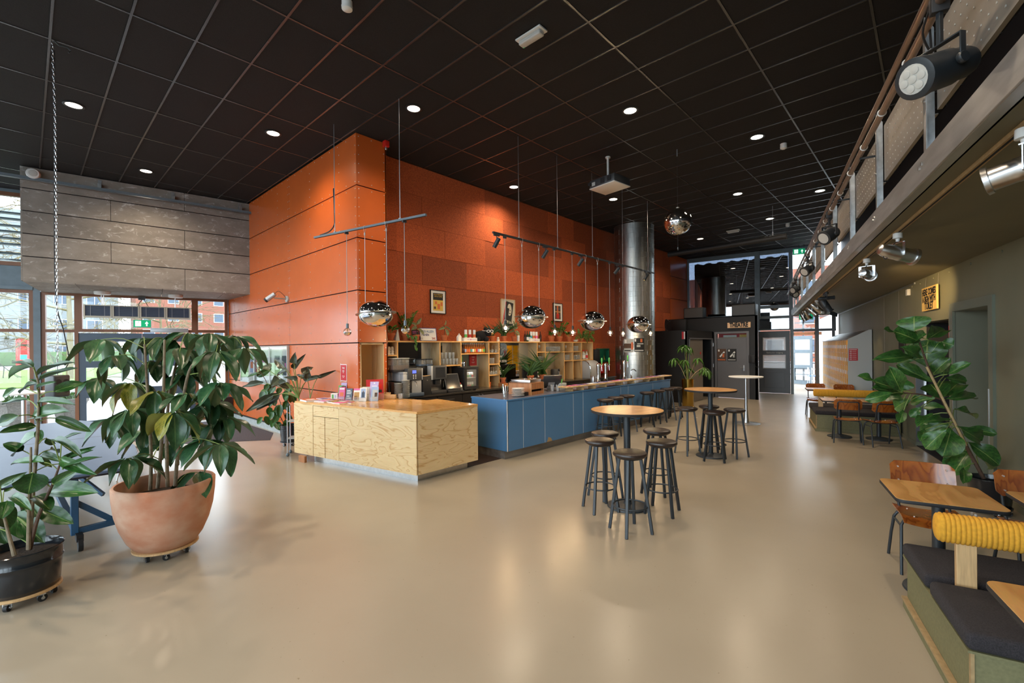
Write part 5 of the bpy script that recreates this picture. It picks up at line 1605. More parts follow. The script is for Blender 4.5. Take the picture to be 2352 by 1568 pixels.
def bulb(p, lit, lb):
 t = thing('pendant_bulb', lb, 'pendant bulb', p, 0, 'bare bulbs hanging over the counters')
 obj('socket', MB().lathe([(0.012, 0.135), (0.022, 0.130), (0.022, 0.062), (0.018, 0.058)], 16), M['blkmetal'] if lit else M['steelblue'], t)
 prof = [(0.004, -0.065), (0.025, -0.060), (0.045, -0.046), (0.058, -0.026), (0.064, 0.0), (0.060, 0.022), (0.046, 0.043), (0.028, 0.055), (0.020, 0.062)]
 obj('bulb_glass', MB().lathe(prof, 24), M['bulbglass'], t, smooth=70)
 if lit:
  obj('filament', MB().lathe([(0.004, -0.03), (0.022, -0.022), (0.030, 0.0), (0.022, 0.02), (0.006, 0.035)], 12), M['glow'], t)
  l = bpy.data.lights.new('bulb_lamp', 'POINT')
  l.energy = 14
  l.color = (1.0, 0.70, 0.38)
  l.shadow_soft_size = 0.03
  o = bpy.data.objects.new('bulb_lamp', l)
  link(o, t)
  o.location = (0, 0, -0.10)
 else:
  obj('mirror_cap', MB().lathe([(0.004, -0.0655), (0.026, -0.0605), (0.046, -0.0465), (0.0595, -0.026), (0.065, -0.004)], 24), M['chrome'], t, smooth=70)
  obj('filament', MB().cyl((0, 0, 0.0), (0, 0, 0.05), 0.006, n=6), M['brass'], t)
 obj('cord', MB().cyl((0, 0, 0.13), (0, 0, TZ - p[2] - 0.03), 0.0045, n=6), M['cable'], t)
 obj('track_plug', MB().box(-0.03, 0.03, -0.016, 0.016, TZ - p[2] - 0.05, TZ - p[2] - 0.018), M['blkmetal'], t, smooth=0)
 return t
bulb((3.557, 6.937, 2.15), False, 'unlit mirror tipped bulb left of the largest globe')
bulb((3.832, 5.708, 2.15), False, 'unlit mirror tipped bulb right of the largest globe')
for (x, y, z), w in zip(((5.575, 5.318, 2.20), (6.945, 5.316, 2.165), (7.535, 5.314, 2.165), (8.98, 5.311, 2.18), (9.565, 5.31, 2.175), (10.975, 5.307, 2.21)),
      ('in front of the face poster', 'before the small framed picture', 'left of the third globe', 'right of the third globe', 'left of the far globe', 'right of the far globe')):
 bulb((x, y, z), True, 'glowing bare bulb hanging %s' % w)
def cyl_spot(s_, lb, aim, power):
 p = along(T2a, T2b, s_)
 t = thing('track_spotlight', lb, 'spotlight', p, 0, 'black spots on the long bar track')
 obj('track_plug', MB().box(-0.06, 0.06, -0.016, 0.016, -0.045, -0.018).cyl((0.0, 0, -0.08), (0.0, 0, -0.04), 0.008, n=8), M['blkmetal'], t)
 d = Vector(aim).normalized()
 b_ = MB().lathe([(0.030, -0.085), (0.036, -0.08), (0.036, 0.09), (0.033, 0.092), (0.030, 0.08)], 20)
 b_.rot(Matrix.Translation((0, 0, -0.155)) @ d.to_track_quat('Z', 'Y').to_matrix().to_4x4())
 obj('can', b_, M['blkmetal'], t)
 ln = MB().lathe([(0.003, 0.078), (0.030, 0.078), (0.030, 0.082), (0.003, 0.082)], 16)
 ln.rot(Matrix.Translation((0, 0, -0.155)) @ d.to_track_quat('Z', 'Y').to_matrix().to_4x4())
 obj('lens', ln, M['warmlens'], t)
 l = bpy.data.lights.new('spot_lamp', 'SPOT')
 l.energy = power
 l.color = (1.0, 0.74, 0.45)
 l.spot_size = R(46)
 l.spot_blend = 0.8
 l.shadow_soft_size = 0.03
 o = bpy.data.objects.new('spot_lamp', l)
 link(o, t)
 o.location = Vector((0, 0, -0.155)) + d * 0.12
 o.rotation_euler = d.to_track_quat('-Z', 'Y').to_euler()
 return t
for s_, w, aim, pw in ((0.09, 'first', (-0.25, 0.55, -1.0), 200), (1.38, 'second', (-0.15, 0.75, -1.0), 200), (2.55, 'third', (-0.2, 0.75, -1.0), 200), (4.02, 'fourth', (-0.3, 0.7, -1.0), 160), (5.46, 'fifth', (-0.35, 0.5, -1.0), 120)):
 cyl_spot(s_, '%s black cylinder spot from the left on the bar track' % w, aim, pw)
# projector, mirror ball, roller screen, chain
pj = thing('projector', 'white and black ceiling projector on a pole', 'projector', (7.85, 4.62, 4.98), R(-7))
obj('body', MB().box(-0.25, 0.25, -0.30, 0.30, 0.018, 0.17), M['laptopgrey'], pj, bevel=0.015)
obj('lower_shell', MB().box(-0.255, 0.255, -0.305, 0.305, 0.0, 0.022), M['white'], pj, bevel=0.008)
obj('pole', MB().cyl((-0.05, 0, 0.16), (-0.05, 0, CEIL - 4.98), 0.022, n=14).lathe([(0.05, 0.58), (0.05, CEIL - 4.98)], 16, c=(-0.05, 0, 0)), M['white'], pj)
obj('lens', MB().cyl((-0.25, 0.27, 0.09), (-0.30, 0.27, 0.09), 0.03, n=14), M['rubber'], pj)
for y in (-0.18, -0.02):
 obj('vent_grille', MB().box(-0.254, -0.25, y - 0.05, y + 0.05, 0.045, 0.15).tube([(-0.256, y + 0.035 * math.cos(q * PI / 8), 0.097 + 0.035 * math.sin(q * PI / 8)) for q in range(16)], 0.004, 5, closed=True), M['rubber'], pj)
obj('sticker', MB().box(-0.254, -0.25, 0.16, 0.24, 0.05, 0.12), M['lens'], pj, smooth=0)
mbl = thing('mirror_ball', 'hanging mirror ball covered in small square mirrors', 'mirror ball', (8.42, 3.505, 4.218))
vs, fs = [], []
rb = 0.25
core = MB().sph((0, 0, 0), rb - 0.004, 32, 20)
obj('core', core, M['laptopgrey'], mbl)
tb = MB()
nr = 34
for i in range(nr):
 la = -PI / 2 + PI * (i + 0.5) / nr
 nn = max(4, int(2 * nr * math.cos(la)))
 w = 2 * PI * rb * math.cos(la) / nn * 0.92
 h = PI * rb / nr * 0.92
 for j in range(nn):
  lo = 2 * PI * j / nn + random.uniform(-.003, .003)
  c = Vector((math.cos(la) * math.cos(lo), math.cos(la) * math.sin(lo), math.sin(la)))
  c2 = (c + Vector([random.uniform(-0.035, 0.035) for _ in range(3)])).normalized()
  ux = Vector((-math.sin(lo), math.cos(lo), 0))
  uz = c2.cross(ux).normalized()
  ux = uz.cross(c2).normalized()
  p = c * rb
  tb.add([p - ux * w / 2 - uz * h / 2, p + ux * w / 2 - uz * h / 2, p + ux * w / 2 + uz * h / 2, p - ux * w / 2 + uz * h / 2], [(0, 1, 2, 3)])
s = obj('mirror_tiles', tb, M['mball'], mbl, smooth=0)
s['kind'] = 'stuff'
obj('hanging_wire', MB().cyl((0, 0, rb), (0, 0, CEIL - 4.218), 0.003, n=5), M['rubber'], mbl)
obj('hook', MB().cyl((0, 0, 1.24), (0, 0, CEIL - 4.218), 0.012, n=8).lathe([(0.03, rb - 0.01), (0.03, rb + 0.02), (0.01, rb + 0.03)], 12), M['alu'], mbl)
rsn = thing('roller_screen', 'black tube of a rolled up projection screen under the ceiling', 'screen', (13.62, 4.37, 4.72))
obj('tube', MB().cyl((0, -1.58, 0), (0, 1.58, -0.01), 0.075, n=24).cyl((0, -1.60, 0), (0, -1.58, 0), 0.08, n=24).cyl((0, 1.58, -0.01), (0, 1.60, -0.01), 0.08, n=24), M['black'], rsn)
for y in (-1.28, 1.30):
 obj('chain', MB().cyl((0, y, 0.075), (0, y, CEIL - 4.72), 0.004, n=6).tube([(0, y + 0.014 * math.cos(q), 0.13 + 0.045 * math.sin(q)) for q in [PI / 5 * k for k in range(10)]], 0.005, 5, closed=True), M['alu'], rsn)
cn = thing('hanging_chain', 'long steel chain hanging from the ceiling near the entrance', 'chain', (0.265, 7.675, 0))
lk_me = MB().tube([(0.009 * math.cos(q), 0, 0.024 * math.sin(q)) for q in [PI / 5 * k for k in range(10)]], 0.0032, 5, closed=True).mesh('chain_link')
lk_me.materials.append(M['alu'])
nl = int((CEIL - 1.75) / 0.040)
cl_ = MB()
for i in range(nl):
 z = CEIL - 0.02 - i * 0.040
 o_ = len(cl_.v)
 cl_.tube([(0.010 * math.cos(q), 0, 0.025 * math.sin(q)) for q in [PI / 4 * k for k in range(8)]], 0.0035, 5, closed=True)
 cl_.rot(Matrix.Translation((0.06 * max(0, 1 - (CEIL - z) / 0.9) * -0.3, 0, z)) @ Matrix.Rotation((i % 2) * PI / 2 + 0.3, 4, 'Z'), o_)
s = obj('chain_links', cl_, M['alu'], cn)
s['kind'] = 'stuff'
obj('hook', MB().tube([(0, 0, CEIL), (0.04, 0, CEIL - 0.03), (0.11, 0, CEIL - 0.02), (0.14, 0, CEIL - 0.05), (0.12, 0, CEIL - 0.08)], 0.008, 6), M['blkmetal'], cn)
cable([(0.0, 0.02, CEIL - 0.1), (-0.01, 0.03, 4.2), (-0.012, 0.03, 2.6), (0.06, 0.06, 2.1), (0.10, 0.10, 1.75), (0.02, 0.02, 1.62)], 0.006, cn)
sb = thing('socket_box', 'grey power socket box hanging on the chain', 'socket box', (0.262, 7.68, 1.33), R(35))
obj('box', MB().box(-0.09, 0.09, -0.07, 0.07, 0.0, 0.26), M['laptopgrey'], sb, bevel=0.02, seg=3)
for x in (-0.04, 0.04):
 for z in (0.08, 0.18):
  o = len(cl_.v)
  obj('socket', MB().cyl((x, -0.072, z), (x, -0.066, z), 0.032, n=16), M['rubber'], sb)
obj('ring_handle', MB().tube([(0.10 * math.cos(q), 0.07 * math.sin(q), -0.05) for q in [PI / 8 * k for k in range(16)]], 0.008, 6, closed=True).cyl((0, 0, -0.05), (0, 0, 0.0), 0.015, n=8), M['rubber'], sb)
obj('suspension', MB().cyl((0, 0, 0.26), (0, 0, 0.45), 0.005, n=6), M['alu'], sb)
# small ceiling items
for (x, y, lb) in ((4.127, 3.469, 'large emergency light fixture on the black ceiling'), (15.58, 4.67, 'far small emergency light fixture on the black ceiling')):
 t = thing('emergency_light', lb, 'light fixture', (x, y, CEIL), 0)
 obj('plate', MB().box(-0.075, 0.075, -0.19, 0.19, -0.02, 0.0), M['white'], t, bevel=0.004)
 obj('cover', MB().box(-0.048, 0.048, -0.165, 0.165, -0.075, -0.02), M['lens'], t, bevel=0.018, seg=3)
 obj('indicator', MB().cyl((0.03, 0.14, -0.078), (0.03, 0.14, -0.07), 0.006, n=8), M['exitgreen'], t)
for (x, y, lb) in ((9.57, 1.98, 'white ceiling smoke detector near the balcony'), (2.37, 4.56, 'white ceiling detector cut by the top edge of the photo'), (15.9, 3.2, 'tiny far white ceiling detector')):
 t = thing('smoke_detector', lb, 'detector', (x, y, CEIL), 0)
 obj('base', MB().lathe([(0.055, 0.0), (0.055, -0.04), (0.05, -0.05)], 20), M['white'], t)
 obj('head', MB().lathe([(0.05, -0.05), (0.058, -0.055), (0.055, -0.085), (0.03, -0.10), (0.005, -0.102)], 20), M['white'], t)
t = thing('alarm_sounder', 'small red alarm box at the top of the orange corner', 'alarm', (4.42, 7.13, CEIL - 0.11))
obj('box', MB().box(-0.045, 0.045, -0.045, 0.045, 0.0, 0.105), M['red'], t, bevel=0.004)
obj('flash', MB().lathe([(0.02, -0.05), (0.025, -0.03), (0.02, 0.0)], 12), M['alu'], t)
t = thing('wall_speaker', 'round white speaker at the top left of the concrete boards', 'speaker', F(3.72, 1.55, 5.42), R(60))
t.location = (0.14, 13.12, 5.42)
t.rotation_euler = (0, 0, ca)
sp_ = MB().lathe([(0.105, 0.0), (0.105, 0.06), (0.09, 0.085), (0.02, 0.09)], 28)
sp_.rot(Matrix.Rotation(PI / 2, 4, 'X'))
obj('body', sp_, M['white'], t)
sp_ = MB().lathe([(0.065, 0.088), (0.06, 0.096), (0.01, 0.097)], 24)
sp_.rot(Matrix.Rotation(PI / 2, 4, 'X'))
obj('cone', sp_, M['lens'], t)
t = thing('security_camera', 'silver security camera on a bracket on the orange wall', 'camera', (3.885, 10.238, 2.97))
obj('wall_plate', MB().cyl((0, 0, 0), (-0.03, 0, 0), 0.07, n=20), M['lockerside'], t)
obj('arm', MB().cyl((-0.02, 0, 0), (-0.26, 0.05, 0.01), 0.016, n=10), M['alu'], t)
b_ = MB().cyl((-0.24, 0.05, 0.10), (-0.36, 0.16, -0.02), 0.045, 0.052, n=20)
obj('housing', b_, M['silver'], t)
obj('lens', MB().cyl((-0.36, 0.16, -0.02), (-0.385, 0.183, -0.045), 0.048, n=20), M['rubber'], t)
cable([(-0.25, 0.05, 0.10), (-0.18, 0.02, 0.16), (-0.10, 0.0, 0.10), (-0.03, 0, 0.02)], 0.005, t)
ht = thing('heater_row', 'row of four cream air heaters hung under the concrete soffit', 'heater', (0.93, 14.51, 2.69), math.atan2(-0.46, 1.995))
for k in range(4):
 x0 = k * 0.512
 obj('casing', MB().box(x0, x0 + 0.506, 0, 0.30, 0.0, 0.03).box(x0, x0 + 0.506, 0, 0.30, 0.27, 0.29).box(x0, x0 + 0.03, 0, 0.3, 0.03, 0.27).box(x0 + 0.476, x0 + 0.506, 0, 0.3, 0.03, 0.27).box(x0, x0 + 0.506, 0.28, 0.3, 0.03, 0.27), M['cream'], ht, smooth=0)
 fin = MB()
 for q in range(13):
  fin.box(x0 + 0.03, x0 + 0.476, 0.004, 0.03, 0.04 + q * 0.0178, 0.044 + q * 0.0178)
 f_ = obj('fins', fin, M['fin'], ht, smooth=0)
 f_['kind'] = 'stuff'
 obj('backing', MB().box(x0 + 0.02, x0 + 0.486, 0.05, 0.06, 0.03, 0.27), M['bluegrey'], ht, smooth=0)
 for q in (0.12, 0.37):
  obj('fin_bar', MB().box(x0 + q, x0 + q + 0.006, 0.004, 0.012, 0.03, 0.27), M['lens'], ht, smooth=0)
obj('hanger', MB().cyl((0.30, 0.15, 0.29), (0.30, 0.15, 0.60), 0.010, n=8).cyl((0.34, 0.15, 0.29), (0.34, 0.15, 0.60), 0.010, n=8).cyl((1.72, 0.15, 0.29), (1.72, 0.15, 0.60), 0.010, n=8), M['alu'], ht)
for x, w in ((1.25, 'left'), (2.60, 'right')):
 p = Vector((x, 14.50 - (x - 0.93) * 0.2305 - 0.12, 3.285))
 tag(obj('ceiling_disc', MB().lathe([(0.15, 0.0), (0.155, -0.02), (0.15, -0.065), (0.14, -0.07)], 28), M['white'], None, loc=p), 'round white disc lamp on the concrete soffit, the %s one' % w, 'disc lamp', 'disc lamps on the soffit')
t = thing('cable_box', 'small grey junction box with cables on the entrance frame', 'junction box', F(1.86, 0.12, 3.18), R(165.75))
obj('box', MB().box(-0.07, 0.07, -0.02, 0.05, 0.0, 0.09), M['laptopgrey'], t)
cable([(0, 0.03, 0), (0.06, 0.05, -0.12), (0.02, 0.04, -0.3), (0, 0.02, -0.62)], 0.008, t)
cable([(-0.05, 0.03, 0), (-0.10, 0.08, -0.1), (-0.16, 0.2, -0.2)], 0.006, t)
def running_man(t, x, z, s_):
 m = MB()
 m.cbox((x + 0.010 * s_, 0, z + 0.045 * s_), (0.016 * s_, 0.002, 0.016 * s_))
 m.bar((x, 0, z + 0.035 * s_), (x - 0.012 * s_, 0, z), 0.002, 0.018 * s_, up=(0, 1, 0))
 m.bar((x - 0.012 * s_, 0, z), (x + 0.018 * s_, 0, z - 0.018 * s_), 0.002, 0.010 * s_, up=(0, 1, 0))
 m.bar((x - 0.012 * s_, 0, z), (x - 0.030 * s_, 0, z - 0.035 * s_), 0.002, 0.010 * s_, up=(0, 1, 0))
 m.bar((x, 0, z + 0.03 * s_), (x + 0.03 * s_, 0, z + 0.012 * s_), 0.002, 0.008 * s_, up=(0, 1, 0))
 m.bar((x - 0.005 * s_, 0, z + 0.03 * s_), (x - 0.035 * s_, 0, z + 0.02 * s_), 0.002, 0.008 * s_, up=(0, 1, 0))
 return m
def exit_sign(p, rz, lb, w=0.34, h=0.17):
 t = thing('exit_sign', lb, 'exit sign', p, rz, 'green exit signs')
 obj('housing', MB().box(-w / 2, w / 2, 0.0, 0.05, 0, h), M['lockerside'], t, bevel=0.004)
 obj('face', MB().box(-w / 2 + 0.012, w / 2 - 0.012, -0.003, 0.0, 0.012, h - 0.012), M['exitgreen'], t, smooth=0)
 obj('symbol_field', MB().box(-w * 0.38, -w * 0.06, -0.0045, -0.003, h * 0.16, h * 0.84), M['exitwhite'], t, smooth=0)
 rmn = running_man(t, -w * 0.22, h * 0.48, 1.0)
 rmn.rot(Matrix.Translation((0, -0.0055, 0)))
 obj('running_figure', rmn, M['exitgreen'], t, smooth=0)
 ar = MB().add([(w * 0.25, -0.0045, h * 0.80), (w * 0.36, -0.0045, h * 0.48), (w * 0.285, -0.0045, h * 0.53), (w * 0.285, -0.0045, h * 0.2), (w * 0.215, -0.0045, h * 0.2), (w * 0.215, -0.0045, h * 0.53), (w * 0.14, -0.0045, h * 0.48)], [(0, 1, 2, 6), (2, 3, 4, 5), (0, 2, 5, 6)])
 obj('arrow', ar, M['exitwhite'], t, smooth=0)
 return t
exit_sign((2.02, 14.62, 2.47), math.atan2(-0.46, 1.995), 'green exit sign hanging over the entrance doors', 0.36, 0.20)
exit_sign(tuple(G(11.2, 1.15, 2.72)), R(13.98 - 90), 'green exit sign under the balcony end over the far passage', 0.40, 0.20)
exit_sign(tuple(Vector((19.4, 7.68, 5.25)) + Vector((math.cos(FA), math.sin(FA), 0)) * (aV1 + 0.28) + Vector((-0.35, -0.05, 0))), R(13.98 - 90), 'green exit sign near the ceiling above the balcony rail', 0.40, 0.22)
exit_sign(tuple(Vector((19.4, 7.68, 4.55)) + Vector((math.cos(FA), math.sin(FA), 0)) * (aV1 + 0.42) + Vector((-0.5, -0.1, 0))), R(13.98 - 90), 'lower green exit sign hanging before the far upper window', 0.40, 0.20)
for o in [q for q in bpy.data.objects if q.name.startswith('exit_sign') and q.location.z > 4]:
 obj('hanging_rod', MB().cyl((0, 0.02, 0.15), (0, 0.02, CEIL - o.location.z), 0.006, n=6), M['blkmetal'], o)
# theatre signs and boxes
th = thing('cardboard_sign', 'cardboard sign lettered THEATRE in thick black paint', 'sign', (17.105, 4.966, 2.59), 0)
obj('board', MB().box(-0.02, 0.0, -0.378, 0.378, -0.095, 0.095), M['cardboard'], th, smooth=0)
text('lettering', 'THEATRE', 0.215, M['ink'], th, (-0.022, 0, 0), (R(90), 0, R(-90)), ext=0.001, sx=0.66, bold=0.012)
for i, (y, lb, ms) in enumerate(((5.56, 'left brown event poster on the theatre door', ('stembrown', 'orangeprint')), (5.21, 'right black and white event poster on the theatre door', ('ink', 'lockerside')))):
 o = obj('poster', MB().box(17.112, 17.117, y - 0.15, y + 0.15, 1.32, 1.755), M[ms[0]], None, smooth=0)
 tag(o, lb, 'poster', 'posters on the theatre door')
 obj('print', MB().box(17.110, 17.112, y - 0.12, y + 0.13, 1.35, 1.38).box(17.110, 17.112, y - 0.09, y - 0.03, 1.45, 1.60), M[ms[1]], o, smooth=0)
 obj('print', MB().box(17.110, 17.112, y + 0.07, y + 0.12, 1.66, 1.73).cbox((17.111, y - 0.02, 1.56), (0.002, 0.05, 0.24), Euler((0.7, 0, 0)).to_matrix()), M['inkwhite'], o, smooth=0)
for (y0, y1, lb) in ((6.215, 6.945, 'left black speaker cabinet on the theatre roof'), (4.448, 5.222, 'right black speaker cabinet on the theatre roof')):
 t = thing('speaker_cabinet', lb, 'speaker', (17.15, (y0 + y1) / 2, 2.912))
 w = y1 - y0
 obj('cabinet', MB().box(0, 0.35, -w / 2, w / 2, 0, 0.40), M['black'], t, bevel=0.02)
 obj('grille', MB().box(-0.006, 0.0, -w / 2 + 0.03, w / 2 - 0.03, 0.03, 0.37), M['laptopgrey'], t, smooth=0)
bx = thing('cable_reel_box', 'dark equipment box with loose cables at the duct end of the theatre roof', 'equipment', (16.85, 7.05, 2.40))
obj('box', MB().box(0, 0.2, -0.3, 0.25, 0.0, 0.48), M['black'], bx, bevel=0.01)
cable([(0.0, 0.3, 0.4), (-0.05, 0.45, 0.5), (0, 0.5, 0.2), (0.0, 0.35, 0.02)], 0.01, bx)
cable([(0.0, 0.2, 0.5), (-0.05, 0.42, 0.3), (0, 0.46, 0.05)], 0.008, bx)
ph_ = thing('wall_telephone', 'black telephone with curly cord on the theatre pier', 'telephone', (17.12, 4.55, 1.40))
obj('body', MB().box(-0.07, 0.0, -0.10, 0.10, -0.14, 0.14), M['rubber'], ph_, bevel=0.02)
obj('handset', MB().box(-0.12, -0.07, 0.02, 0.08, -0.13, 0.13), M['rubber'], ph_, bevel=0.015)
cable([(-0.06, -0.10, 0.05), (-0.06, -0.22, 0.02), (-0.06, -0.2, -0.3), (-0.04, -0.05, -0.16)], 0.006, ph_)
tag(obj('fire_sign', MB().box(14.722, 14.729, 5.92, 6.03, 2.10, 2.34), M['paperred'], None, smooth=0), 'small red and white fire sign on the black wall', 'sign')
obj('print', MB().box(14.719, 14.722, 5.92, 5.96, 2.10, 2.34), M['inkwhite'], bpy.data.objects['fire_sign'], smooth=0)
# things on the reception counter
CT = 0.986
WORDS = 'first second third fourth fifth sixth seventh eighth ninth tenth eleventh twelfth'.split()
BK = [(3.32, 7.83, 0.30, 0.22, 0.028, 'paper', 'orangeprint', 'thick white brochure pile at the left end of the counter'),
      (3.42, 7.55, 0.24, 0.16, 0.014, 'paper', 'lilac', 'pale brochure second from the counter end'),
      (3.50, 7.33, 0.22, 0.15, 0.016, 'paper', 'stembrown', 'brochure with a brown cover at the counter edge'),
      (3.47, 7.06, 0.20, 0.13, 0.016, 'paper', 'pink', 'pink brochure at the front edge of the counter'),
      (3.61, 7.02, 0.20, 0.12, 0.014, 'paper', 'paperred', 'crimson brochure at the front edge of the counter'),
      (3.70, 7.28, 0.20, 0.14, 0.014, 'paper', 'laptopgrey', 'grey brochure behind the crimson one'),
      (3.62, 7.62, 0.24, 0.17, 0.014, 'paper', 'orangeprint', 'flat orange brochure behind the pale ones'),
      (3.60, 7.90, 0.26, 0.18, 0.016, 'paper', 'lilac', 'lilac brochure behind the thick white pile'),
      (3.74, 7.92, 0.14, 0.16, 0.020, 'paper', 'orangeprint', 'small orange brochure close to the orange wall')]
for x, y, l, w, h, mb_, mc, lb in BK:
 t = thing('brochure', lb, 'brochure', (x, y, CT), random.uniform(1.4, 2.0), 'brochures lying on the counter')
 obj('pages', MB().box(-l / 2, l / 2, -w / 2, w / 2, 0, h), M[mb_], t, smooth=0)
 obj('cover', MB().box(-l / 2, l / 2, -w / 2, w / 2, h, h + 0.001), M[mc], t, smooth=0)
 obj('cover_print', MB().box(-l * 0.3, l * 0.1, -w * 0.3, w * 0.3, h + 0.001, h + 0.0015), M[random.choice(('inkwhite', 'navy', 'yelprint', 'pink'))], t, smooth=0)
def holder(x, y, rz, w, h, cover, prints, lb, thick=0.04):
 t = thing('leaflet_holder', lb, 'leaflet holder', (x, y, CT), rz, 'leaflet holders on the counter')
 lean = Matrix.Rotation(R(-14), 4, 'X')
 b_ = MB().box(-w / 2, w / 2, 0, thick, 0.0, h)
 b_.rot(lean)
 obj('leaflets', b_, M[cover], t, smooth=0)
 for (x0, x1, z0, z1, mm) in prints:
  p = MB().box(-w / 2 + x0 * w, -w / 2 + x1 * w, -0.0015, 0, z0 * h, z1 * h)
  p.rot(lean)
  obj('print', p, M[mm], t, smooth=0)
 f_ = MB().box(-w / 2 - 0.004, w / 2 + 0.004, -0.008, -0.004, 0, h * 0.3).box(-w / 2 - 0.004, w / 2 + 0.004, -0.008, thick + 0.05, 0, 0.003)
 obj('clear_stand', f_, M['shelfglass'], t, smooth=0)
 return t
vw = R(-47)
holder(3.735, 7.53, vw, 0.105, 0.225, 'pink', [(0.1, 0.9, 0.82, 0.93, 'inkwhite'), (0.2, 0.8, 0.3, 0.6, 'orangeprint'), (0.05, 0.95, 0.1, 0.2, 'lilac')], 'pink leaflet stand on the counter')
t_ = holder(3.75, 7.30, vw, 0.11, 0.215, 'bluegrey', [(0.15, 0.7, 0.80, 0.86, 'inkwhite'), (0.15, 0.85, 0.68, 0.73, 'inkwhite'), (0.15, 0.8, 0.56, 0.61, 'inkwhite'), (0.15, 0.6, 0.36, 0.41, 'inkwhite'), (0.15, 0.8, 0.2, 0.25, 'inkwhite')], 'slate leaflet stand with white handwriting')
holder(3.83, 7.185, vw, 0.11, 0.215, 'paper', [(0.1, 0.9, 0.1, 0.7, 'tan'), (0.2, 0.6, 0.1, 0.4, 'stembrown'), (0.0, 1.0, 0.85, 1.0, 'pink')], 'leaflet stand with a brown photo cover')
holder(3.86, 7.03, vw, 0.115, 0.235, 'paper', [(0.2, 0.85, 0.25, 0.92, 'skyblue'), (0.3, 0.75, 0.28, 0.68, 'bluegrey'), (0.45, 0.6, 0.62, 0.78, 'tan')], 'leaflet stand showing a person against a blue sky')
holder(3.95, 7.10, vw, 0.13, 0.24, 'cream', [(0.1, 0.9, 0.5, 0.9, 'paper')], 'cream leaflet stand behind the blue sky one')
holder(4.03, 6.98, vw, 0.14, 0.33, 'lilac', [(0.45, 0.6, 0.88, 0.95, 'inkwhite'), (0.25, 0.85, 0.74, 0.78, 'inkwhite'), (0.25, 0.75, 0.67, 0.71, 'inkwhite')], 'tall lilac leaflet stand')
holder(4.02, 6.93, vw, 0.12, 0.24, 'skyblue', [(0.2, 0.9, 0.1, 0.8, 'lockerside'), (0.5, 0.9, 0.3, 0.6, 'stembrown')], 'leaflet stand with a building photo before the lilac one', 0.02)
holder(3.80, 7.60, vw, 0.10, 0.30, 'lilac', [(0.1, 0.9, 0.2, 0.8, 'stembrown')], 'white leaflet stand at the back of the counter')
holder(3.77, 7.63, vw, 0.10, 0.25, 'greenprint', [(0.1, 0.9, 0.4, 0.8, 'ink')], 'green leaflet stand at the back of the counter')
holder(4.17, 7.06, R(-25), 0.20, 0.36, 'paperred', [(0.35, 0.65, 0.85, 0.88, 'inkwhite'), (0.15, 0.85, 0.55, 0.75, 'red'), (0.15, 0.85, 0.35, 0.48, 'ink')], 'large red brochure leaning at the plywood niche', 0.015)
holder(4.08, 7.10, R(-25), 0.18, 0.36, 'paperred', [(0.2, 0.8, 0.5, 0.7, 'red')], 'red brochure half hidden behind the larger red one', 0.010)
t = thing('card_box', 'small white card box with green print on the counter', 'box', (3.72, 7.72, CT), vw)
obj('box', MB().prism([(-0.06, -0.05), (0.06, -0.05), (0.07, 0.05), (-0.07, 0.05)], 0, 0.11), M['paper'], t, smooth=0)
obj('print', MB().box(-0.04, -0.01, -0.052, -0.05, 0.02, 0.09), M['greenprint'], t, smooth=0)
obj('print', MB().box(0.01, 0.03, -0.052, -0.05, 0.03, 0.08), M['skyblue'], t, smooth=0)
t = thing('card_rack', 'wooden card rack leaning behind the leaflet stands', 'rack', (4.22, 7.08, CT), R(-35))
for k in range(2):
 b_ = MB().box(-0.10 + 0.06 * k, 0.0 + 0.06 * k, 0, 0.025, 0, 0.27 - 0.02 * k)
 b_.rot(Matrix.Rotation(R(-10), 4, 'X'))
 obj('board', b_, M['oak'], t, bevel=0.003, seg=1)
obj('wire_clip', MB().tube([(0.10, 0, 0.1), (0.11, 0, 0.27), (0.13, 0, 0.30), (0.14, 0, 0.26), (0.15, 0, 0.30), (0.16, 0, 0.1)], 0.005, 6), M['blkmetal'], t)
t = thing('wood_block', 'small stepped wooden block on the counter', 'block', (4.36, 7.03, CT), R(-48))
obj('block', MB().box(-0.13, 0.13, -0.04, 0.04, 0, 0.075), M['oak'], t, bevel=0.008)
obj('step', MB().box(-0.13, 0.02, 0.04, 0.08, 0, 0.11), M['oak'], t, bevel=0.006)
def tumbler_mesh(h, r0, r1, n=10):
 m = MB().lathe([(r0 * 0.9, 0.0), (r0, 0.003), (r1, h), (r1 - 0.003, h), (r0 - 0.003, 0.010), (0.002, 0.010)], n)
 me = m.mesh('glass', smooth=50)
 me.materials.append(M['shelfglass'])
 return me
tg = tumbler_mesh(0.095, 0.034, 0.045, 12)
tag(obj('tumbler', tg, None, None, loc=(4.47, 6.82, CT)), 'single faceted drinking glass on the plywood counter', 'glass')
# things on the blue bar
BT = 1.0005
jar = tumbler_mesh(0.12, 0.036, 0.042, 16)
t = thing('cutlery_glass', 'drinking glass filled with upright cutlery on the blue bar', 'glass', (5.63, 5.40, BT))
obj('tumbler', jar, None, t)
for k in range(11):
 a = k * 0.57
 r0_, r1_ = 0.015, 0.045 + 0.012 * (k % 3)
 obj('cutlery', MB().bar((r0_ * math.cos(a), r0_ * math.sin(a), 0.015), (r1_ * math.cos(a), r1_ * math.sin(a), 0.20 + 0.012 * (k % 4)), 0.016 if k % 2 else 0.010, 0.003, up=(math.sin(a), -math.cos(a), 0)), M['chrome'], t)
pl_me = MB().lathe([(0.055, 0.0), (0.06, 0.004), (0.10, 0.014), (0.115, 0.020), (0.113, 0.023), (0.095, 0.017), (0.05, 0.010), (0.002, 0.009)], 36).mesh('plate')
pl_me.materials.append(M['plate'])
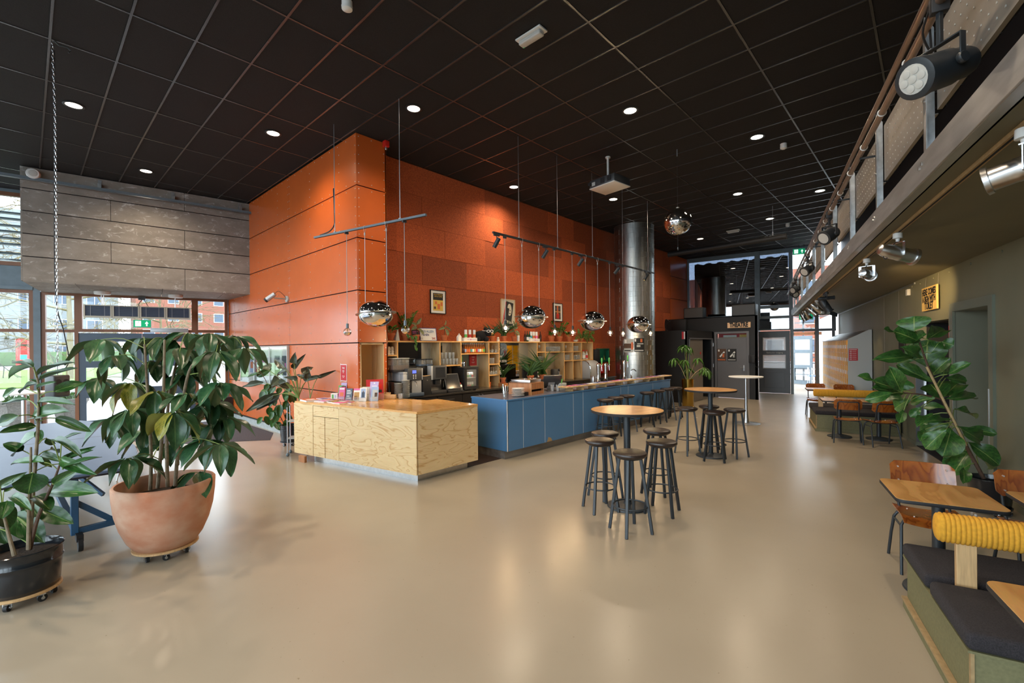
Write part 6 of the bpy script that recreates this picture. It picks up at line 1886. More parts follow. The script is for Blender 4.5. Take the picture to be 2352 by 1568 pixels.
for k in range(6):
 tag(obj('plate', pl_me, None, None, loc=(5.965 + random.uniform(-.004, .004), 5.40, BT + 0.0245 * k)), '%s white plate from the bottom of the stack on the blue bar' % WORDS[k], 'plate', 'plates stacked on the blue bar')
t = thing('black_tray', 'small black tray beside the plate stack', 'tray', (6.155, 5.405, BT), 0.1)
obj('tray', MB().box(-0.07, 0.07, -0.04, 0.04, 0, 0.045).box(-0.073, 0.073, -0.043, 0.043, 0.040, 0.05), M['rubber'], t, bevel=0.004)
obj('tray', MB().box(-0.07, 0.07, -0.04, 0.04, 0.051, 0.062), M['rubber'], t, bevel=0.004)
wb = thing('wooden_box', 'reddish wooden serving box with open compartments on the bar', 'box', (5.98, 5.30 + 0.26, BT), R(4))
bw = MB()
obj('front_board', MB().box(0, 0.25, -0.22, -0.205, 0, 0.205), M['boxwood'], wb, smooth=0)
wb.rotation_euler = (0, 0, R(-2))
for o in list(kids(wb)):
 bpy.data.objects.remove(o)
wb.location = (6.22, 5.31, BT)
wb.rotation_euler = (0, 0, R(8))
obj('left_side', MB().box(0, 0.016, 0.0, 0.50, 0, 0.215), M['boxwood'], wb, smooth=0)
obj('right_side', MB().box(0.424, 0.44, 0.0, 0.50, 0, 0.215), M['boxwood'], wb, smooth=0)
obj('top_board', MB().box(0, 0.44, 0.0, 0.50, 0.205, 0.217), M['boxwood'], wb, smooth=0)
obj('front_panel', MB().box(0.016, 0.424, 0.004, 0.016, 0.10, 0.205), M['boxwood'], wb, smooth=0)
obj('drawer', MB().box(0.016, 0.424, 0.006, 0.018, 0.0, 0.058), M['boxwood'], wb, smooth=0)
obj('slot', MB().box(0.016, 0.424, 0.05, 0.06, 0.058, 0.10), M['blackgap'], wb, smooth=0)
obj('edge_strip', MB().box(-0.002, 0.010, -0.002, 0.004, 0, 0.217).box(0.43, 0.442, -0.002, 0.004, 0, 0.217), M['oak'], wb, smooth=0)
tag(obj('steel_tray', MB().box(0.03, 0.41, 0.04, 0.46, 0.0, 0.055).box(0.02, 0.42, 0.03, 0.47, 0.050, 0.056), M['steel'], None, bevel=0.004, loc=(6.22, 5.31, BT + 0.2175), rot=(0, 0, R(8))), 'shallow steel tray on top of the wooden box', 'tray')
for k in range(7):
 a = random.uniform(0, 6.28)
 tag(obj('trinket', MB().lathe([(0.016, 0), (0.018, 0.004), (0.015, 0.016), (0.003, 0.018)], 10), M[random.choice(('alu', 'cup', 'brass'))], None, loc=(6.28 + 0.05 * k, 5.52 + 0.03 * math.sin(k * 2), BT + 0.274)), 'metal trinket lying on the steel tray', 'trinket', 'metal trinkets on the steel tray')
ts = thing('till_screen', 'dark touch screen till on a stand seen from behind', 'till', (7.18, 5.60, BT), R(-30))
obj('foot', MB().box(-0.12, 0.12, -0.10, 0.12, 0, 0.02), M['laptopgrey'], ts, bevel=0.008)
obj('stand', MB().bar((0, 0.08, 0.02), (0, -0.02, 0.17), 0.14, 0.02, up=(0, 1, 0)), M['silver'], ts, bevel=0.004)
b_ = MB().box(-0.19, 0.19, -0.015, 0.015, -0.13, 0.13)
b_.rot(Matrix.Translation((0, -0.03, 0.20)) @ Matrix.Rotation(R(32), 4, 'X'))
obj('display_back', b_, M['laptopgrey'], ts, bevel=0.006)
for k, (x, y) in enumerate(((7.02, 5.45), (7.09, 5.37))):
 t = thing('straw_glass', 'drinking glass with straws beside the till, the %s one' % ('left', 'right')[k], 'glass', (x, y, BT), 0, 'straw glasses by the till')
 obj('tumbler', jar, None, t)
 for q in range(5):
  a = q * 1.3
  obj('straw', MB().cyl((0.012 * math.cos(a), 0.012 * math.sin(a), 0.012), (0.036 * math.cos(a), 0.036 * math.sin(a), 0.135), 0.004, n=5), M['inkwhite' if q % 2 else 'skyblue'], t)
t = thing('marker_tub', 'small tub with a green marker on the plank end', 'tub', (7.42, 5.52, BT))
obj('tub', MB().box(-0.10, 0.10, -0.05, 0.05, 0, 0.14), M['lockerside'], t, bevel=0.006)
obj('marker', MB().cyl((-0.05, -0.03, 0.12), (-0.02, -0.03, 0.23), 0.012, n=8), M['greenprint'], t)
def tap(x, y, lb, h=0.40, heads=1, dirx=-1):
 t = thing('beer_tap', lb, 'beer tap', (x, y, 1.104), 0, 'chrome beer taps on the bar')
 obj('column', MB().lathe([(0.050, 0.0), (0.045, 0.01), (0.032, 0.05), (0.034, 0.18), (0.044, 0.33), (0.046, h), (0.040, h + 0.025), (0.015, h + 0.035)], 24), M['chrome'], t, smooth=60)
 for k in range(heads):
  s_ = dirx if k == 0 else -dirx
  obj('spout_arm', MB().cyl((0, 0, h - 0.02), (s_ * 0.02, s_ * 0.13 * -1 * 0.0 - 0.10, h - 0.02), 0.014, n=10).cyl((s_ * 0.02, -0.10, h - 0.01), (s_ * 0.03, -0.115, h - 0.13), 0.011, 0.008, n=10).sph((s_ * 0.02, -0.10, h - 0.01), 0.022, 12, 8), M['chrome'], t)
  obj('tap_handle', MB().lathe([(0.008, 0.0), (0.014, 0.02), (0.018, 0.08), (0.022, 0.12), (0.014, 0.15), (0.004, 0.155)], 12, c=(s_ * 0.02, -0.105, h + 0.005)), M['greenprint'], t)
 return t
tap(8.66, 5.43, 'left chrome beer tap with a green handle', 0.36)
tap(9.00, 5.45, 'middle chrome beer tap with a green handle', 0.36)
tap(9.80, 5.42, 'right chrome beer tap nearest the steel duct', 0.40)
t = thing('glass_rinser', 'small steel cylinder at the tap row', 'rinser', (10.15, 5.62, BT))
obj('post', MB().cyl((0, 0, 0), (0, 0, 0.30), 0.028, n=16), M['steel'], t)
t = thing('water_faucet', 'curved kitchen faucet behind the bar plank', 'faucet', (10.75, 5.75, BT))
obj('spout', MB().tube([(0, 0, 0), (0, 0, 0.22), (0.02, -0.02, 0.27), (0.07, -0.05, 0.27), (0.12, -0.08, 0.22)], 0.014, 8), M['chrome'], t)
obj('lever', MB().cyl((0.03, 0, 0.05), (0.10, 0.02, 0.08), 0.012, n=8), M['copper'], t)
t = thing('napkin_box', 'small steel napkin holder behind the taps', 'holder', (8.95, 5.75, BT))
obj('holder', MB().box(-0.06, 0.06, -0.05, 0.05, 0, 0.17).box(-0.05, 0.05, -0.04, 0.04, 0.17, 0.19), M['steel'], t, bevel=0.004)
# machines on the back bar
WT = 0.979
cm = thing('coffee_machine', 'silver coffee machine with blue display and six buttons', 'coffee machine', (4.69, 7.05, WT))
obj('body', MB().box(0.0, 0.42, 0.12, 0.50, 0.06, 0.42).box(0.0, 0.10, 0.02, 0.12, 0.06, 0.42), M['silver'], cm, bevel=0.012)
obj('right_column', MB().box(0.20, 0.42, 0.04, 0.12, 0.06, 0.30), M['silver'], cm, bevel=0.012)
obj('control_panel', MB().box(0.09, 0.40, 0.0, 0.12, 0.30, 0.52), M['laptopgrey'], cm, bevel=0.008)
obj('display', MB().box(0.19, 0.27, -0.003, 0.0, 0.43, 0.485), M['bluescreen'], cm, smooth=0)
bt = MB()
for i in range(2):
 for j in range(3):
  bt.cyl((0.21 + i * 0.05, 0.0, 0.395 - j * 0.03), (0.21 + i * 0.05, -0.004, 0.395 - j * 0.03), 0.010, n=12)
obj('buttons', bt, M['inkwhite'], cm)
obj('spout', MB().box(0.13, 0.19, 0.02, 0.10, 0.14, 0.30).box(0.145, 0.185, 0.03, 0.06, 0.10, 0.18), M['rubber'], cm, bevel=0.004)
obj('steam_pipe', MB().tube([(0.25, 0.02, 0.28), (0.28, 0.01, 0.26), (0.285, 0.01, 0.20), (0.285, 0.01, 0.16)], 0.006, 6), M['chrome'], cm)
obj('drip_tray', MB().box(-0.01, 0.43, -0.03, 0.50, 0.0, 0.065), M['bluegrey'], cm, bevel=0.01)
obj('upper_body', MB().box(0.0, 0.10, 0.02, 0.5, 0.42, 0.46).box(0.40, 0.42, 0.0, 0.5, 0.30, 0.52), M['silver'], cm, bevel=0.004)
for k in range(2):
 hp = MB().box(-0.02 + 0.17 * k - 0.10, 0.06 + 0.17 * k, 0.16, 0.42, 0.50, 0.70)
 obj('bean_hopper', hp, M['shelfglass'], cm, bevel=0.01)
 obj('beans', MB().box(-0.015 + 0.17 * k - 0.10, 0.055 + 0.17 * k, 0.165, 0.415, 0.50, 0.58), M['stembrown'], cm)
 obj('hopper_lid', MB().box(-0.025 + 0.17 * k - 0.10, 0.065 + 0.17 * k, 0.155, 0.425, 0.70, 0.715), M['silver'], cm, bevel=0.004)
obj('hopper_base', MB().box(-0.12, 0.23, 0.14, 0.45, 0.46, 0.50), M['rubber'], cm, bevel=0.006)
t = thing('waste_bin', 'black upright coffee grounds box between the machines', 'box', (5.13, 7.06, WT))
obj('box', MB().box(0, 0.20, 0.02, 0.42, 0.0, 0.36), M['black'], t, bevel=0.008)
obj('lock', MB().cyl((0.10, 0.02, 0.28), (0.10, 0.01, 0.28), 0.012, n=12), M['alu'], t)
tag(obj('wooden_spoon', MB().bar((0.0, 0.0, 0.0), (0.20, 0.02, 0.01), 0.03, 0.012).tube([(0.03 * math.cos(q * 0.7), 0.02 * math.sin(q * 0.7), 0.006) for q in range(9)], 0.006, 5, closed=True), M['oak'], None, loc=(5.13, 7.10, WT + 0.362)), 'light wooden spoon lying on the black box', 'spoon')
cm = thing('coffee_machine', 'black coffee machine with touch screen and round hopper', 'coffee machine', (5.33, 7.07, WT))
obj('body', MB().box(0.0, 0.36, 0.16, 0.55, 0.06, 0.52).box(-0.20, 0.0, 0.2, 0.55, 0.37, 0.54), M['black'], cm, bevel=0.012)
obj('front_plate', MB().box(0.02, 0.34, 0.13, 0.16, 0.06, 0.32), M['steel'], cm, bevel=0.004)
obj('screen_head', MB().box(0.04, 0.38, 0.0, 0.18, 0.28, 0.55), M['laptopgrey'], cm, bevel=0.012)
obj('touch_screen', MB().box(0.10, 0.33, -0.004, 0.0, 0.32, 0.52), M['screen'], cm, smooth=0)
obj('silver_edge', MB().box(0.0, 0.05, 0.01, 0.14, 0.28, 0.55), M['silver'], cm, bevel=0.008)
obj('spout', MB().box(0.13, 0.25, 0.05, 0.14, 0.18, 0.28), M['rubber'], cm, bevel=0.01)
obj('steam_pipe', MB().tube([(0.30, 0.10, 0.28), (0.335, 0.07, 0.26), (0.34, 0.06, 0.18), (0.34, 0.06, 0.12)], 0.007, 6), M['chrome'], cm)
obj('drip_tray', MB().box(0.0, 0.37, 0.0, 0.55, 0.0, 0.06), M['rubber'], cm, bevel=0.01)
for k in range(2):
 obj('bean_hopper', MB().lathe([(0.075, 0.0), (0.095, 0.03), (0.095, 0.12), (0.09, 0.125)], 24, c=(-0.03 + 0.17 * k, 0.30, 0.55)), M['shelfglass'], cm)
 obj('hopper_rim', MB().lathe([(0.097, 0.115), (0.10, 0.13), (0.08, 0.135)], 24, c=(-0.03 + 0.17 * k, 0.30, 0.55)), M['rubber'], cm)
 obj('hopper_base', MB().lathe([(0.085, -0.01), (0.10, 0.0), (0.098, 0.03)], 24, c=(-0.03 + 0.17 * k, 0.30, 0.55)), M['bluegrey'], cm)
lp_ = thing('laptop_monitor', 'dark screen leaning back between coffee machine and fridge', 'monitor', (5.72, 7.10, WT))
b_ = MB().box(0, 0.38, 0.0, 0.02, 0.0, 0.33)
b_.rot(Matrix.Translation((0, 0, 0.06)) @ Matrix.Rotation(R(-18), 4, 'X'))
obj('display_frame', b_, M['laptopgrey'], lp_, bevel=0.006)
b_ = MB().box(0.02, 0.36, -0.003, 0.0, 0.02, 0.31)
b_.rot(Matrix.Translation((0, 0, 0.06)) @ Matrix.Rotation(R(-18), 4, 'X'))
obj('screen', b_, M['screen'], lp_, smooth=0)
obj('foot', MB().box(0.02, 0.36, -0.03, 0.25, 0, 0.05), M['rubber'], lp_, bevel=0.01)
t = thing('card_reader', 'small grey handheld card terminal by the fridge', 'card reader', (6.13, 7.10, WT), R(10))
b_ = MB().box(-0.035, 0.035, 0, 0.025, 0.0, 0.16)
b_.rot(Matrix.Rotation(R(-15), 4, 'X'))
obj('body', b_, M['laptopgrey'], t, bevel=0.006)
obj('base', MB().box(-0.05, 0.05, -0.02, 0.06, -0.0, 0.02), M['rubber'], t, bevel=0.006)
obj('display', MB().box(-0.025, 0.025, -0.004, 0.0, 0.10, 0.14).rot(Matrix.Rotation(R(-15), 4, 'X')), M['screen'], t, smooth=0)
fr = thing('mini_fridge', 'black mini fridge with glass door full of cans', 'fridge', (6.21, 7.12, WT))
obj('cabinet', MB().box(0, 0.40, 0.03, 0.42, 0.02, 0.05).box(0, 0.40, 0.03, 0.42, 0.46, 0.49).box(0, 0.03, 0.03, 0.42, 0.05, 0.46).box(0.37, 0.40, 0.03, 0.42, 0.05, 0.46).box(0, 0.40, 0.39, 0.42, 0.05, 0.46), M['black'], fr, bevel=0.004, seg=1)
obj('door_frame', MB().box(0, 0.40, 0.0, 0.028, 0.02, 0.09).box(0, 0.40, 0.0, 0.028, 0.44, 0.49).box(0, 0.07, 0.0, 0.028, 0.09, 0.44).box(0.34, 0.40, 0.0, 0.028, 0.09, 0.44), M['black'], fr, bevel=0.004, seg=1)
obj('glass', MB().box(0.07, 0.34, 0.010, 0.014, 0.09, 0.44), M['shelfglass'], fr, smooth=0)
obj('shelf', MB().box(0.03, 0.37, 0.04, 0.38, 0.255, 0.262).box(0.05, 0.35, 0.384, 0.389, 0.06, 0.45), M['inkwhite'], fr, smooth=0)
obj('foot', MB().box(0.03, 0.08, 0.05, 0.1, 0, 0.02).box(0.32, 0.37, 0.05, 0.1, 0, 0.02), M['rubber'], fr, smooth=0)
l = bpy.data.lights.new('fridge_lamp', 'POINT')
l.energy = 1.2
l.shadow_soft_size = 0.03
o = bpy.data.objects.new('fridge_lamp', l)
link(o, fr)
o.location = (0.2, 0.06, 0.43)
can = MB().lathe([(0.022, 0.0), (0.026, 0.006), (0.026, 0.105), (0.021, 0.115), (0.02, 0.116)], 14).mesh('can')
can.materials.append(M['inkwhite'])
cb = [MB().lathe([(0.0265, 0.012), (0.0265, 0.06)], 14).mesh('label_%d' % k) for k in range(4)]
for k, mm in enumerate(('orangeprint', 'greenprint', 'tealprint', 'paperred')):
 cb[k].materials.append(M[mm])
for lv in (0.262, 0.055):
 for k in range(4):
  o = obj('drink_can', can, None, None, loc=(6.21 + 0.10 + k * 0.062, 7.12 + 0.08, WT + lv))
  tag(o, 'slim white can with a coloured band on the %s shelf of the mini fridge' % ('upper' if lv > 0.1 else 'lower'), 'can', 'cans in the mini fridge')
  obj('band', cb[(k + (0 if lv > 0.1 else 2)) % 4], None, o)
for lb, box_, mm in (('red', (6.145, 6.19, 7.2, 7.35, WT, WT + 0.17), 'red'),):
 tag(obj('red_device', MB().box(*box_), M[mm], None, bevel=0.01), 'small red device beside the mini fridge', 'device')
dw = thing('dishwasher', 'silver machine with a rounded front under the bar shelves', 'machine', (10.90, 7.08, WT))
poly = [(0.0, 0.0), (0.0, 0.26), (0.03, 0.37), (0.10, 0.46), (0.20, 0.50), (0.50, 0.50), (0.50, 0.0)]
b_ = MB()
b_.add([(0, p[0], p[1]) for p in poly] + [(0.52, p[0], p[1]) for p in poly], [tuple(range(7))[::-1], tuple(range(7, 14))] + [(i, (i + 1) % 7, 7 + (i + 1) % 7, 7 + i) for i in range(7)])
obj('body', b_, M['silver'], dw, bevel=0.01)
obj('trim', MB().tube([(-0.005, p[0], p[1]) for p in poly[:6]], 0.012, 8), M['chrome'], dw)
obj('foot', MB().box(0.02, 0.5, 0.02, 0.4, -0.0, 0.012), M['rubber'], dw, smooth=0)
kt = thing('kettle', 'black cylindrical kettle with a steel jug behind the till', 'kettle', (9.40, 7.22, WT))
obj('body', MB().lathe([(0.10, 0.0), (0.105, 0.02), (0.105, 0.30), (0.09, 0.32), (0.01, 0.325)], 28), M['black'], kt)
obj('jug_handle', MB().tube([(0.14, 0, 0.30), (0.20, 0, 0.32), (0.22, 0, 0.26), (0.18, 0, 0.20)], 0.012, 8), M['rubber'], kt)
obj('jug', MB().lathe([(0.06, 0.0), (0.065, 0.2), (0.05, 0.30), (0.055, 0.31)], 20, c=(0.20, 0.05, 0)), M['chrome'], kt)
t = thing('monitor_back', 'dark monitor behind the grass pots', 'monitor', (8.20, 7.25, WT))
obj('panel', MB().box(0, 0.62, 0, 0.03, 0.12, 0.46), M['black'], t, bevel=0.006)
obj('stand', MB().box(0.26, 0.36, 0.01, 0.05, 0.0, 0.14).box(0.16, 0.46, -0.04, 0.12, 0, 0.012), M['black'], t)
obj('taped_note', MB().box(0.55, 0.62, -0.002, 0.0, 0.14, 0.42), M['paper'], t, smooth=0)
gb = thing('green_cabinet', 'dark green first aid cabinet with an open front on the felt wall', 'cabinet', (12.10, 7.54, 1.40))
obj('case', MB().box(0, 0.60, 0.11, 0.13, 0, 0.42).box(0, 0.60, 0, 0.11, 0.0, 0.05).box(0, 0.60, 0, 0.11, 0.37, 0.42).box(0, 0.26, 0, 0.11, 0.05, 0.37).box(0.54, 0.60, 0, 0.11, 0.05, 0.37), M['greenbox'], gb, bevel=0.006, seg=1)
obj('flap', MB().add([(0.28, 0.05, 0.06), (0.42, 0.05, 0.06), (0.32, 0.06, 0.28)], [(0, 1, 2)]), M['yelprint'], gb, smooth=0)
tag(obj('black_speaker', MB().box(11.62, 11.95, 7.42, 7.66, 1.40, 1.80), M['black'], None, bevel=0.02), 'black speaker box at the end of the bar shelves', 'speaker')
rb_ = thing('red_case', 'red wall case with a blue label under the green cabinet', 'case', (12.15, 7.56, 1.04))
obj('case', MB().box(0, 0.54, 0, 0.11, 0, 0.32), M['red'], rb_, bevel=0.02)
obj('label', MB().box(0.36, 0.44, -0.003, 0, 0.08, 0.24), M['navy'], rb_, smooth=0)
# cups, saucers, glasses, bottles in the shelves
cup = MB().lathe([(0.022, 0.0), (0.026, 0.004), (0.038, 0.045), (0.040, 0.06), (0.036, 0.06), (0.022, 0.008), (0.002, 0.008)], 16).mesh('cup')
cup.materials.append(M['cup'])
for lv, nm in ((1.756, 'top'), (1.511, 'middle'), (1.27, 'lower')):
 for i in range(3):
  for j in range(2 if i < 2 else 1):
   for k in range(3 - j):
    x, y = 4.555 + 0.075 * i, 7.45 + 0.09 * j
    o = obj('cup', cup, None, None, loc=(x, y, lv + (0.0 if lv > 1.4 else -0.0) + 0.062 + 0.046 * k), rot=(PI, 0, 0.3 * k))
    tag(o, 'pale upturned cup on the %s cup level at the left shelf end' % nm, 'cup', 'cups on the %s cup level' % nm)
sau = MB().lathe([(0.045, 0.0), (0.05, 0.003), (0.075, 0.012), (0.078, 0.016), (0.05, 0.008), (0.002, 0.007)], 24).mesh('saucer')
sau.materials.append(M['lockerside'])
tag(obj('saucer_riser', MB().box(4.50, 4.66, 7.08, 7.32, 0.979, 1.268).box(4.49, 4.76, 7.06, 7.62, 1.256, 1.268), M['backbar'], None, smooth=0), 'dark riser carrying the lower cups', 'riser')
for s_, (x, y, nm) in enumerate(((4.57, 7.0, 'left'), (4.655, 6.98, 'right'))):
 pass
for x, y, n_, nm in ((4.545, 7.00, 16, 'left'), (4.66, 6.955, 19, 'right')):
 for k in range(n_):
  tag(obj('saucer', sau, None, None, loc=(x, y, WT - 0.10 + 0.017 * k + 0.10)), 'grey white saucer in the %s saucer stack by the coffee machine' % nm, 'saucer', 'saucers in the %s stack' % nm)
wine = MB().lathe([(0.033, 0.0), (0.034, 0.002), (0.006, 0.008), (0.004, 0.07), (0.008, 0.078), (0.026, 0.10), (0.033, 0.13), (0.028, 0.165), (0.026, 0.165), (0.031, 0.13), (0.024, 0.102), (0.002, 0.084)], 14).mesh('wine_glass')
wine.materials.append(M['shelfglass'])
tall = tumbler_mesh(0.15, 0.026, 0.032, 12)
beer = tumbler_mesh(0.13, 0.028, 0.036, 12)
def fill(mesh, name, x0, x1, z, nx, ny, label, group, flip=None, dx=None, cat='glass'):
 for i in range(nx):
  for j in range(ny):
   x = x0 + 0.045 + (x1 - x0 - 0.09) * (i / (nx - 1) if nx > 1 else 0.5)
   o = obj(name, mesh, None, None, loc=(x, 7.42 + 0.085 * j, z + (flip or 0)), rot=(PI, 0, 0) if flip else None)
   tag(o, label, cat, group)
fill(wine, 'wine_glass', DX[4], DX[5], 1.756, 3, 2, 'upturned stem glass on the upper shelf of the left narrow cubby column', 'stem glasses, upper left column', 0.166)
fill(beer, 'tumbler', DX[4], DX[4] + 0.24, 1.506, 3, 1, 'clear straight glass on the middle shelf of the left narrow cubby column', 'straight glasses, left column')
fill(wine, 'wine_glass', DX[4], DX[5], 1.256, 4, 2, 'upturned stem glass on the lower shelf of the left narrow cubby column', 'stem glasses, lower left column', 0.166)
fill(wine, 'wine_glass', DX[6], DX[6] + 0.20, 1.761, 2, 2, 'stem glass on the upper shelf of the middle narrow cubby column', 'stem glasses, upper middle column')
fill(beer, 'tumbler', DX[6], DX[7], 1.511, 4, 2, 'straight glass on the middle shelf of the middle narrow cubby column', 'straight glasses, middle column')
fill(wine, 'wine_glass', DX[6], DX[7], 1.256, 4, 2, 'upturned stem glass on the lower shelf of the middle narrow cubby column', 'stem glasses, lower middle column', 0.166)
fill(beer, 'tumbler', DX[7], DX[8] - 0.1, 1.756, 9, 2, 'small straight glass in the long row on the wide upper shelf', 'row of glasses on the wide shelf')
fill(wine, 'wine_glass', DX[8], DX[8] + 0.2, 1.753, 2, 1, 'stem glass alone on the upper shelf before the tall glasses', 'pair of stem glasses')
fill(tall, 'tall_glass', DX[9], DX[10] - 0.08, 1.753, 4, 2, 'tall narrow glass on the shelf beside the spirits', 'tall glasses by the spirits')
fill(tall, 'tall_glass', DX[8], DX[9] - 0.08, 1.508, 5, 2, 'tall glass on the second shelf of the right cubbies', 'tall glasses, second shelf')
fill(beer, 'tumbler', DX[9], DX[10] - 0.02, 1.508, 4, 2, 'printed straight glass on the second shelf beside the spirits', 'printed glasses')
fill(beer, 'tumbler', DX[2], DX[3] - 0.02, 1.521, 6, 3, 'clear glass crowded on the shelf above the leaning screen', 'glasses above the leaning screen')
fill(beer, 'tumbler', DX[2] + 0.05, DX[3] - 0.12, 1.652, 4, 2, 'clear glass in the second layer above the leaning screen', 'second layer of glasses')
def bottle_mesh(h, r, mat, neck=0.35):
 m = MB().lathe([(r * 0.9, 0), (r, 0.006), (r, h * 0.58), (r * neck, h * 0.78), (r * neck, h * 0.97), (r * neck * 1.1, h)], 14).mesh('bottle', smooth=50)
 m.materials.append(mat)
 return m
def label_mesh(h, r, mat):
 m = MB().lathe([(r + 0.0008, h * 0.14), (r + 0.0008, h * 0.46)], 14)
 m.f = m.f[:-2]
 me = m.mesh('label', smooth=50)
 me.materials.append(mat)
 return me
bam, bbr, bgr, bcl = bottle_mesh(0.20, 0.028, M['amber']), bottle_mesh(0.21, 0.030, M['brownglass']), bottle_mesh(0.21, 0.028, M['greenglass']), bottle_mesh(0.27, 0.036, M['clearglass'])
capm = MB().lathe([(0.0125, 0.0), (0.0125, 0.012), (0.010, 0.016)], 10).mesh('cap')
capm.materials.append(M['inkwhite'])
LBM = {k: label_mesh(0.20, 0.028, M[k]) for k in ('paperred', 'skyblue', 'orangeprint', 'tealprint', 'inkwhite', 'yelprint', 'navy', 'greenprint')}
seq = ['paperred', 'paperred', 'skyblue', 'orangeprint', 'orangeprint', 'tealprint', 'inkwhite', 'yelprint', 'paperred', 'skyblue', 'inkwhite', 'yelprint', 'greenprint']
for j in range(2):
 for i, k in enumerate(seq):
  if j == 1 and i > 7:
   continue
  o = obj('bottle', bbr if i < 2 else bam, None, None, loc=(DX[3] + 0.06 + i * 0.055, 7.42 + 0.08 * j, 1.756))
  tag(o, '%s soft drink bottle from the left in the %s row above the mini fridge' % ((WORDS + ['thirteenth'])[i], ('front', 'back')[j]), 'bottle', 'soft drink bottles above the mini fridge')
  obj('label', LBM[k], None, o)
  obj('cap', capm, None, o, loc=(0, 0, 0.198))
LBG = {k: label_mesh(0.27, 0.036, M[k]) for k in ('paperred', 'inkwhite', 'yelprint', 'greenprint')}
for i, (x, k, cl) in enumerate(((10.92, 'greenprint', bcl), (11.0, 'paperred', bbr), (11.06, 'inkwhite', bcl), (11.16, 'inkwhite', bcl), (11.24, 'paperred', bcl))):
 o = obj('spirit_bottle', cl, None, None, loc=(x, 7.44 + 0.03 * (i % 2), 1.510))
 tag(o, '%s spirit bottle from the left in the last cubby of the shelves' % WORDS[i], 'bottle', 'spirit bottles in the last cubby')
 if cl is bcl:
  obj('label', LBG[k], None, o)
  obj('cap', MB().lathe([(0.0145, 0.235), (0.0145, 0.275), (0.010, 0.278)], 10), M['red' if i else 'blkmetal'], o)
sp = thing('menu_board', 'pale card with a paper cup leaning in the lowest left cubby', 'card', (7.30, 7.50, WT))
obj('card', MB().box(-0.10, 0.10, 0.1, 0.11, 0, 0.20), M['lockerside'], sp, smooth=0)
obj('paper_cup', MB().lathe([(0.03, 0), (0.04, 0.10)], 14, c=(0.02, 0.02, 0.0)), M['orangeprint'], sp)
wf_ = obj('wifi_poster', MB().box(6.83, 7.05, 7.655, 7.66, 1.47, 1.735), M['paperred'], None, smooth=0)
tag(wf_, 'red wifi poster behind the mini fridge', 'poster')
text('lettering', 'Wifi', 0.05, M['inkwhite'], wf_, (6.94, 7.652, 1.66), (R(90), 0, 0))
def wifi(parent, x, y, z, s_, ax='y'):
 m = MB()
 def P(a, r):
  d = (r * s_ * math.sin(a), r * s_ * math.cos(a))
  return (x + d[0], y, z + d[1]) if ax == 'y' else (x, y - d[0], z + d[1])
 for r in (0.35, 0.68, 1.0):
  m.tube([P(-0.75 + 1.5 * k / 8, r) for k in range(9)], 0.075 * s_, 5)
 m.sph(P(0, 0.05), 0.11 * s_, 8, 6)
 obj('wifi_symbol', m, M['inkwhite'], parent)
wifi(wf_, 6.94, 7.653, 1.575, 0.04)
obj('print', MB().box(6.89, 6.99, 7.652, 7.655, 1.545, 1.552).box(6.91, 6.97, 7.652, 7.655, 1.53, 1.536), M['inkwhite'], wf_, smooth=0)
w2 = obj('wifi_poster', MB().box(3.882, 3.888, 7.61, 7.845, 1.295, 1.60), M['inkwhite'], None, smooth=0)
tag(w2, 'red wifi poster with pale border on the orange wall', 'poster')
obj('print', MB().box(3.879, 3.882, 7.622, 7.833, 1.307, 1.588), M['paperred'], w2, smooth=0)
text('lettering', 'Wifi', 0.05, M['inkwhite'], w2, (3.878, 7.727, 1.53), (R(90), 0, R(-90)))
wifi(w2, 3.877, 7.727, 1.44, 0.05, 'x')
obj('print', MB().box(3.877, 3.879, 7.68, 7.775, 1.385, 1.392).box(3.877, 3.879, 7.70, 7.755, 1.362, 1.368), M['inkwhite'], w2, smooth=0)
# things on top of the shelves
ST_ = 2.0185
def terra_pot(name, lb, x, y, r=0.075, h=0.13, z=ST_, cat='potted plant', grp='potted plants on the bar shelf'):
 t = thing(name, lb, cat, (x, y, z), random.uniform(0, 6), grp)
 obj('saucer', MB().lathe([(r * 0.95, 0), (r * 1.15, 0.018), (r * 1.1, 0.018), (r * 0.9, 0.006), (0.002, 0.006)], 20), M['terrapot'], t)
 obj('pot', MB().lathe([(r * 0.62, 0.007), (r * 0.9, h * 0.72), (r * 1.02, h * 0.73), (r * 1.05, h), (r * 0.92, h), (r * 0.88, h * 0.9), (0.002, h * 0.9)], 20), M['terrapot'], t)
 return t
def frame_pic(name, lb, x0, x1, z0, z1, border, mat_w, prints, fmat):
 t = thing(name, lb, 'framed picture', ((x0 + x1) / 2, 7.672, (z0 + z1) / 2))
 w, h = (x1 - x0) / 2, (z1 - z0) / 2
 obj('frame', MB().box(-w, w, -0.028, 0, -h, -h + 0.016).box(-w, w, -0.028, 0, h - 0.016, h).box(-w, -w + 0.016, -0.028, 0, -h, h).box(w - 0.016, w, -0.028, 0, -h, h), M[fmat], t, smooth=0)
 obj('mount', MB().box(-w + 0.012, w - 0.012, -0.016, -0.004, -h + 0.012, h - 0.012), M[mat_w], t, smooth=0)
 for (a, b_, c, d, mm, dy) in prints:
  obj('print', MB().box(-w + a * 2 * w, -w + b_ * 2 * w, -0.018 - dy * 0.001, -0.016, -h + c * 2 * h, -h + d * 2 * h), M[mm], t, smooth=0)
 return t
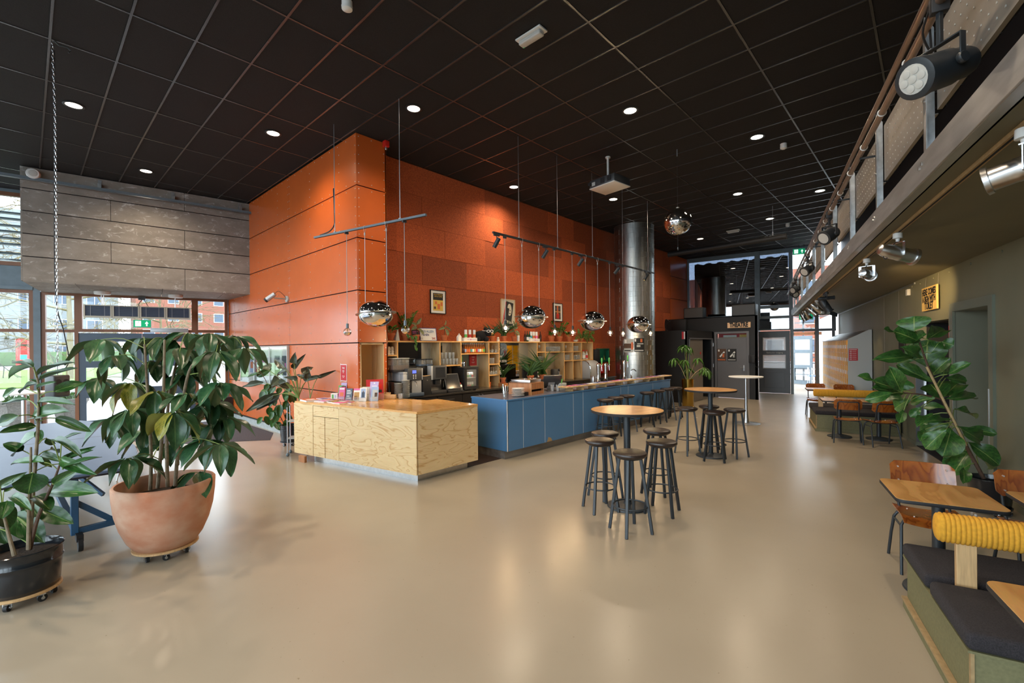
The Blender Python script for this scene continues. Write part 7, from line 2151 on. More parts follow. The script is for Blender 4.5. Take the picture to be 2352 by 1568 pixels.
f1 = frame_pic('framed_picture', 'black framed poster with dark top and yellow lower half on the felt wall', 5.755, 6.165, 2.60, 3.10, 0.05, 'paper',
               [(0.18, 0.82, 0.13, 0.87, 'ink', 0), (0.18, 0.82, 0.13, 0.58, 'yelprint', 1), (0.3, 0.42, 0.40, 0.52, 'orangeprint', 2), (0.45, 0.62, 0.2, 0.42, 'orangeprint', 2), (0.66, 0.78, 0.34, 0.5, 'orangeprint', 3), (0.22, 0.36, 0.2, 0.3, 'stembrown', 2)], 'black')
text('lettering', 'ON A MARCHE\nSUR LA LUNE', 0.038, M['yelprint'], f1, (0, -0.022, 0.135), (R(90), 0, 0), sx=0.9)
f2 = frame_pic('framed_picture', 'pale framed poster with a tilted black and cream face and red stripe', 7.86, 8.37, 2.35, 3.065, 0.03, 'cream',
               [(0.68, 0.74, 0.2, 0.9, 'ink', 0), (0.36, 0.84, 0.08, 0.16, 'ink', 0)], 'oak')
def tilt_box(cx, cz, w, h, a, dy, mat, par):
 m = MB().cbox((0, 0, 0), (w, 0.001, h), Euler((0, a, 0)).to_matrix())
 obj('print', m, M[mat], par, smooth=0, loc=(cx, -0.019 - dy * 0.001, cz))
tilt_box(-0.13, 0.02, 0.028, 0.56, R(14), 0, 'red', f2)
tilt_box(-0.085, 0.06, 0.022, 0.42, R(14), 0, 'pink', f2)
tilt_box(0.03, 0.06, 0.26, 0.46, R(10), 1, 'ink', f2)
obj('print', MB().sph((0.05, -0.021, 0.10), 0.10, 18, 8, (0.78, 0.01, 1.5)), M['cream'], f2)
tilt_box(-0.02, 0.0, 0.07, 0.28, R(12), 3, 'ink', f2)
tilt_box(0.07, 0.08, 0.03, 0.02, 0.1, 4, 'ink', f2)
tilt_box(0.06, 0.01, 0.05, 0.02, 0.1, 4, 'ink', f2)
f3 = frame_pic('framed_picture', 'small black framed picture with red shape near the duct', 9.935, 10.36, 2.59, 3.10, 0.05, 'paper',
               [(0.2, 0.8, 0.12, 0.86, 'stembrown', 0), (0.2, 0.8, 0.5, 0.56, 'tan', 1), (0.2, 0.8, 0.66, 0.72, 'bluegrey', 1), (0.42, 0.52, 0.4, 0.85, 'orangeprint', 2), (0.36, 0.45, 0.16, 0.42, 'red', 3), (0.52, 0.61, 0.16, 0.42, 'red', 3)], 'black')
t = thing('sign_board', 'white board with blue frame asking for card payment only', 'sign', (5.57, 7.47, ST_), R(-6))
lean = Matrix.Rotation(R(-8), 4, 'X')
obj('frame', MB().box(-0.195, 0.195, 0, 0.012, 0, 0.27).rot(lean), M['navy'], t, smooth=0)
obj('face', MB().box(-0.182, 0.182, -0.002, 0.0, 0.013, 0.257).rot(lean), M['paper'], t, smooth=0)
text('lettering', 'HIER ALLEEN', 0.068, M['blue'], t, (-0.015, 0.024 - 0.006, 0.195), (R(82), 0, 0), sx=0.75)
text('lettering', 'PINNEN', 0.066, M['navy'], t, (-0.075, 0.014 - 0.006, 0.125), (R(82), 0, 0), sx=0.75)
obj('print', MB().box(0.08, 0.16, -0.004, -0.002, 0.03, 0.075).rot(lean), M['lockerside'], t, smooth=0)
obj('print', MB().bar((0.075, -0.005, 0.03), (0.165, -0.005, 0.08), 0.003, 0.006).bar((0.075, -0.005, 0.08), (0.165, -0.005, 0.03), 0.003, 0.006).rot(lean), M['red'], t, smooth=0)
t = thing('chalk_card', 'small black card with chalk writing leaning on the shelf top', 'card', (5.27, 7.48, ST_), R(-8))
obj('card', MB().box(-0.075, 0.075, 0, 0.008, 0, 0.225).rot(Matrix.Rotation(R(-12), 4, 'X')), M['ink'], t, smooth=0)
for k, (z, mm) in enumerate(((0.185, 'pink'), (0.155, 'pink'), (0.11, 'inkwhite'), (0.075, 'inkwhite'), (0.04, 'inkwhite'))):
 obj('print', MB().box(-0.06, 0.055 - 0.02 * (k % 2), -0.002, 0.0, z, z + 0.014).rot(Matrix.Rotation(R(-12), 4, 'X')), M[mm], t, smooth=0)
t = thing('wooden_wedge', 'pointed pale wooden offcut between the first two pots', 'ornament', (4.81, 7.46, ST_), 0.2)
obj('wedge', MB().add([(-0.055, -0.03, 0), (0.055, -0.03, 0), (0.055, 0.03, 0), (-0.055, 0.03, 0), (0.03, -0.01, 0.24), (0.045, 0.01, 0.24)], [(0, 3, 2, 1), (0, 1, 4), (1, 2, 5, 4), (2, 3, 5), (3, 0, 4, 5)]), M['greychair'], t, smooth=0)
t = thing('toy_house', 'tiny white ornamental house on the shelf top', 'ornament', (6.33, 7.42, ST_))
obj('house', MB().box(-0.045, 0.045, -0.03, 0.03, 0, 0.085).add([(-0.05, -0.035, 0.085), (0.05, -0.035, 0.085), (0.05, 0.035, 0.085), (-0.05, 0.035, 0.085), (0, -0.035, 0.14), (0, 0.035, 0.14)], [(0, 1, 4), (1, 2, 5, 4), (2, 3, 5), (3, 0, 4, 5)]).box(-0.008, 0.008, -0.008, 0.008, 0.12, 0.165), M['paper'], t, smooth=0)
CANW = {}
for bx_, xs_, cols, nm in ((6.60, (6.50, 6.62, 6.75), ('greenprint', 'paperred', 'orangeprint'), 'left'), (8.78, (8.69, 8.79, 8.90), ('tealprint', 'orangeprint', 'pink'), 'right')):
 t = thing('carton', 'low white printed carton on the shelf top, the %s one' % nm, 'carton', (bx_ + 0.02, 7.42, ST_))
 obj('box', MB().box(-0.19, 0.19, -0.05, 0.05, 0, 0.075), M['paper'], t, smooth=0)
 obj('print', MB().box(-0.10, 0.16, -0.052, -0.05, 0.03, 0.042), M['lilac'], t, smooth=0)
 obj('print', MB().cyl((0.0, -0.05, 0.036), (0.0, -0.053, 0.036), 0.016, n=12), M['pink'], t)
 for x, k in zip(xs_, cols):
  o = obj('drink_can', MB().lathe([(0.028, 0.0), (0.031, 0.006), (0.031, 0.165), (0.027, 0.175)], 16), M['inkwhite'], None, loc=(x + 0.02, 7.42, ST_ + 0.0755))
  tag(o, 'slim white can with %s band on the %s carton' % ({'greenprint': 'green', 'paperred': 'red', 'orangeprint': 'orange', 'tealprint': 'teal', 'pink': 'pink'}[k], nm), 'can', 'cans on the shelf top')
  obj('band', MB().lathe([(0.0316, 0.01), (0.0316, 0.075)], 16), M[k], o)
br = thing('plush_bear', 'black plush bear wearing white sunglasses on the shelf top', 'soft toy', (7.02, 7.42, ST_), R(-30))
pf = MB()
pf.sph((-0.05, 0, 0.12), 0.14, 20, 14, (1.05, 0.75, 0.85)).sph((0.13, -0.02, 0.20), 0.10, 18, 12, (0.95, 0.9, 0.9)).sph((0.08, -0.07, 0.05), 0.055, 12, 8, (1, 1, 1)).sph((-0.12, -0.07, 0.05), 0.06, 12, 8).sph((0.08, 0.06, 0.05), 0.055, 12, 8).sph((0.07, 0.05, 0.28), 0.035, 10, 8).sph((0.17, 0.06, 0.28), 0.03, 10, 8)
obj('body', pf, M['fur'], br)
obj('snout', MB().sph((0.20, -0.05, 0.175), 0.042, 14, 10, (1.1, 1, 0.8)), M['tan'], br)
obj('sunglasses', MB().tube([(0.11 + 0.035 * math.cos(q * PI / 5), -0.115, 0.225 + 0.026 * math.sin(q * PI / 5)) for q in range(10)], 0.007, 6, closed=True).tube([(0.19 + 0.035 * math.cos(q * PI / 5), -0.10, 0.225 + 0.026 * math.sin(q * PI / 5)) for q in range(10)], 0.007, 6, closed=True).cyl((0.08, -0.115, 0.23), (-0.02, -0.06, 0.24), 0.005, n=6), M['inkwhite'], br)
tag(obj('white_speaker', MB().box(-0.03, 0.03, -0.025, 0.025, 0, 0.15).cyl((0.0, -0.025, 0.12), (0.0, -0.03, 0.12), 0.018, n=12), M['white'], None, bevel=0.01, loc=(8.22, 7.42, ST_)), 'small white device with a dark dot on the shelf top', 'device')
t = thing('small_figure', 'tiny white figurine between the grass pots', 'figurine', (7.52, 7.42, ST_))
obj('figure', MB().box(-0.03, 0.03, -0.02, 0.02, 0, 0.05).sph((0, 0, 0.075), 0.03, 10, 8), M['cup'], t)
t = thing('small_figure', 'tiny white figurine beside the card payment sign', 'figurine', (5.365, 7.40, ST_))
obj('figure', MB().sph((0, 0, 0.02), 0.022, 10, 8).sph((0, 0, 0.05), 0.016, 10, 8), M['cup'], t)
for i, (x, b_, k) in enumerate(((8.50, bbr, 'yelprint'), (8.585, bgr, 'inkwhite'), (8.665, bgr, 'skyblue'), (9.10, bbr, 'inkwhite'))):
 o = obj('bottle', b_, None, None, loc=(x, 7.44, ST_), rot=(0, 0, 0))
 o.scale = (1.1, 1.1, 1.25)
 tag(o, ('brown bottle with yellow label', 'first green bottle', 'second green bottle', 'single brown bottle at the right of the carton')[i] + ' on the shelf top', 'bottle', 'bottles on the shelf top')
 obj('label', LBM[k], None, o)
t = thing('small_bowl', 'small patterned bowl among the shelf plants', 'bowl', (10.66, 7.42, ST_))
obj('bowl', MB().lathe([(0.04, 0), (0.07, 0.03), (0.075, 0.06), (0.065, 0.06), (0.03, 0.012), (0.002, 0.012)], 16), M['cup'], t)
FIG=[(6.605,0.137,2.0,6.626,0.142,2.169,0.273),(6.725,0.094,1.884,6.602,0.288,2.019,0.235),(6.818,0.159,1.843,6.643,0.093,1.986,0.169),(6.568,0.032,1.909,6.888,-0.114,2.046,0.147),(6.817,-0.077,1.881,6.757,-0.168,1.846,0.123),(7.148,0.043,1.593,7.129,0.046,1.906,0.35),(6.806,0.308,1.988,6.716,0.391,2.039,0.086),(6.844,0.139,1.715,6.398,0.415,1.716,0.12),(6.842,0.139,1.687,6.881,0.314,1.662,0.085),(6.908,-0.004,1.435,6.769,0.287,1.63,0.126),(6.987,0.006,1.5,6.872,-0.126,1.702,0.128),(7.137,-0.098,1.489,7.193,-0.105,1.659,0.128),(6.887,-0.125,1.524,6.78,-0.285,1.66,0.096),(7.216,-0.115,1.464,7.387,-0.315,1.433,0.115),(7.101,-0.086,1.234,7.222,0.007,1.415,0.242),(7.098,-0.086,1.235,7.462,-0.23,1.425,0.213),(6.923,-0.104,1.245,7.37,-0.408,1.282,0.097),(6.878,-0.023,1.264,6.911,0.198,1.196,0.097),(6.885,0.251,1.281,6.478,0.453,1.386,0.159),(6.444,0.245,1.344,6.225,0.315,1.595,0.149),(6.916,0.274,1.321,6.932,0.219,1.453,0.174),(6.71,0.276,1.35,6.431,0.46,1.458,0.127),(6.466,0.462,1.442,6.295,0.579,1.523,0.084),(6.503,0.321,1.322,6.358,0.527,1.251,0.11),(6.723,0.235,1.239,6.789,0.402,1.25,0.127),(6.828,0.185,1.233,6.916,0.342,1.111,0.142),(6.91,0.209,1.181,7.084,0.311,1.052,0.115),(6.773,0.238,1.107,6.565,0.263,1.003,0.085),(7.245,-0.149,1.118,7.276,0.091,1.117,0.101),(7.302,-0.181,1.1,7.548,-0.406,1.043,0.101),(7.024,-0.006,1.058,6.752,0.117,0.966,0.114),(7.003,0.093,1.137,6.958,0.185,1.019,0.086),(6.883,-0.131,1.017,6.514,0.009,1.075,0.068),(7.23,-0.137,0.939,7.268,0.11,0.781,0.158),(6.744,-0.108,0.938,6.74,0.073,0.711,0.162),(6.978,-0.152,0.918,6.736,-0.097,0.689,0.249),(6.953,-0.201,0.947,7.317,-0.435,0.756,0.151),(7.369,-0.274,0.885,7.357,-0.53,0.86,0.101),(7.226,-0.288,0.751,7.231,-0.56,0.549,0.183),(7.31,-0.311,0.655,7.069,-0.15,0.392,0.213),(7.46,-0.368,0.566,7.887,-0.545,0.396,0.115),(7.053,-0.172,0.651,7.251,-0.092,0.445,0.084),(7.006,-0.248,0.492,6.776,-0.248,0.393,0.096),(6.869,0.087,1.701,6.516,0.193,1.817,0.099),(6.705,0.004,1.76,6.71,-0.056,1.881,0.122),(6.899,0.062,0.897,6.684,0.092,0.814,0.085)]
FIG_STEM=[(7.175,-0.41,0.376),(7.093,-0.292,0.676),(7.038,-0.189,0.962),(6.982,-0.084,1.238),(6.917,-0.014,1.463),(6.866,0.041,1.645),(6.815,0.096,1.87),(6.787,0.126,1.982)]
FIG_BR=[(6.963,-0.079,1.239),(6.807,0.09,1.297),(6.674,0.233,1.313)]
FIG_STAKE=[(7.188,-0.394,0.398),(6.784,0.041,1.606)]
RUB=[(0.04,4.759,1.753,-0.069,5.093,1.817,0.056),(0.041,4.917,1.754,-0.096,5.335,1.724,0.058),(0.062,5.238,1.68,0.229,4.986,1.833,0.053),(0.064,4.979,1.646,0.255,4.785,1.761,0.042),(0.069,5.082,1.62,0.019,5.191,1.666,0.026),(0.062,5.039,1.623,-0.064,5.246,1.574,0.051),(-0.048,5.381,1.578,-0.136,5.481,1.508,0.053),(0.147,4.873,1.566,0.303,4.833,1.634,0.092),(0.062,4.851,1.488,0.213,4.57,1.526,0.066),(0.012,5.339,1.482,-0.14,5.516,1.461,0.054),(0.04,5.057,1.363,0.164,4.636,1.462,0.119),(0.151,4.859,1.365,0.327,4.716,1.269,0.076),(-0.036,4.828,1.407,-0.15,5.019,1.341,0.08),(0.055,5.09,1.294,-0.129,5.029,1.288,0.069),(0.057,5.085,1.221,-0.107,5.242,1.089,0.163),(0.069,5.102,1.26,0.073,5.011,1.176,0.052),(0.11,5.074,1.193,0.155,5.165,1.107,0.052),(0.129,4.651,1.224,0.251,4.262,1.211,0.064),(0.127,5.038,1.104,0.193,5.24,1.054,0.043),(0.18,4.731,1.205,0.266,4.612,1.281,0.033),(0.219,4.89,1.058,0.323,4.672,1.132,0.043),(0.058,4.929,1.59,0.14,4.73,1.652,0.033),(0.092,4.822,1.048,-0.097,5.076,1.06,0.078),(0.032,4.846,0.978,0.008,4.807,0.838,0.188),(0.078,5.074,1.054,0.174,4.72,1.075,0.063),(0.034,5.002,1.065,0.148,5.003,0.98,0.071),(0.173,4.7,1.078,0.303,4.413,1.0,0.077),(0.183,4.979,0.995,0.323,4.69,1.131,0.055),(0.181,4.619,1.014,0.343,4.41,1.126,0.034),(0.124,4.98,0.782,0.307,4.573,0.867,0.144),(0.137,4.746,0.889,0.244,4.542,1.01,0.077),(0.082,5.106,0.629,0.232,4.912,0.544,0.128),(-0.074,5.286,0.592,0.069,4.957,0.465,0.183),(-0.133,5.045,0.736,-0.077,5.064,0.551,0.129),(-0.143,5.378,0.479,-0.106,5.312,0.366,0.083),(-0.073,4.915,0.818,0.007,4.628,0.803,0.068),(0.044,4.968,0.778,0.123,4.719,0.727,0.114),(-0.048,5.229,0.708,0.008,5.349,0.573,0.082),(-0.13,4.951,0.9,-0.036,4.734,0.996,0.059),(-0.121,5.309,0.781,-0.066,5.325,0.802,0.027),(-0.014,5.193,1.098,-0.117,5.222,1.174,0.082),(-0.095,4.883,0.797,-0.116,4.795,0.707,0.092),(0.014,5.156,0.672,0.061,4.983,0.62,0.073),(0.061,4.841,0.913,0.002,4.861,0.897,0.052)]
RUB_S1=[(0.011,5.015,0.374),(0.024,5.002,0.617),(0.035,4.989,0.811),(0.057,4.965,1.181),(0.065,4.957,1.336),(0.069,4.953,1.504),(0.067,4.955,1.63),(0.045,4.979,1.74)]
RUB_S2=[(0.008,4.93,0.4),(0.013,4.925,0.691),(0.022,4.915,0.985),(0.025,4.912,1.159)]
RUB_S3=[(0.014,4.953,0.392),(0.06,4.903,0.639),(0.133,4.825,0.874),(0.173,4.782,1.03)]
RUB_S4=[(-0.062,4.917,0.381),(-0.093,4.95,0.551),(-0.12,4.98,0.714)]
WHORL=[(0.471,5.533,1.973,3.0),(0.563,5.422,1.825,6.0),(0.488,6.074,1.599,5.0),(0.62,5.077,1.355,7.0),(0.843,4.668,1.348,7.0),(0.803,5.76,1.992,6.0),(0.934,5.547,1.989,7.0),(1.109,5.478,2.041,6.0),(1.147,4.82,2.015,6.0),(1.422,5.101,2.005,6.0),(1.158,5.359,1.766,7.0),(1.14,4.591,1.852,7.0),(1.007,5.319,1.888,6.0),(0.848,5.592,1.763,6.0),(0.68,5.579,1.561,6.0),(1.169,4.891,1.38,7.0),(1.179,4.624,1.573,7.0),(1.094,4.773,1.065,7.0),(0.965,4.786,1.484,6.0),(0.592,5.009,0.953,6.0),(1.266,4.865,1.23,6.0),(0.792,5.038,1.502,6.0),(1.099,5.292,1.145,7.0),(1.116,4.419,1.071,6.0),(0.94,5.568,0.942,5.0),(1.117,5.143,0.701,4.0),(0.592,5.966,1.203,5.0),(0.823,5.686,1.095,6.0),(1.061,5.433,1.63,6.0),(1.392,4.715,1.881,4.0)]
PHI=[(3.066,8.245,1.554,2.965,8.499,1.736,0.131),(3.209,8.208,1.635,3.188,8.112,1.815,0.117),(3.297,8.474,1.532,3.45,8.323,1.787,0.096),(3.354,8.23,1.448,3.576,8.248,1.567,0.127),(3.46,8.261,1.354,3.445,8.184,1.549,0.104),(2.921,8.578,1.513,2.839,8.879,1.621,0.18),(3.194,8.448,1.505,3.085,8.732,1.405,0.127),(3.072,8.488,1.351,2.919,8.475,1.244,0.174),(2.911,8.796,1.277,2.631,9.284,1.207,0.096),(3.116,8.307,1.293,2.952,8.656,1.201,0.094),(3.537,8.406,1.328,3.426,8.705,1.422,0.09),(3.482,8.393,1.275,3.562,8.017,1.421,0.122),(3.594,8.128,1.364,3.904,8.008,1.494,0.064),(3.225,8.101,1.35,3.031,8.175,1.404,0.085),(2.986,8.554,1.065,2.612,8.972,0.744,0.138),(3.09,8.532,1.077,2.774,8.857,0.786,0.149),(3.255,8.563,1.183,2.989,8.556,1.281,0.121)]
PHI_HUB=[(3.33,8.319,0.994),(3.489,8.22,0.986)]
SML=[(3.213,9.722,1.102,3.221,9.591,0.968,0.142),(3.502,9.129,1.148,3.463,9.27,1.036,0.111),(3.296,9.439,0.659,3.227,9.472,0.509,0.106),(3.321,9.539,1.106,3.254,9.664,0.93,0.115),(3.146,9.475,1.075,3.079,9.499,0.881,0.13),(3.325,9.472,0.519,3.271,9.526,0.339,0.114),(3.352,9.343,0.613,3.285,9.441,0.426,0.117),(3.322,9.704,0.732,3.294,9.702,0.574,0.119),(3.357,9.485,0.445,3.39,9.337,0.31,0.138),(3.495,9.218,0.991,3.451,9.314,0.879,0.133),(3.414,9.233,0.457,3.464,9.293,0.208,0.129),(3.466,9.528,1.115,3.39,9.492,1.001,0.106),(3.567,9.434,1.165,3.604,9.357,1.032,0.139),(3.275,9.674,1.191,3.324,9.697,1.028,0.137),(3.441,9.285,0.493,3.528,9.243,0.33,0.132),(3.192,9.711,0.541,3.128,9.87,0.388,0.104),(3.471,9.24,0.408,3.551,9.228,0.259,0.122),(3.593,9.414,0.988,3.633,9.422,0.803,0.127),(3.508,9.319,0.868,3.43,9.29,0.698,0.114),(3.353,9.468,1.143,3.245,9.54,0.993,0.116),(3.528,9.378,1.068,3.509,9.451,0.818,0.129),(3.403,9.445,0.79,3.32,9.441,0.556,0.105),(3.219,9.679,0.558,3.293,9.638,0.38,0.118),(3.451,9.222,1.06,3.474,9.313,0.875,0.123),(3.323,9.571,1.009,3.259,9.529,0.748,0.112),(3.532,9.467,0.838,3.55,9.342,0.635,0.112),(3.244,9.513,1.201,3.191,9.635,1.075,0.105),(3.337,9.531,0.932,3.348,9.534,0.759,0.142),(3.395,9.49,0.686,3.303,9.577,0.52,0.135),(3.392,9.345,0.801,3.349,9.296,0.549,0.115),(3.44,9.186,0.396,3.396,9.297,0.273,0.107),(3.516,9.407,0.613,3.606,9.323,0.432,0.11),(3.275,9.66,0.984,3.295,9.596,0.749,0.137),(3.543,9.162,0.997,3.575,9.093,0.828,0.116),(3.026,9.986,1.723,2.919,9.967,1.44,0.133),(3.012,9.839,1.79,3.039,9.736,1.681,0.066),(3.158,9.798,1.655,3.192,9.719,1.523,0.088),(2.962,9.817,1.334,3.104,9.636,1.441,0.087),(3.102,9.758,1.35,3.317,9.607,1.499,0.131)]
TRUNKS=[[(0.783,5.33,0.575),(0.79,5.322,0.919),(0.774,5.339,1.404),(0.756,5.359,1.931)],[(0.82,5.217,0.61),(0.84,5.122,1.098),(0.854,5.107,1.572),(0.862,5.098,1.967)],[(0.893,5.212,0.602),(0.901,5.276,1.07),(0.934,5.314,1.474),(0.999,5.245,1.846)],[(0.929,5.1,0.628),(0.953,5.074,1.007),(1.009,5.086,1.522),(1.085,5.004,1.784),(1.315,4.757,2.003)]]
SML_ST=[[(3.485,9.327,0.339),(3.383,9.437,0.647),(3.216,9.617,1.284),(3.026,9.822,1.68)],[(3.508,9.303,0.339),(3.436,9.381,0.734),(3.349,9.474,1.085)],[(3.523,9.287,0.339),(3.54,9.269,0.667),(3.468,9.346,1.105)]]
# leaves
def leaf_mesh(name, prof, mat, bend=0.12, fold=0.10, wave=0.03, n=9, seed=0, m=4):
 rnd = random.Random(seed)
 vs, fs, uvs = [], [], []
 ph = rnd.uniform(0, 6)
 for i in range(n + 1):
  u = i / n
  w = prof(u) / 2
  for j in range(m + 1):
   s_ = j / m * 2 - 1
   z = -bend * u * u + fold * abs(s_) * w * 2 + wave * math.sin(u * 9 + ph + s_) * abs(s_)
   vs.append((u, s_ * w, z))
   uvs.append((u, j / m))
 for i in range(n):
  for j in range(m):
   a = i * (m + 1) + j
   fs.append((a, a + m + 1, a + m + 2, a + 1))
 me = bpy.data.meshes.new(name)
 me.from_pydata(vs, [], fs)
 ul = me.uv_layers.new(name='UVMap')
 for l in me.loops:
  ul.data[l.index].uv = uvs[l.vertex_index]
 for p in me.polygons:
  p.use_smooth = True
 me.materials.append(mat)
 return me
def p_ell(u):
 return max(0.02, math.sin(PI * u ** 0.85) ** 0.8)
def p_broad(u):
 return max(0.02, math.sin(PI * min(1, u ** 0.8)) ** 0.62)
def p_fig(u):
 return max(0.03, (math.sin(PI * u ** 1.35) ** 0.55) * (0.75 + 0.3 * u))
def p_arrow(u):
 return max(0.02, min(1.0, (1 - u) ** 0.75 * 1.25 * min(1, 0.35 + u * 6)))
def p_blade(u):
 return max(0.05, 1 - u)
LM = {}
for k in range(3):
 LM['rub%d' % k] = leaf_mesh('leaf', p_broad, M['leaf_rub'], 0.10 + 0.05 * k, 0.10, 0.02, seed=k)
 LM['sch%d' % k] = leaf_mesh('leaf', p_ell, M['leaf_sch'], 0.10 + 0.07 * k, 0.12, 0.03, seed=k + 5)
 LM['fig%d' % k] = leaf_mesh('leaf', p_fig, M['leaf_fig'], 0.08 + 0.06 * k, 0.14, 0.06, n=11, seed=k + 9)
 LM['phi%d' % k] = leaf_mesh('leaf', p_arrow, M['leaf_phi'], 0.12 + 0.05 * k, 0.16, 0.05, seed=k + 13)
LM['yel'] = leaf_mesh('leaf', p_ell, M['leaf_yel'], 0.15, 0.12, 0.04, seed=30)
LM['zz'] = leaf_mesh('leaf', p_ell, M['leaf_zz'], 0.08, 0.15, 0.0, n=6, m=2, seed=31)
LM['var'] = leaf_mesh('leaf', p_broad, M['leaf_var'], 0.15, 0.15, 0.03, n=7, seed=32)
LM['sch_s'] = leaf_mesh('leaf', p_ell, M['leaf_zz'], 0.25, 0.12, 0.02, n=7, m=2, seed=33)
LM['blade'] = leaf_mesh('leaf', p_blade, M['leaf_gr'], 0.35, 0.2, 0.0, n=6, m=2, seed=34)
LM['blade2'] = leaf_mesh('leaf', p_blade, M['leaf_gr'], 0.85, 0.2, 0.0, n=8, m=2, seed=35)
CAMP = Vector((0, 0, 1.86))
def put_leaf(parent, me, B, T, w, nrm=None, inv=None, jit=0.25):
 B, T = Vector(B), Vector(T)
 d = T - B
 L = d.length
 x = d.normalized()
 if nrm is None:
  c = ((B + T) / 2)
  nrm = (CAMP - c).normalized() + Vector((0, 0, 0.45))
 nrm = Vector(nrm) + Vector([random.uniform(-jit, jit) for _ in range(3)])
 y = nrm.cross(x)
 if y.length < 1e-3:
  y = Vector((1, 0, 0))
 y.normalize()
 z = x.cross(y).normalized()
 m = Matrix(((x.x * L, y.x * w, z.x * L, B.x), (x.y * L, y.y * w, z.y * L, B.y), (x.z * L, y.z * w, z.z * L, B.z), (0, 0, 0, 1)))
 o = bpy.data.objects.new('leaf', me)
 link(o, parent)
 o.matrix_parent_inverse = Matrix.Identity(4)
 o.matrix_basis = (inv @ m) if inv is not None else m
 return o
def nearest(P, paths):
 best, bd = None, 1e9
 for pts in paths:
  for a, b_ in zip(pts, pts[1:]):
   a, b_ = Vector(a), Vector(b_)
   ab = b_ - a
   t_ = max(0, min(1, (P - a).dot(ab) / max(ab.length_squared, 1e-6)))
   q = a + ab * t_
   if (q - P).length < bd:
    best, bd = q, (q - P).length
 return best
def world_part(name, mb, mat, parent, inv):
 mb.rot(inv)
 return obj(name, mb, mat, parent)
def smooth_path(pts, k=4):
 P = [Vector(p) for p in pts]
 out = []
 for i in range(len(P) - 1):
  p0, p1, p2, p3 = P[max(i - 1, 0)], P[i], P[i + 1], P[min(i + 2, len(P) - 1)]
  for q in range(k):
   t_ = q / k
   out.append(0.5 * ((2 * p1) + (-p0 + p2) * t_ + (2 * p0 - 5 * p1 + 4 * p2 - p3) * t_ ** 2 + (-p0 + 3 * p1 - 3 * p2 + p3) * t_ ** 3))
 return out + [P[-1]]
def castor(parent, x, y, r, mat='lens', a=0.0):
 m = MB()
 c, s_ = math.cos(a), math.sin(a)
 m.cyl((x - 0.012 * c, y - 0.012 * s_, r), (x + 0.012 * c, y + 0.012 * s_, r), r, n=18)
 obj('castor_wheel', m, M['rubber'], parent)
 obj('castor_fork', MB().box(x - 0.02, x + 0.02, y - 0.02, y + 0.02, 2 * r - 0.004, 2 * r + 0.02).bar((x - 0.016 * c, y - 0.016 * s_, r), (x - 0.016 * c, y - 0.016 * s_, 2 * r + 0.01), 0.006, 0.026, up=(c, s_, 0)).bar((x + 0.016 * c, y + 0.016 * s_, r), (x + 0.016 * c, y + 0.016 * s_, 2 * r + 0.01), 0.006, 0.026, up=(c, s_, 0)).cyl((x - 0.022 * c, y - 0.022 * s_, r), (x + 0.022 * c, y + 0.022 * s_, r), r * 0.4, n=10), M['alu'], parent)
# big umbrella plant in the terracotta bowl
PC = Vector((0.875, 5.20, 0))
pt = thing('terracotta_planter', 'large terracotta planter on a wheeled board with umbrella plant', 'planter', PC)
obj('bowl', MB().lathe([(0.20, 0.092), (0.235, 0.10), (0.285, 0.17), (0.335, 0.29), (0.368, 0.42), (0.383, 0.55), (0.388, 0.655), (0.380, 0.668), (0.362, 0.668), (0.355, 0.645), (0.345, 0.52), (0.002, 0.50)], 56), M['terra'], pt, smooth=60)
obj('soil', MB().lathe([(0.34, 0.50), (0.345, 0.525), (0.2, 0.535), (0.002, 0.535)], 32), M['soil'], pt)
obj('wheel_board', MB().lathe([(0.245, 0.072), (0.25, 0.076), (0.25, 0.090), (0.245, 0.092)], 40), M['oak'], pt)
for a in (2.1, 3.75, 4.55, 5.5, 0.6):
 castor(pt, 0.185 * math.cos(a), 0.185 * math.sin(a), 0.028, a=a * 1.7)
up = thing('umbrella_plant', 'tall umbrella plant with whorls of dark glossy leaves', 'plant', PC + Vector((0, 0, 0.53)))
inv = Matrix.Translation(-(PC + Vector((0, 0, 0.53))))
for tr_ in TRUNKS:
 world_part('trunk', MB().tube(smooth_path(tr_), 0.016, 8, r1=0.009), M['bark'], up, inv)
cnt = 0
for wi, (x, y, z, n_) in enumerate(WHORL):
 n_ = int(n_)
 c = Vector((x, y, z))
 q = nearest(c - Vector((0, 0, 0.10)), TRUNKS)
 mid = (c + q) / 2 + Vector((0, 0, 0.05))
 world_part('petiole', MB().tube(smooth_path([q, mid, c], 3), 0.0045, 5, r1=0.003), M['stemgreen'], up, inv)
 a0_ = random.uniform(0, 6.28)
 for k in range(n_ + 1):
  a = a0_ + 2 * PI * k / (n_ + 1) + random.uniform(-.25, .25)
  el = R(random.uniform(-68, -22))
  d = Vector((math.cos(a) * math.cos(el), math.sin(a) * math.cos(el), math.sin(el)))
  st_ = c + Vector((math.cos(a), math.sin(a), 0.1)) * 0.03
  L = random.uniform(0.22, 0.32)
  nr_ = Vector((math.cos(a) * 0.7, math.sin(a) * 0.7, 0.8))
  me = LM['yel'] if (wi in (14, 4, 21) and k % 3 == 0) else LM['sch%d' % (cnt % 3)]
  put_leaf(up, me, st_, st_ + d * L, L * random.uniform(0.40, 0.50), nr_, inv, 0.15)
  cnt += 1
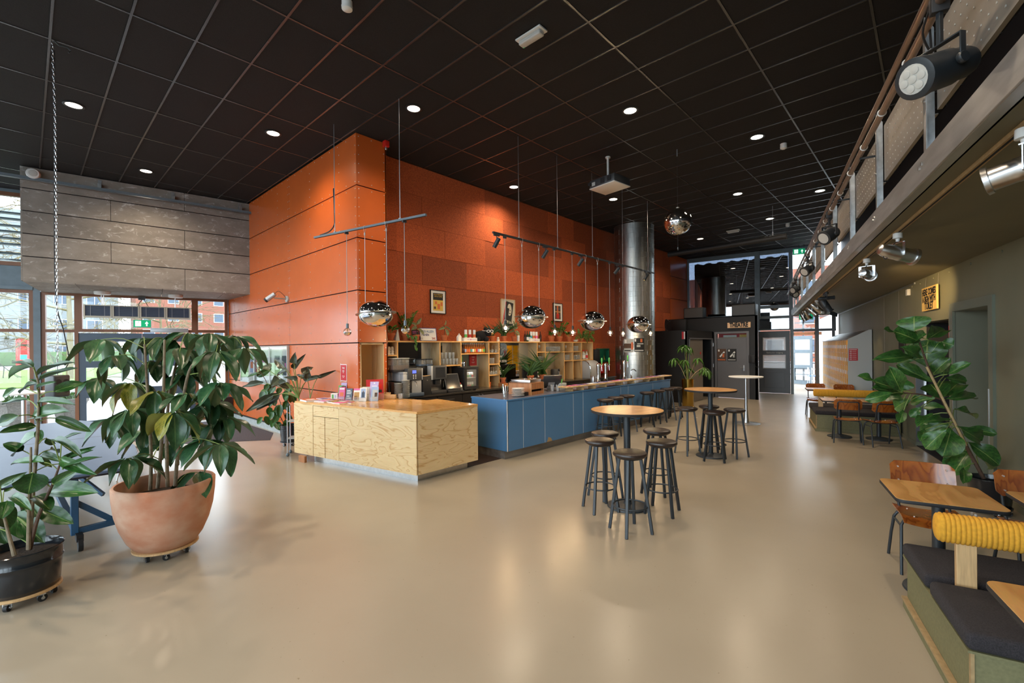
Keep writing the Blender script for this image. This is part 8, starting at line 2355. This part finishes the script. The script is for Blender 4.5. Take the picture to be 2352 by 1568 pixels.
# broad leaved ficus at the left edge
PB = Vector((-0.02, 5.03, 0))
pt = thing('dark_planter', 'glossy dark round planter on a wheeled plywood board at the left edge', 'planter', PB)
obj('pot', MB().lathe([(0.195, 0.092), (0.20, 0.096), (0.212, 0.26), (0.214, 0.29), (0.222, 0.296), (0.222, 0.305), (0.216, 0.312), (0.220, 0.385), (0.226, 0.392), (0.220, 0.396), (0.212, 0.385), (0.205, 0.31), (0.002, 0.31)], 48), M['glossblack'], pt, smooth=60)
obj('soil', MB().lathe([(0.205, 0.31), (0.207, 0.335), (0.1, 0.345), (0.002, 0.345)], 28), M['soil'], pt)
obj('wheel_board', MB().lathe([(0.205, 0.070), (0.212, 0.074), (0.212, 0.088), (0.205, 0.0915)], 40), M['oak'], pt)
for a in (4.2, 5.35, 6.15, 1.5, 2.8):
 castor(pt, 0.16 * math.cos(a), 0.16 * math.sin(a), 0.028, a=a * 2.1)
rp = thing('ficus_plant', 'broad leaved ficus with thick green leaves at the left edge', 'plant', PB + Vector((0, 0, 0.34)))
inv = Matrix.Translation(-(PB + Vector((0, 0, 0.34))))
PTH = [RUB_S1, RUB_S2, RUB_S3, RUB_S4]
for k, pth in enumerate(PTH):
 world_part('stem', MB().tube(smooth_path(pth), 0.014, 8, r1=0.006), M['bark'] if k != 2 else M['stembrown'], rp, inv)
for k, l_ in enumerate(RUB):
 B, T, w = Vector(l_[:3]), Vector(l_[3:6]), l_[6]
 put_leaf(rp, LM['rub%d' % (k % 3)], B, T, w, None, inv, 0.45)
 q = nearest(B + Vector((0, 0, -0.04)), PTH)
 if (q - B).length > 0.02:
  world_part('petiole', MB().tube(smooth_path([q, (q + B) / 2 + Vector((0, 0, 0.015)), B], 3), 0.004, 5), M['stemgreen'], rp, inv)
# fiddle leaf fig at the olive wall
PF = Vector((7.20, -0.46, 0))
pt = thing('black_planter', 'black planter on castors behind the right hand chairs', 'planter', PF)
obj('pot', MB().lathe([(0.15, 0.085), (0.16, 0.09), (0.185, 0.36), (0.195, 0.37), (0.195, 0.385), (0.18, 0.385), (0.17, 0.34), (0.002, 0.34)], 36), M['glossblack'], pt, smooth=60)
obj('wheel_board', MB().lathe([(0.17, 0.066), (0.175, 0.085), (0.16, 0.0855)], 30), M['blkmetal'], pt)
for a in (3.4, 4.6, 5.6, 1.0, 2.2):
 castor(pt, 0.14 * math.cos(a), 0.14 * math.sin(a), 0.026, a=a * 1.3)
fp = thing('fiddle_leaf_fig', 'leaning fiddle leaf fig tied to a bamboo stake by the olive wall', 'plant', PF + Vector((0, 0, 0.345)))
inv = Matrix.Translation(-(PF + Vector((0, 0, 0.345))))
world_part('trunk', MB().tube(smooth_path(FIG_STEM), 0.019, 10, r1=0.008), M['stembrown'], fp, inv)
world_part('branch', MB().tube(smooth_path(FIG_BR), 0.010, 8, r1=0.006), M['stembrown'], fp, inv)
world_part('stake', MB().cyl(FIG_STAKE[0], FIG_STAKE[1], 0.012, n=8), M['bamboo'], fp, inv)
for k, l_ in enumerate(FIG):
 B, T, w = Vector(l_[:3]), Vector(l_[3:6]), l_[6]
 put_leaf(fp, LM['fig%d' % (k % 3)], B, T, w * 1.2, None, inv, 0.4)
 q = nearest(B + Vector((0, 0, -0.02)), [FIG_STEM, FIG_BR])
 if (q - B).length > 0.03:
  world_part('petiole', MB().tube([q, (q + B) / 2 + Vector((0, 0, 0.01)), B], 0.005, 5), M['stemgreen'], fp, inv)
# dark arrow leaved plant behind the counter, small ficus beside it
sd = thing('plant_stand', 'slim grey plant trolley frame at the left end of the counter', 'stand', (3.33, 8.33, 0), R(-30))
for sx in (-1, 1):
 for sy in (-1, 1):
  obj('leg', MB().cyl((sx * 0.16, sy * 0.14, 0.06), (sx * 0.16, sy * 0.14, 0.86), 0.009, n=8), M['alu'], sd)
  obj('castor', MB().sph((sx * 0.16, sy * 0.14, 0.03), 0.03, 12, 8), M['steelblue'], sd)
for z in (0.30, 0.60):
 obj('shelf', MB().box(-0.16, 0.16, -0.14, 0.14, z, z + 0.012), M['lockerside'], sd, smooth=0)
aps = thing('arrow_leaf_plant', 'dark arrow leaved plant rising behind the reception counter', 'potted plant', (3.38, 8.30, 0.613))
inv = Matrix.Translation((-3.38, -8.30, -0.613))
obj('pot', MB().lathe([(0.10, 0), (0.13, 0.20), (0.135, 0.28), (0.12, 0.28), (0.11, 0.24), (0.002, 0.24)], 24), M['glossblack'], aps)
for k, l_ in enumerate(PHI):
 B, T, w = Vector(l_[:3]), Vector(l_[3:6]), l_[6]
 back = (B - T).normalized() * 0.03
 put_leaf(aps, LM['phi%d' % (k % 3)], B, T, w * 1.1, None, inv, 0.5)
 h = Vector(PHI_HUB[0 if B.dot(Vector((0.68, -0.733, 0))) < Vector(PHI_HUB[1]).dot(Vector((0.68, -0.733, 0))) - 0.05 else 1])
 h0 = Vector((3.38 + (h.x - 3.38) * 0.3, 8.30 + (h.y - 8.30) * 0.3, 0.84))
 mid = (h + B) / 2 + Vector((0, 0, 0.06))
 world_part('petiole', MB().tube(smooth_path([h0, h, mid, B], 3), 0.010, 6, r1=0.005), M['stemgreen'], aps, inv)
sp2 = thing('small_ficus', 'slender ficus in a black wheeled pot beside the orange wall', 'potted plant', (3.54, 9.28, 0))
inv = Matrix.Translation((-3.54, -9.28, 0))
obj('pot', MB().lathe([(0.15, 0.085), (0.16, 0.09), (0.172, 0.30), (0.182, 0.305), (0.182, 0.325), (0.172, 0.33), (0.178, 0.40), (0.165, 0.40), (0.16, 0.36), (0.002, 0.36)], 32), M['glossblack'], sp2, smooth=60)
obj('wheel_board', MB().lathe([(0.175, 0.066), (0.178, 0.085), (0.16, 0.0855)], 28), M['blkmetal'], sp2)
for a in (3.6, 4.7, 5.6, 0.8, 2.0):
 castor(sp2, 0.14 * math.cos(a), 0.14 * math.sin(a), 0.026, a=a)
for pth in SML_ST:
 world_part('stem', MB().tube(smooth_path(pth), 0.010, 6, r1=0.004), M['stembrown'], sp2, inv)
for k, l_ in enumerate(SML):
 B, T, w = Vector(l_[:3]), Vector(l_[3:6]), l_[6]
 put_leaf(sp2, LM['rub%d' % (k % 3)], B, T, w, None, inv, 0.5)
 q = nearest(B, SML_ST)
 if (q - B).length > 0.03:
  world_part('petiole', MB().tube([q, B], 0.003, 4), M['stemgreen'], sp2, inv)
# light green umbrella plant in a brass planter beside the duct
bp_ = thing('umbrella_plant', 'light green umbrella plant in a brass planter by the black wall', 'potted plant', (13.80, 5.48, 0))
obj('planter', MB().lathe([(0.16, 0), (0.165, 0.01), (0.175, 0.80), (0.18, 0.86), (0.17, 0.86), (0.165, 0.80), (0.002, 0.80)], 28), M['brass'], bp_)
for k in range(9):
 a = k * 2.4
 r_ = (0.10, 0.42, 0.55)[k % 3]
 c = Vector((r_ * math.cos(a), r_ * math.sin(a), (1.85, 1.45, 1.15)[k % 3] + 0.05 * (k % 2)))
 obj('stem', MB().tube(smooth_path([(0.03 * math.cos(a), 0.03 * math.sin(a), 0.8), (c.x * 0.5, c.y * 0.5, (0.8 + c.z) / 2 + 0.05), c], 4), 0.008, 6), M['bamboo'] if k % 2 else M['stemgreen'], bp_)
 for q in range(9):
  b_ = q * 2 * PI / 9 + k
  el = R(random.uniform(-60, -15))
  d = Vector((math.cos(b_) * math.cos(el), math.sin(b_) * math.cos(el), math.sin(el)))
  put_leaf(bp_, LM['sch_s'], c, c + d * random.uniform(0.22, 0.34), 0.065, Vector((d.x, d.y, 1.0)), None, 0.15)
# plants on the bar shelf
def zz_plant(x, lb, n_=7, h=0.42, spread=0.35):
 t = terra_pot('zz_plant', lb, x, 7.48, 0.085, 0.15)
 for k in range(n_):
  a = k * 2.399
  tip = Vector((spread * math.cos(a) * random.uniform(.5, 1), spread * 0.35 * math.sin(a) * random.uniform(.5, 1), h * random.uniform(.65, 1.05)))
  pth = smooth_path([(0, 0, 0.12), tip * 0.5 + Vector((0, 0, 0.10)), tip], 5)
  obj('stem', MB().tube(pth, 0.006, 5, r1=0.003), M['stemgreen'], t)
  for i, p in enumerate(pth[4:]):
   for s_ in (-1, 1):
    d = (tip.normalized() * 0.5 + Vector((-math.sin(a), math.cos(a), 0.35)) * s_).normalized()
    put_leaf(t, LM['zz'], p, p + d * 0.085, 0.042, Vector((0, -0.5, 1)), None, 0.3)
 return t
def var_plant(x, lb, leaves, r=0.07):
 t = terra_pot('variegated_ficus', lb, x, 7.46, r, 0.125)
 t.rotation_euler = (0, 0, 0)
 obj('stem', MB().tube([(0, 0, 0.11), (0.01, 0, 0.2), (0.0, 0, 0.34)], 0.006, 6), M['stembrown'], t)
 for (bx_, bz, tx_, tz, w) in leaves:
  put_leaf(t, LM['var'], (bx_, -0.01, bz), (tx_, -0.05, tz), w, Vector((0.1, -1, 0.5)), None, 0.2)
 return t
def grass_pot(x, y, z, lb, n_=34, h=0.34, r=0.075, name='grass_plant'):
 t = terra_pot(name, lb, x, y, r, 0.13, z, grp='grass pots behind the bar')
 for k in range(n_):
  a = random.uniform(0, 6.28)
  s_ = random.uniform(0.15, 1.0)
  d = Vector((math.cos(a) * s_, math.sin(a) * s_ * 0.3 - 0.12, 1.25)).normalized()
  L = h * random.uniform(0.6, 1.15)
  put_leaf(t, LM['blade' if k % 3 else 'blade2'], (0.02 * math.cos(a), 0.02 * math.sin(a), 0.11), Vector((0, 0, 0.11)) + d * L, 0.012, Vector((-d.x, -d.y, 0.6)), None, 0.1)
 return t
zz_plant(4.69, 'dark leaved pot plant at the left end of the shelf top', 5, 0.30, 0.30)
zz_plant(5.035, 'arching fresh green plant left on the shelf top', 9, 0.50, 0.42)
t = terra_pot('trailing_plant', 'trailing heart leaved plant hanging over the shelf edge', 5.12, 7.41, 0.06, 0.10)
t.rotation_euler = (0, 0, 0)
for k in range(9):
 p = Vector((-0.16 + 0.045 * k, -0.06, 0.13 - 0.012 * k if k < 4 else 0.10 - 0.055 * (k - 4)))
 if k >= 4:
  p.x = 0.02 + 0.01 * (k % 2)
  p.y = -0.075
 put_leaf(t, LM['zz'], p, p + Vector((0.03 * (-1) ** k, -0.03, -0.075)), 0.065, Vector((0, -1, 0.4)), None, 0.2)
var_plant(5.26, 'variegated ficus with drooping leaves left of the chalk card', [(0.0, 0.3, -0.17, 0.36, .07), (0.0, 0.32, 0.1, 0.46, .06), (0.02, 0.24, 0.17, 0.12, .09), (0, 0.28, -0.14, 0.22, .07), (0, 0.33, 0.03, 0.42, .05)])
var_plant(5.96, 'small variegated ficus right of the card payment sign', [(0.0, 0.28, -0.17, 0.24, .06), (0.0, 0.30, 0.17, 0.22, .05), (0.02, 0.25, 0.08, 0.11, .09), (0, 0.33, 0.02, 0.43, .05)])
grass_pot(7.36, 7.46, ST_, 'left grass plant in a terracotta pot on the shelf top')
grass_pot(7.76, 7.46, ST_, 'right grass plant in a terracotta pot on the shelf top', 26, 0.45)
var_plant(8.115, 'tall variegated ficus beside the face poster', [(0.0, 0.28, -0.18, 0.36, .06), (0.0, 0.26, -0.22, 0.22, .06), (0.02, 0.25, 0.18, 0.15, .10), (0, 0.35, 0.06, 0.48, .06), (0, 0.36, -0.06, 0.50, .06), (0, 0.30, 0.10, 0.36, .05), (0, 0.22, 0.1, 0.08, .05)])
zz_plant(9.62, 'narrow leaved cactus like pot plant under the small picture', 4, 0.26, 0.14)
zz_plant(9.98, 'bushy green pot plant under the small framed picture', 8, 0.52, 0.32)
zz_plant(10.42, 'pale green pot plant right of the bushy one', 5, 0.34, 0.26)
for x, lb, sc_ in ((10.95, 'fern spilling over the right end of the shelf top', 1.0), (11.33, 'small yellowish fern at the far right end of the shelf top', 0.7)):
 t = terra_pot('fern', lb, x, 7.43, 0.07, 0.10)
 t.rotation_euler = (0, 0, 0)
 for k in range(8):
  a = PI + k * PI / 7 + 0.15
  tip = Vector((0.34 * sc_ * math.cos(a), -0.02 + 0.10 * math.sin(a), 0.24 * sc_ * random.uniform(0.2, 1.3) + (0.10 if k % 2 else -0.10 * sc_)))
  pth = smooth_path([(0, 0, 0.09), tip * 0.55 + Vector((0, 0, 0.12)), tip], 5)
  obj('frond_stem', MB().tube(pth, 0.003, 4), M['stemgreen'], t)
  for i, p in enumerate(pth[2:]):
   for s_ in (-1, 1):
    put_leaf(t, LM['zz'], p, p + (tip.normalized() * 0.3 + Vector((0, 0, s_ * 0.9))).normalized() * 0.075 * sc_, 0.022, Vector((0, -1, 0.2)), None, 0.2)
grass_pot(7.55, 7.30, 1.05, 'grass plant in an orange pot at the mirror edge', 26, 0.36, 0.065)
tag(obj('pot_riser', MB().box(7.47, 7.63, 7.22, 7.38, WT, 1.0495), M['boxwood'], None, smooth=0), 'small wooden riser under the orange grass pot', 'riser')
grass_pot(8.06, 6.90, 1.09, 'left grass plant behind the wooden box', 40, 0.44, 0.085)
grass_pot(8.52, 6.92, 1.09, 'right tall grass plant behind the wooden box', 44, 0.62, 0.085)
tag(obj('pot_shelf', MB().box(7.60, 8.80, 6.78, 7.03, 1.065, 1.0895).box(7.62, 7.64, 6.80, 7.02, 0.0, 1.065).box(8.76, 8.78, 6.80, 7.02, 0.0, 1.065).box(7.62, 8.78, 6.80, 7.02, 0.8, 0.82), M['backbar'], None, smooth=0), 'dark rack carrying the two grass pots behind the bar', 'rack')
# rest of the interior
t = thing('high_table', 'tall white round table by the entrance windows', 'table', (-0.02, 12.62, 0))
obj('table_top', MB().lathe([(0.02, 1.085), (0.36, 1.085), (0.375, 1.092), (0.378, 1.107), (0.37, 1.115), (0.02, 1.115)], 36), M['white'], t)
obj('column', MB().cyl((0, 0, 0.02), (0, 0, 1.085), 0.038, n=18), M['alu'], t)
obj('base', MB().lathe([(0.28, 0), (0.285, 0.008), (0.06, 0.025)], 32), M['steel'], t)
tag(obj('door_mat', MB().prism([(1.0, 11.9), (3.45, 10.08), (3.80, 10.9), (3.80, 13.9), (1.2, 14.6)], 0.0, 0.006), M['mat'], None, smooth=0), 'dark entrance mat inside the glazed doors', 'mat')
dc = thing('display_case', 'lit glass poster case set on the orange wall', 'display case', (3.885, 10.17, 1.06))
obj('frame', MB().box(-0.05, 0, 0, 3.13, 0, 0.03).box(-0.05, 0, 0, 3.13, 0.87, 0.90).box(-0.05, 0, 0, 0.03, 0.03, 0.87).box(-0.05, 0, 3.10, 3.13, 0.03, 0.87).box(-0.05, 0, 1.02, 1.08, 0.03, 0.87).box(-0.05, 0, 2.06, 2.12, 0.03, 0.87), M['lockerside'], dc, smooth=0)
obj('back', MB().box(-0.008, -0.004, 0.03, 3.10, 0.03, 0.87), M['paper'], dc, smooth=0)
for k in range(3):
 obj('pane', MB().box(-0.046, -0.044, 0.03 + k * 1.045, 1.02 + k * 1.04, 0.03, 0.87), M['pane'], dc, smooth=0)
for k in range(7):
 y = 0.10 + k * 0.42
 if k in (2,):
  continue
 p_ = obj('poster', MB().box(-0.012, -0.009, y, y + 0.30, 0.25, 0.68), M[('ink', 'laptopgrey', 'paper', 'pink', 'paperred', 'skyblue', 'ink')[k]], dc, smooth=0)
 obj('print', MB().box(-0.014, -0.012, y + 0.06, y + 0.24, 0.36, 0.52), M[('pink', 'inkwhite', 'ink', 'inkwhite', 'inkwhite', 'orangeprint', 'lockerside')[k]], p_, smooth=0)
obj('light_strip', MB().box(-0.04, -0.02, 0.05, 3.08, 0.85, 0.865), emis('case light', (1.0, 0.9, 0.7), 6.0), dc, smooth=0)
sw = tag(obj('wall_switch', MB().box(3.878, 3.889, 11.50, 11.56, 0.78, 1.02), M['cream'], None, bevel=0.004), 'slim cream switch plate on the orange wall', 'switch')
tag(obj('sill_cabinet', MB().box(3.45, 3.86, 14.05, 14.25, 0.0, 0.60), M['black'], None, bevel=0.01), 'low black box beside the entrance window', 'box')
tag(obj('door_closer', MB().box(0.9, 1.7, 0.03, 0.13, 2.36, 2.47), M['silver'], None, bevel=0.008, **FL), 'silver door operator above the entrance door', 'door operator')
cv, cf = [], []
NX = 120
for i in range(NX + 1):
 a = 0.25 + (aV1 - 0.35) * i / NX
 y = 0.25 + 0.03 * math.sin(i * 1.1)
 cv += [(a, y, 2.46), (a, y, 5.36 + 0.03 * math.sin(i * 0.4))]
for i in range(NX):
 cf.append((2 * i, 2 * i + 2, 2 * i + 3, 2 * i + 1))
ob = obj('blackout_curtain', MB().add(cv, cf), M['black'], None, **FR)
tag(ob, 'black curtain hanging behind the far upper windows', 'curtain')
ob.modifiers.new('thick', 'SOLIDIFY').thickness = 0.01
struct('wall_passage_right', MB().box(13.35, 20.0, -0.15, 0.0, 0, 3.1), M['white'], 'pale wall of the far passage', smooth=0, **GW)
PE = dict(loc=(25.4, 5.0, 0), rot=(0, 0, R(-90)))
struct('trim_8', MB().box(0, 0.12, -0.05, 0.05, 0, 3.06).box(0.95, 1.10, -0.05, 0.05, 0, 3.06).box(0, 2.0, -0.05, 0.05, 2.35, 2.48), M['brownframe'], 'brown timber frame of the far outer door', smooth=0, **PE)
dd = Matrix.Rotation(R(-90 + 38), 3, 'Z')
d8 = door(8, dict(loc=(25.3, 4.93, 0), rot=(0, 0, R(-90 - 25))), 0.0, 0.95, 2.30, M['steelblue'], [(0.18, 0.76), (0.92, 1.50), (1.64, 2.14)], 'open blue grey glazed door at the end of the passage', w=0.10, mats=[M['pane'], M['frost'], M['frost']])
t = thing('passage_chair', 'chair with blue seat standing in the far passage', 'chair', (24.4, 3.95, 0), R(20))
obj('seat', MB().box(-0.22, 0.22, -0.2, 0.2, 0.44, 0.47), M['blue'], t, bevel=0.01)
for sx in (-1, 1):
 for sy in (-1, 1):
  obj('leg', MB().cyl((sx * 0.19, sy * 0.17, 0.44), (sx * 0.21, sy * 0.2, 0), 0.012, n=6), M['alu'], t)
obj('backrest', MB().box(-0.2, 0.2, 0.19, 0.21, 0.65, 0.85).box(-0.2, -0.18, 0.19, 0.21, 0.45, 0.85).box(0.18, 0.2, 0.19, 0.21, 0.45, 0.85), M['alu'], t)
t = thing('wire_rack', 'white wire rack beside the lockers', 'rack', (22.6, 3.55, 0), R(14))
for z in (0.1, 0.35, 0.6, 0.85):
 obj('tier', MB().tube([(-0.25, -0.15, z), (0.25, -0.15, z), (0.25, 0.15, z), (-0.25, 0.15, z)], 0.008, 6, closed=True).bar((-0.25, 0, z), (0.25, 0, z), 0.008, 0.008).bar((-0.25, 0.08, z), (0.25, 0.08, z), 0.008, 0.008).bar((-0.25, -0.08, z), (0.25, -0.08, z), 0.008, 0.008), M['white'], t)
for sx in (-1, 1):
 for sy in (-1, 1):
  obj('post', MB().cyl((sx * 0.25, sy * 0.15, 0), (sx * 0.25, sy * 0.15, 0.9), 0.009, n=6), M['white'], t)
tag(obj('extinguisher', MB().lathe([(0.07, 0), (0.075, 0.02), (0.075, 0.36), (0.05, 0.42), (0.025, 0.45), (0.02, 0.50)], 18), M['red'], None, loc=tuple(G(15.6, 0.10, 0.85))), 'red fire extinguisher on the far passage wall', 'extinguisher')
tag(obj('meter_box', MB().box(16.0, 16.6, 0.0, 0.12, 1.1, 1.65), M['lockerside'], None, bevel=0.01, **GW), 'pale grey box on the far passage wall', 'wall box')
# outdoors
struct('ground_paving', MB().prism([(-90, 14.9), (3.9, 14.92), (6, 14.9), (30, 22), (90, 60), (90, 140), (-90, 140)], -0.16, -0.13).prism([(-60, -10), (-5.3, -10), (-5.3, 17), (-60, 17)], -0.16, -0.13).prism([(27.5, -10), (62, -10), (62, 40), (27.5, 40)], -0.16, -0.13), M['paving'], 'brick paving outside the windows', smooth=0)
struct('ground_lawn', MB().prism([(-60, 41), (-4, 38), (1.5, 37), (3.2, 44), (7, 60), (9, 74), (-60, 80)], -0.13, -0.05), M['grass'], 'bright lawn outside the entrance', smooth=0)
struct('ground_street', MB().box(-60, 60, 80, 100, -0.129, -0.10), M['skirt'], 'pale street beyond the lawn', smooth=0)
bd = thing('apartment_building', 'grey building with number 155 across the street', 'building', (-50, 112, -0.1))
obj('wall', MB().box(0, 62, 0, 8, 0, 26), M['facade'], bd, smooth=0)
for fz in range(5):
 for fx_ in range(9):
  x0 = 24.0 + fx_ * 4.2
  z0 = 1.2 + fz * 4.6
  w_ = obj('window', MB().box(x0, x0 + 2.2, -0.10, 0.0, z0, z0 + 2.0), M['white'], bd, smooth=0)
  obj('pane', MB().box(x0 + 0.1, x0 + 1.05, -0.14, -0.10, z0 + 0.1, z0 + 1.9).box(x0 + 1.15, x0 + 2.1, -0.14, -0.10, z0 + 0.1, z0 + 1.9), M['bluegrey'], w_, smooth=0)
for fz in range(11):
 obj('cladding_band', MB().box(0, 62, -0.05, 0, 0.8 + fz * 2.3, 0.9 + fz * 2.3), M['gravel'], bd, smooth=0)
text('lettering', '155', 1.5, M['laptopgrey'], bd, (49.6, -0.08, 6.9), (R(90), 0, 0), sx=1.5)
bb_ = thing('brick_building', 'red brick building behind the trees to the right', 'building', (14, 108, -0.1))
obj('wall', MB().box(0, 40, 0, 6, 0, 18), M['brick'], bb_, smooth=0)
for fz in range(4):
 for fx_ in range(7):
  w_ = obj('window', MB().box(1 + fx_ * 3.8, 2.8 + fx_ * 3.8, -0.06, 0, 1 + fz * 3.4, 2.8 + fz * 3.4), M['white'], bb_, smooth=0)
  obj('pane', MB().box(1.1 + fx_ * 3.8, 2.7 + fx_ * 3.8, -0.08, -0.06, 1.1 + fz * 3.4, 2.7 + fz * 3.4), M['bluegrey'], w_, smooth=0)
b3 = thing('brick_building', 'red brick building seen through the far passage', 'building', (62, -6, -0.1))
obj('wall', MB().box(0, 6, 0, 40, 0, 11), M['brick'], b3, smooth=0)
for fz in range(3):
 for fx_ in range(8):
  w_ = obj('window', MB().box(-0.06, 0, 1 + fx_ * 3.6, 2.9 + fx_ * 3.6, 1 + fz * 3.4, 2.7 + fz * 3.4), M['white'], b3, smooth=0)
  obj('pane', MB().box(-0.08, -0.06, 1.1 + fx_ * 3.6, 2.8 + fx_ * 3.6, 1.1 + fz * 3.4, 2.6 + fz * 3.4), M['bluegrey'], w_, smooth=0)
fn = thing('louvre_screen', 'horizontal slatted screen outside the far passage', 'screen', (29.5, 3.0, -0.1))
for k in range(12):
 obj('slat', MB().box(0, 0.04, 0, 4.5, 0.3 + 0.32 * k, 0.36 + 0.32 * k), M['laptopgrey'], fn, smooth=0)
obj('post', MB().box(0, 0.08, 0, 0.08, 0, 4.0).box(0, 0.08, 2.2, 2.28, 0, 4.0).box(0, 0.08, 4.42, 4.5, 0, 4.0), M['laptopgrey'], fn, smooth=0)
tag(obj('info_pillar', MB().box(-0.8, 0.8, -0.2, 0.2, 0, 4.0), M['red'], None, bevel=0.02, loc=(-0.1, 96, -0.1), ), 'red information pillar on the lawn', 'pillar')
obj('panel', MB().box(-0.4, 0.3, -0.22, -0.2, 1.0, 1.7), M['tealprint'], bpy.data.objects['info_pillar'], smooth=0)
for x, y, w_ in ((-0.18, 17.25, 'left'), (0.80, 17.0, 'right')):
 t = thing('stone_planter', 'tapered stone planter outside the entrance, the %s one' % w_, 'planter', (x, y, -0.13), 0.4)
 obj('pot', MB().lathe([(0.20, 0), (0.22, 0.02), (0.38, 0.66), (0.41, 0.67), (0.42, 0.76), (0.36, 0.76), (0.34, 0.66), (0.002, 0.64)], 8), M['gravel'], t, smooth=0)
 for k in range(40):
  a = random.uniform(0, 6.28)
  r_ = random.uniform(0.05, 0.3)
  p = Vector((r_ * math.cos(a), r_ * math.sin(a), 0.66))
  put_leaf(t, LM['zz'], p, p + Vector((random.uniform(-.1, .1), random.uniform(-.1, .1), random.uniform(.12, .3))), 0.07, None, None, 0.6)
def tree(x, y, h, lb, seed, mat, tw=0.16, levels=5):
 rnd = random.Random(seed)
 t = thing('bare_tree', lb, 'tree', (x, y, -0.13), 0, 'bare trees outside')
 trunk = MB().tube([(0, 0, 0), (0.05, 0, h * 0.25), (-0.05, 0.05, h * 0.5), (0, 0, h * 0.85)], tw, 10, r1=tw * 0.25)
 obj('trunk', trunk, mat, t)
 br_ = MB()
 def grow(p, d, L, r_, lv):
  q = p + d * L
  m_ = (p + q) / 2 + Vector([rnd.uniform(-.08, .08) * L for _ in range(3)])
  br_.tube([p, m_, q], r_, 4, r1=r_ * 0.5)
  if lv <= 0:
   return
  for _ in range(3):
   nd = (d + Vector([rnd.uniform(-.8, .8) for _ in range(3)]) + Vector((0, 0, -0.08))).normalized()
   grow(p + d * L * rnd.uniform(.35, 1.0), nd, L * rnd.uniform(.55, .75), r_ * 0.62, lv - 1)
 for k in range(13):
  z = h * (0.12 + 0.7 * k / 13)
  a = k * 2.4
  grow(Vector((0, 0, z)), Vector((math.cos(a), math.sin(a), 0.15 + 0.3 * k / 13)).normalized(), h * 0.24 * (1.2 - 0.5 * k / 13), 0.085, 4)
 s = obj('branches', br_, mat, t)
 s['kind'] = 'stuff'
 return t
M['twig'] = pm('pale twig', (0.17, 0.135, 0.07), 0.9, var=0.2, scale=5)
tree(2.2, 46, 15.0, 'bare spreading tree trunk right outside the entrance', 4, M['twig'], 0.22)
tree(-4.5, 50, 16.0, 'bare tree left of the entrance behind the lawn', 9, M['branch'], 0.16)
tree(8.5, 52.0, 14.0, 'pale budding tree behind the entrance doors', 15, M['twig'], 0.14)
hg = tag(obj('hedge', MB().box(-50, 40, 102, 104, -0.1, 2.0), M['hedge'], None, bevel=0.2), 'dark hedge along the far side of the street', 'hedge')
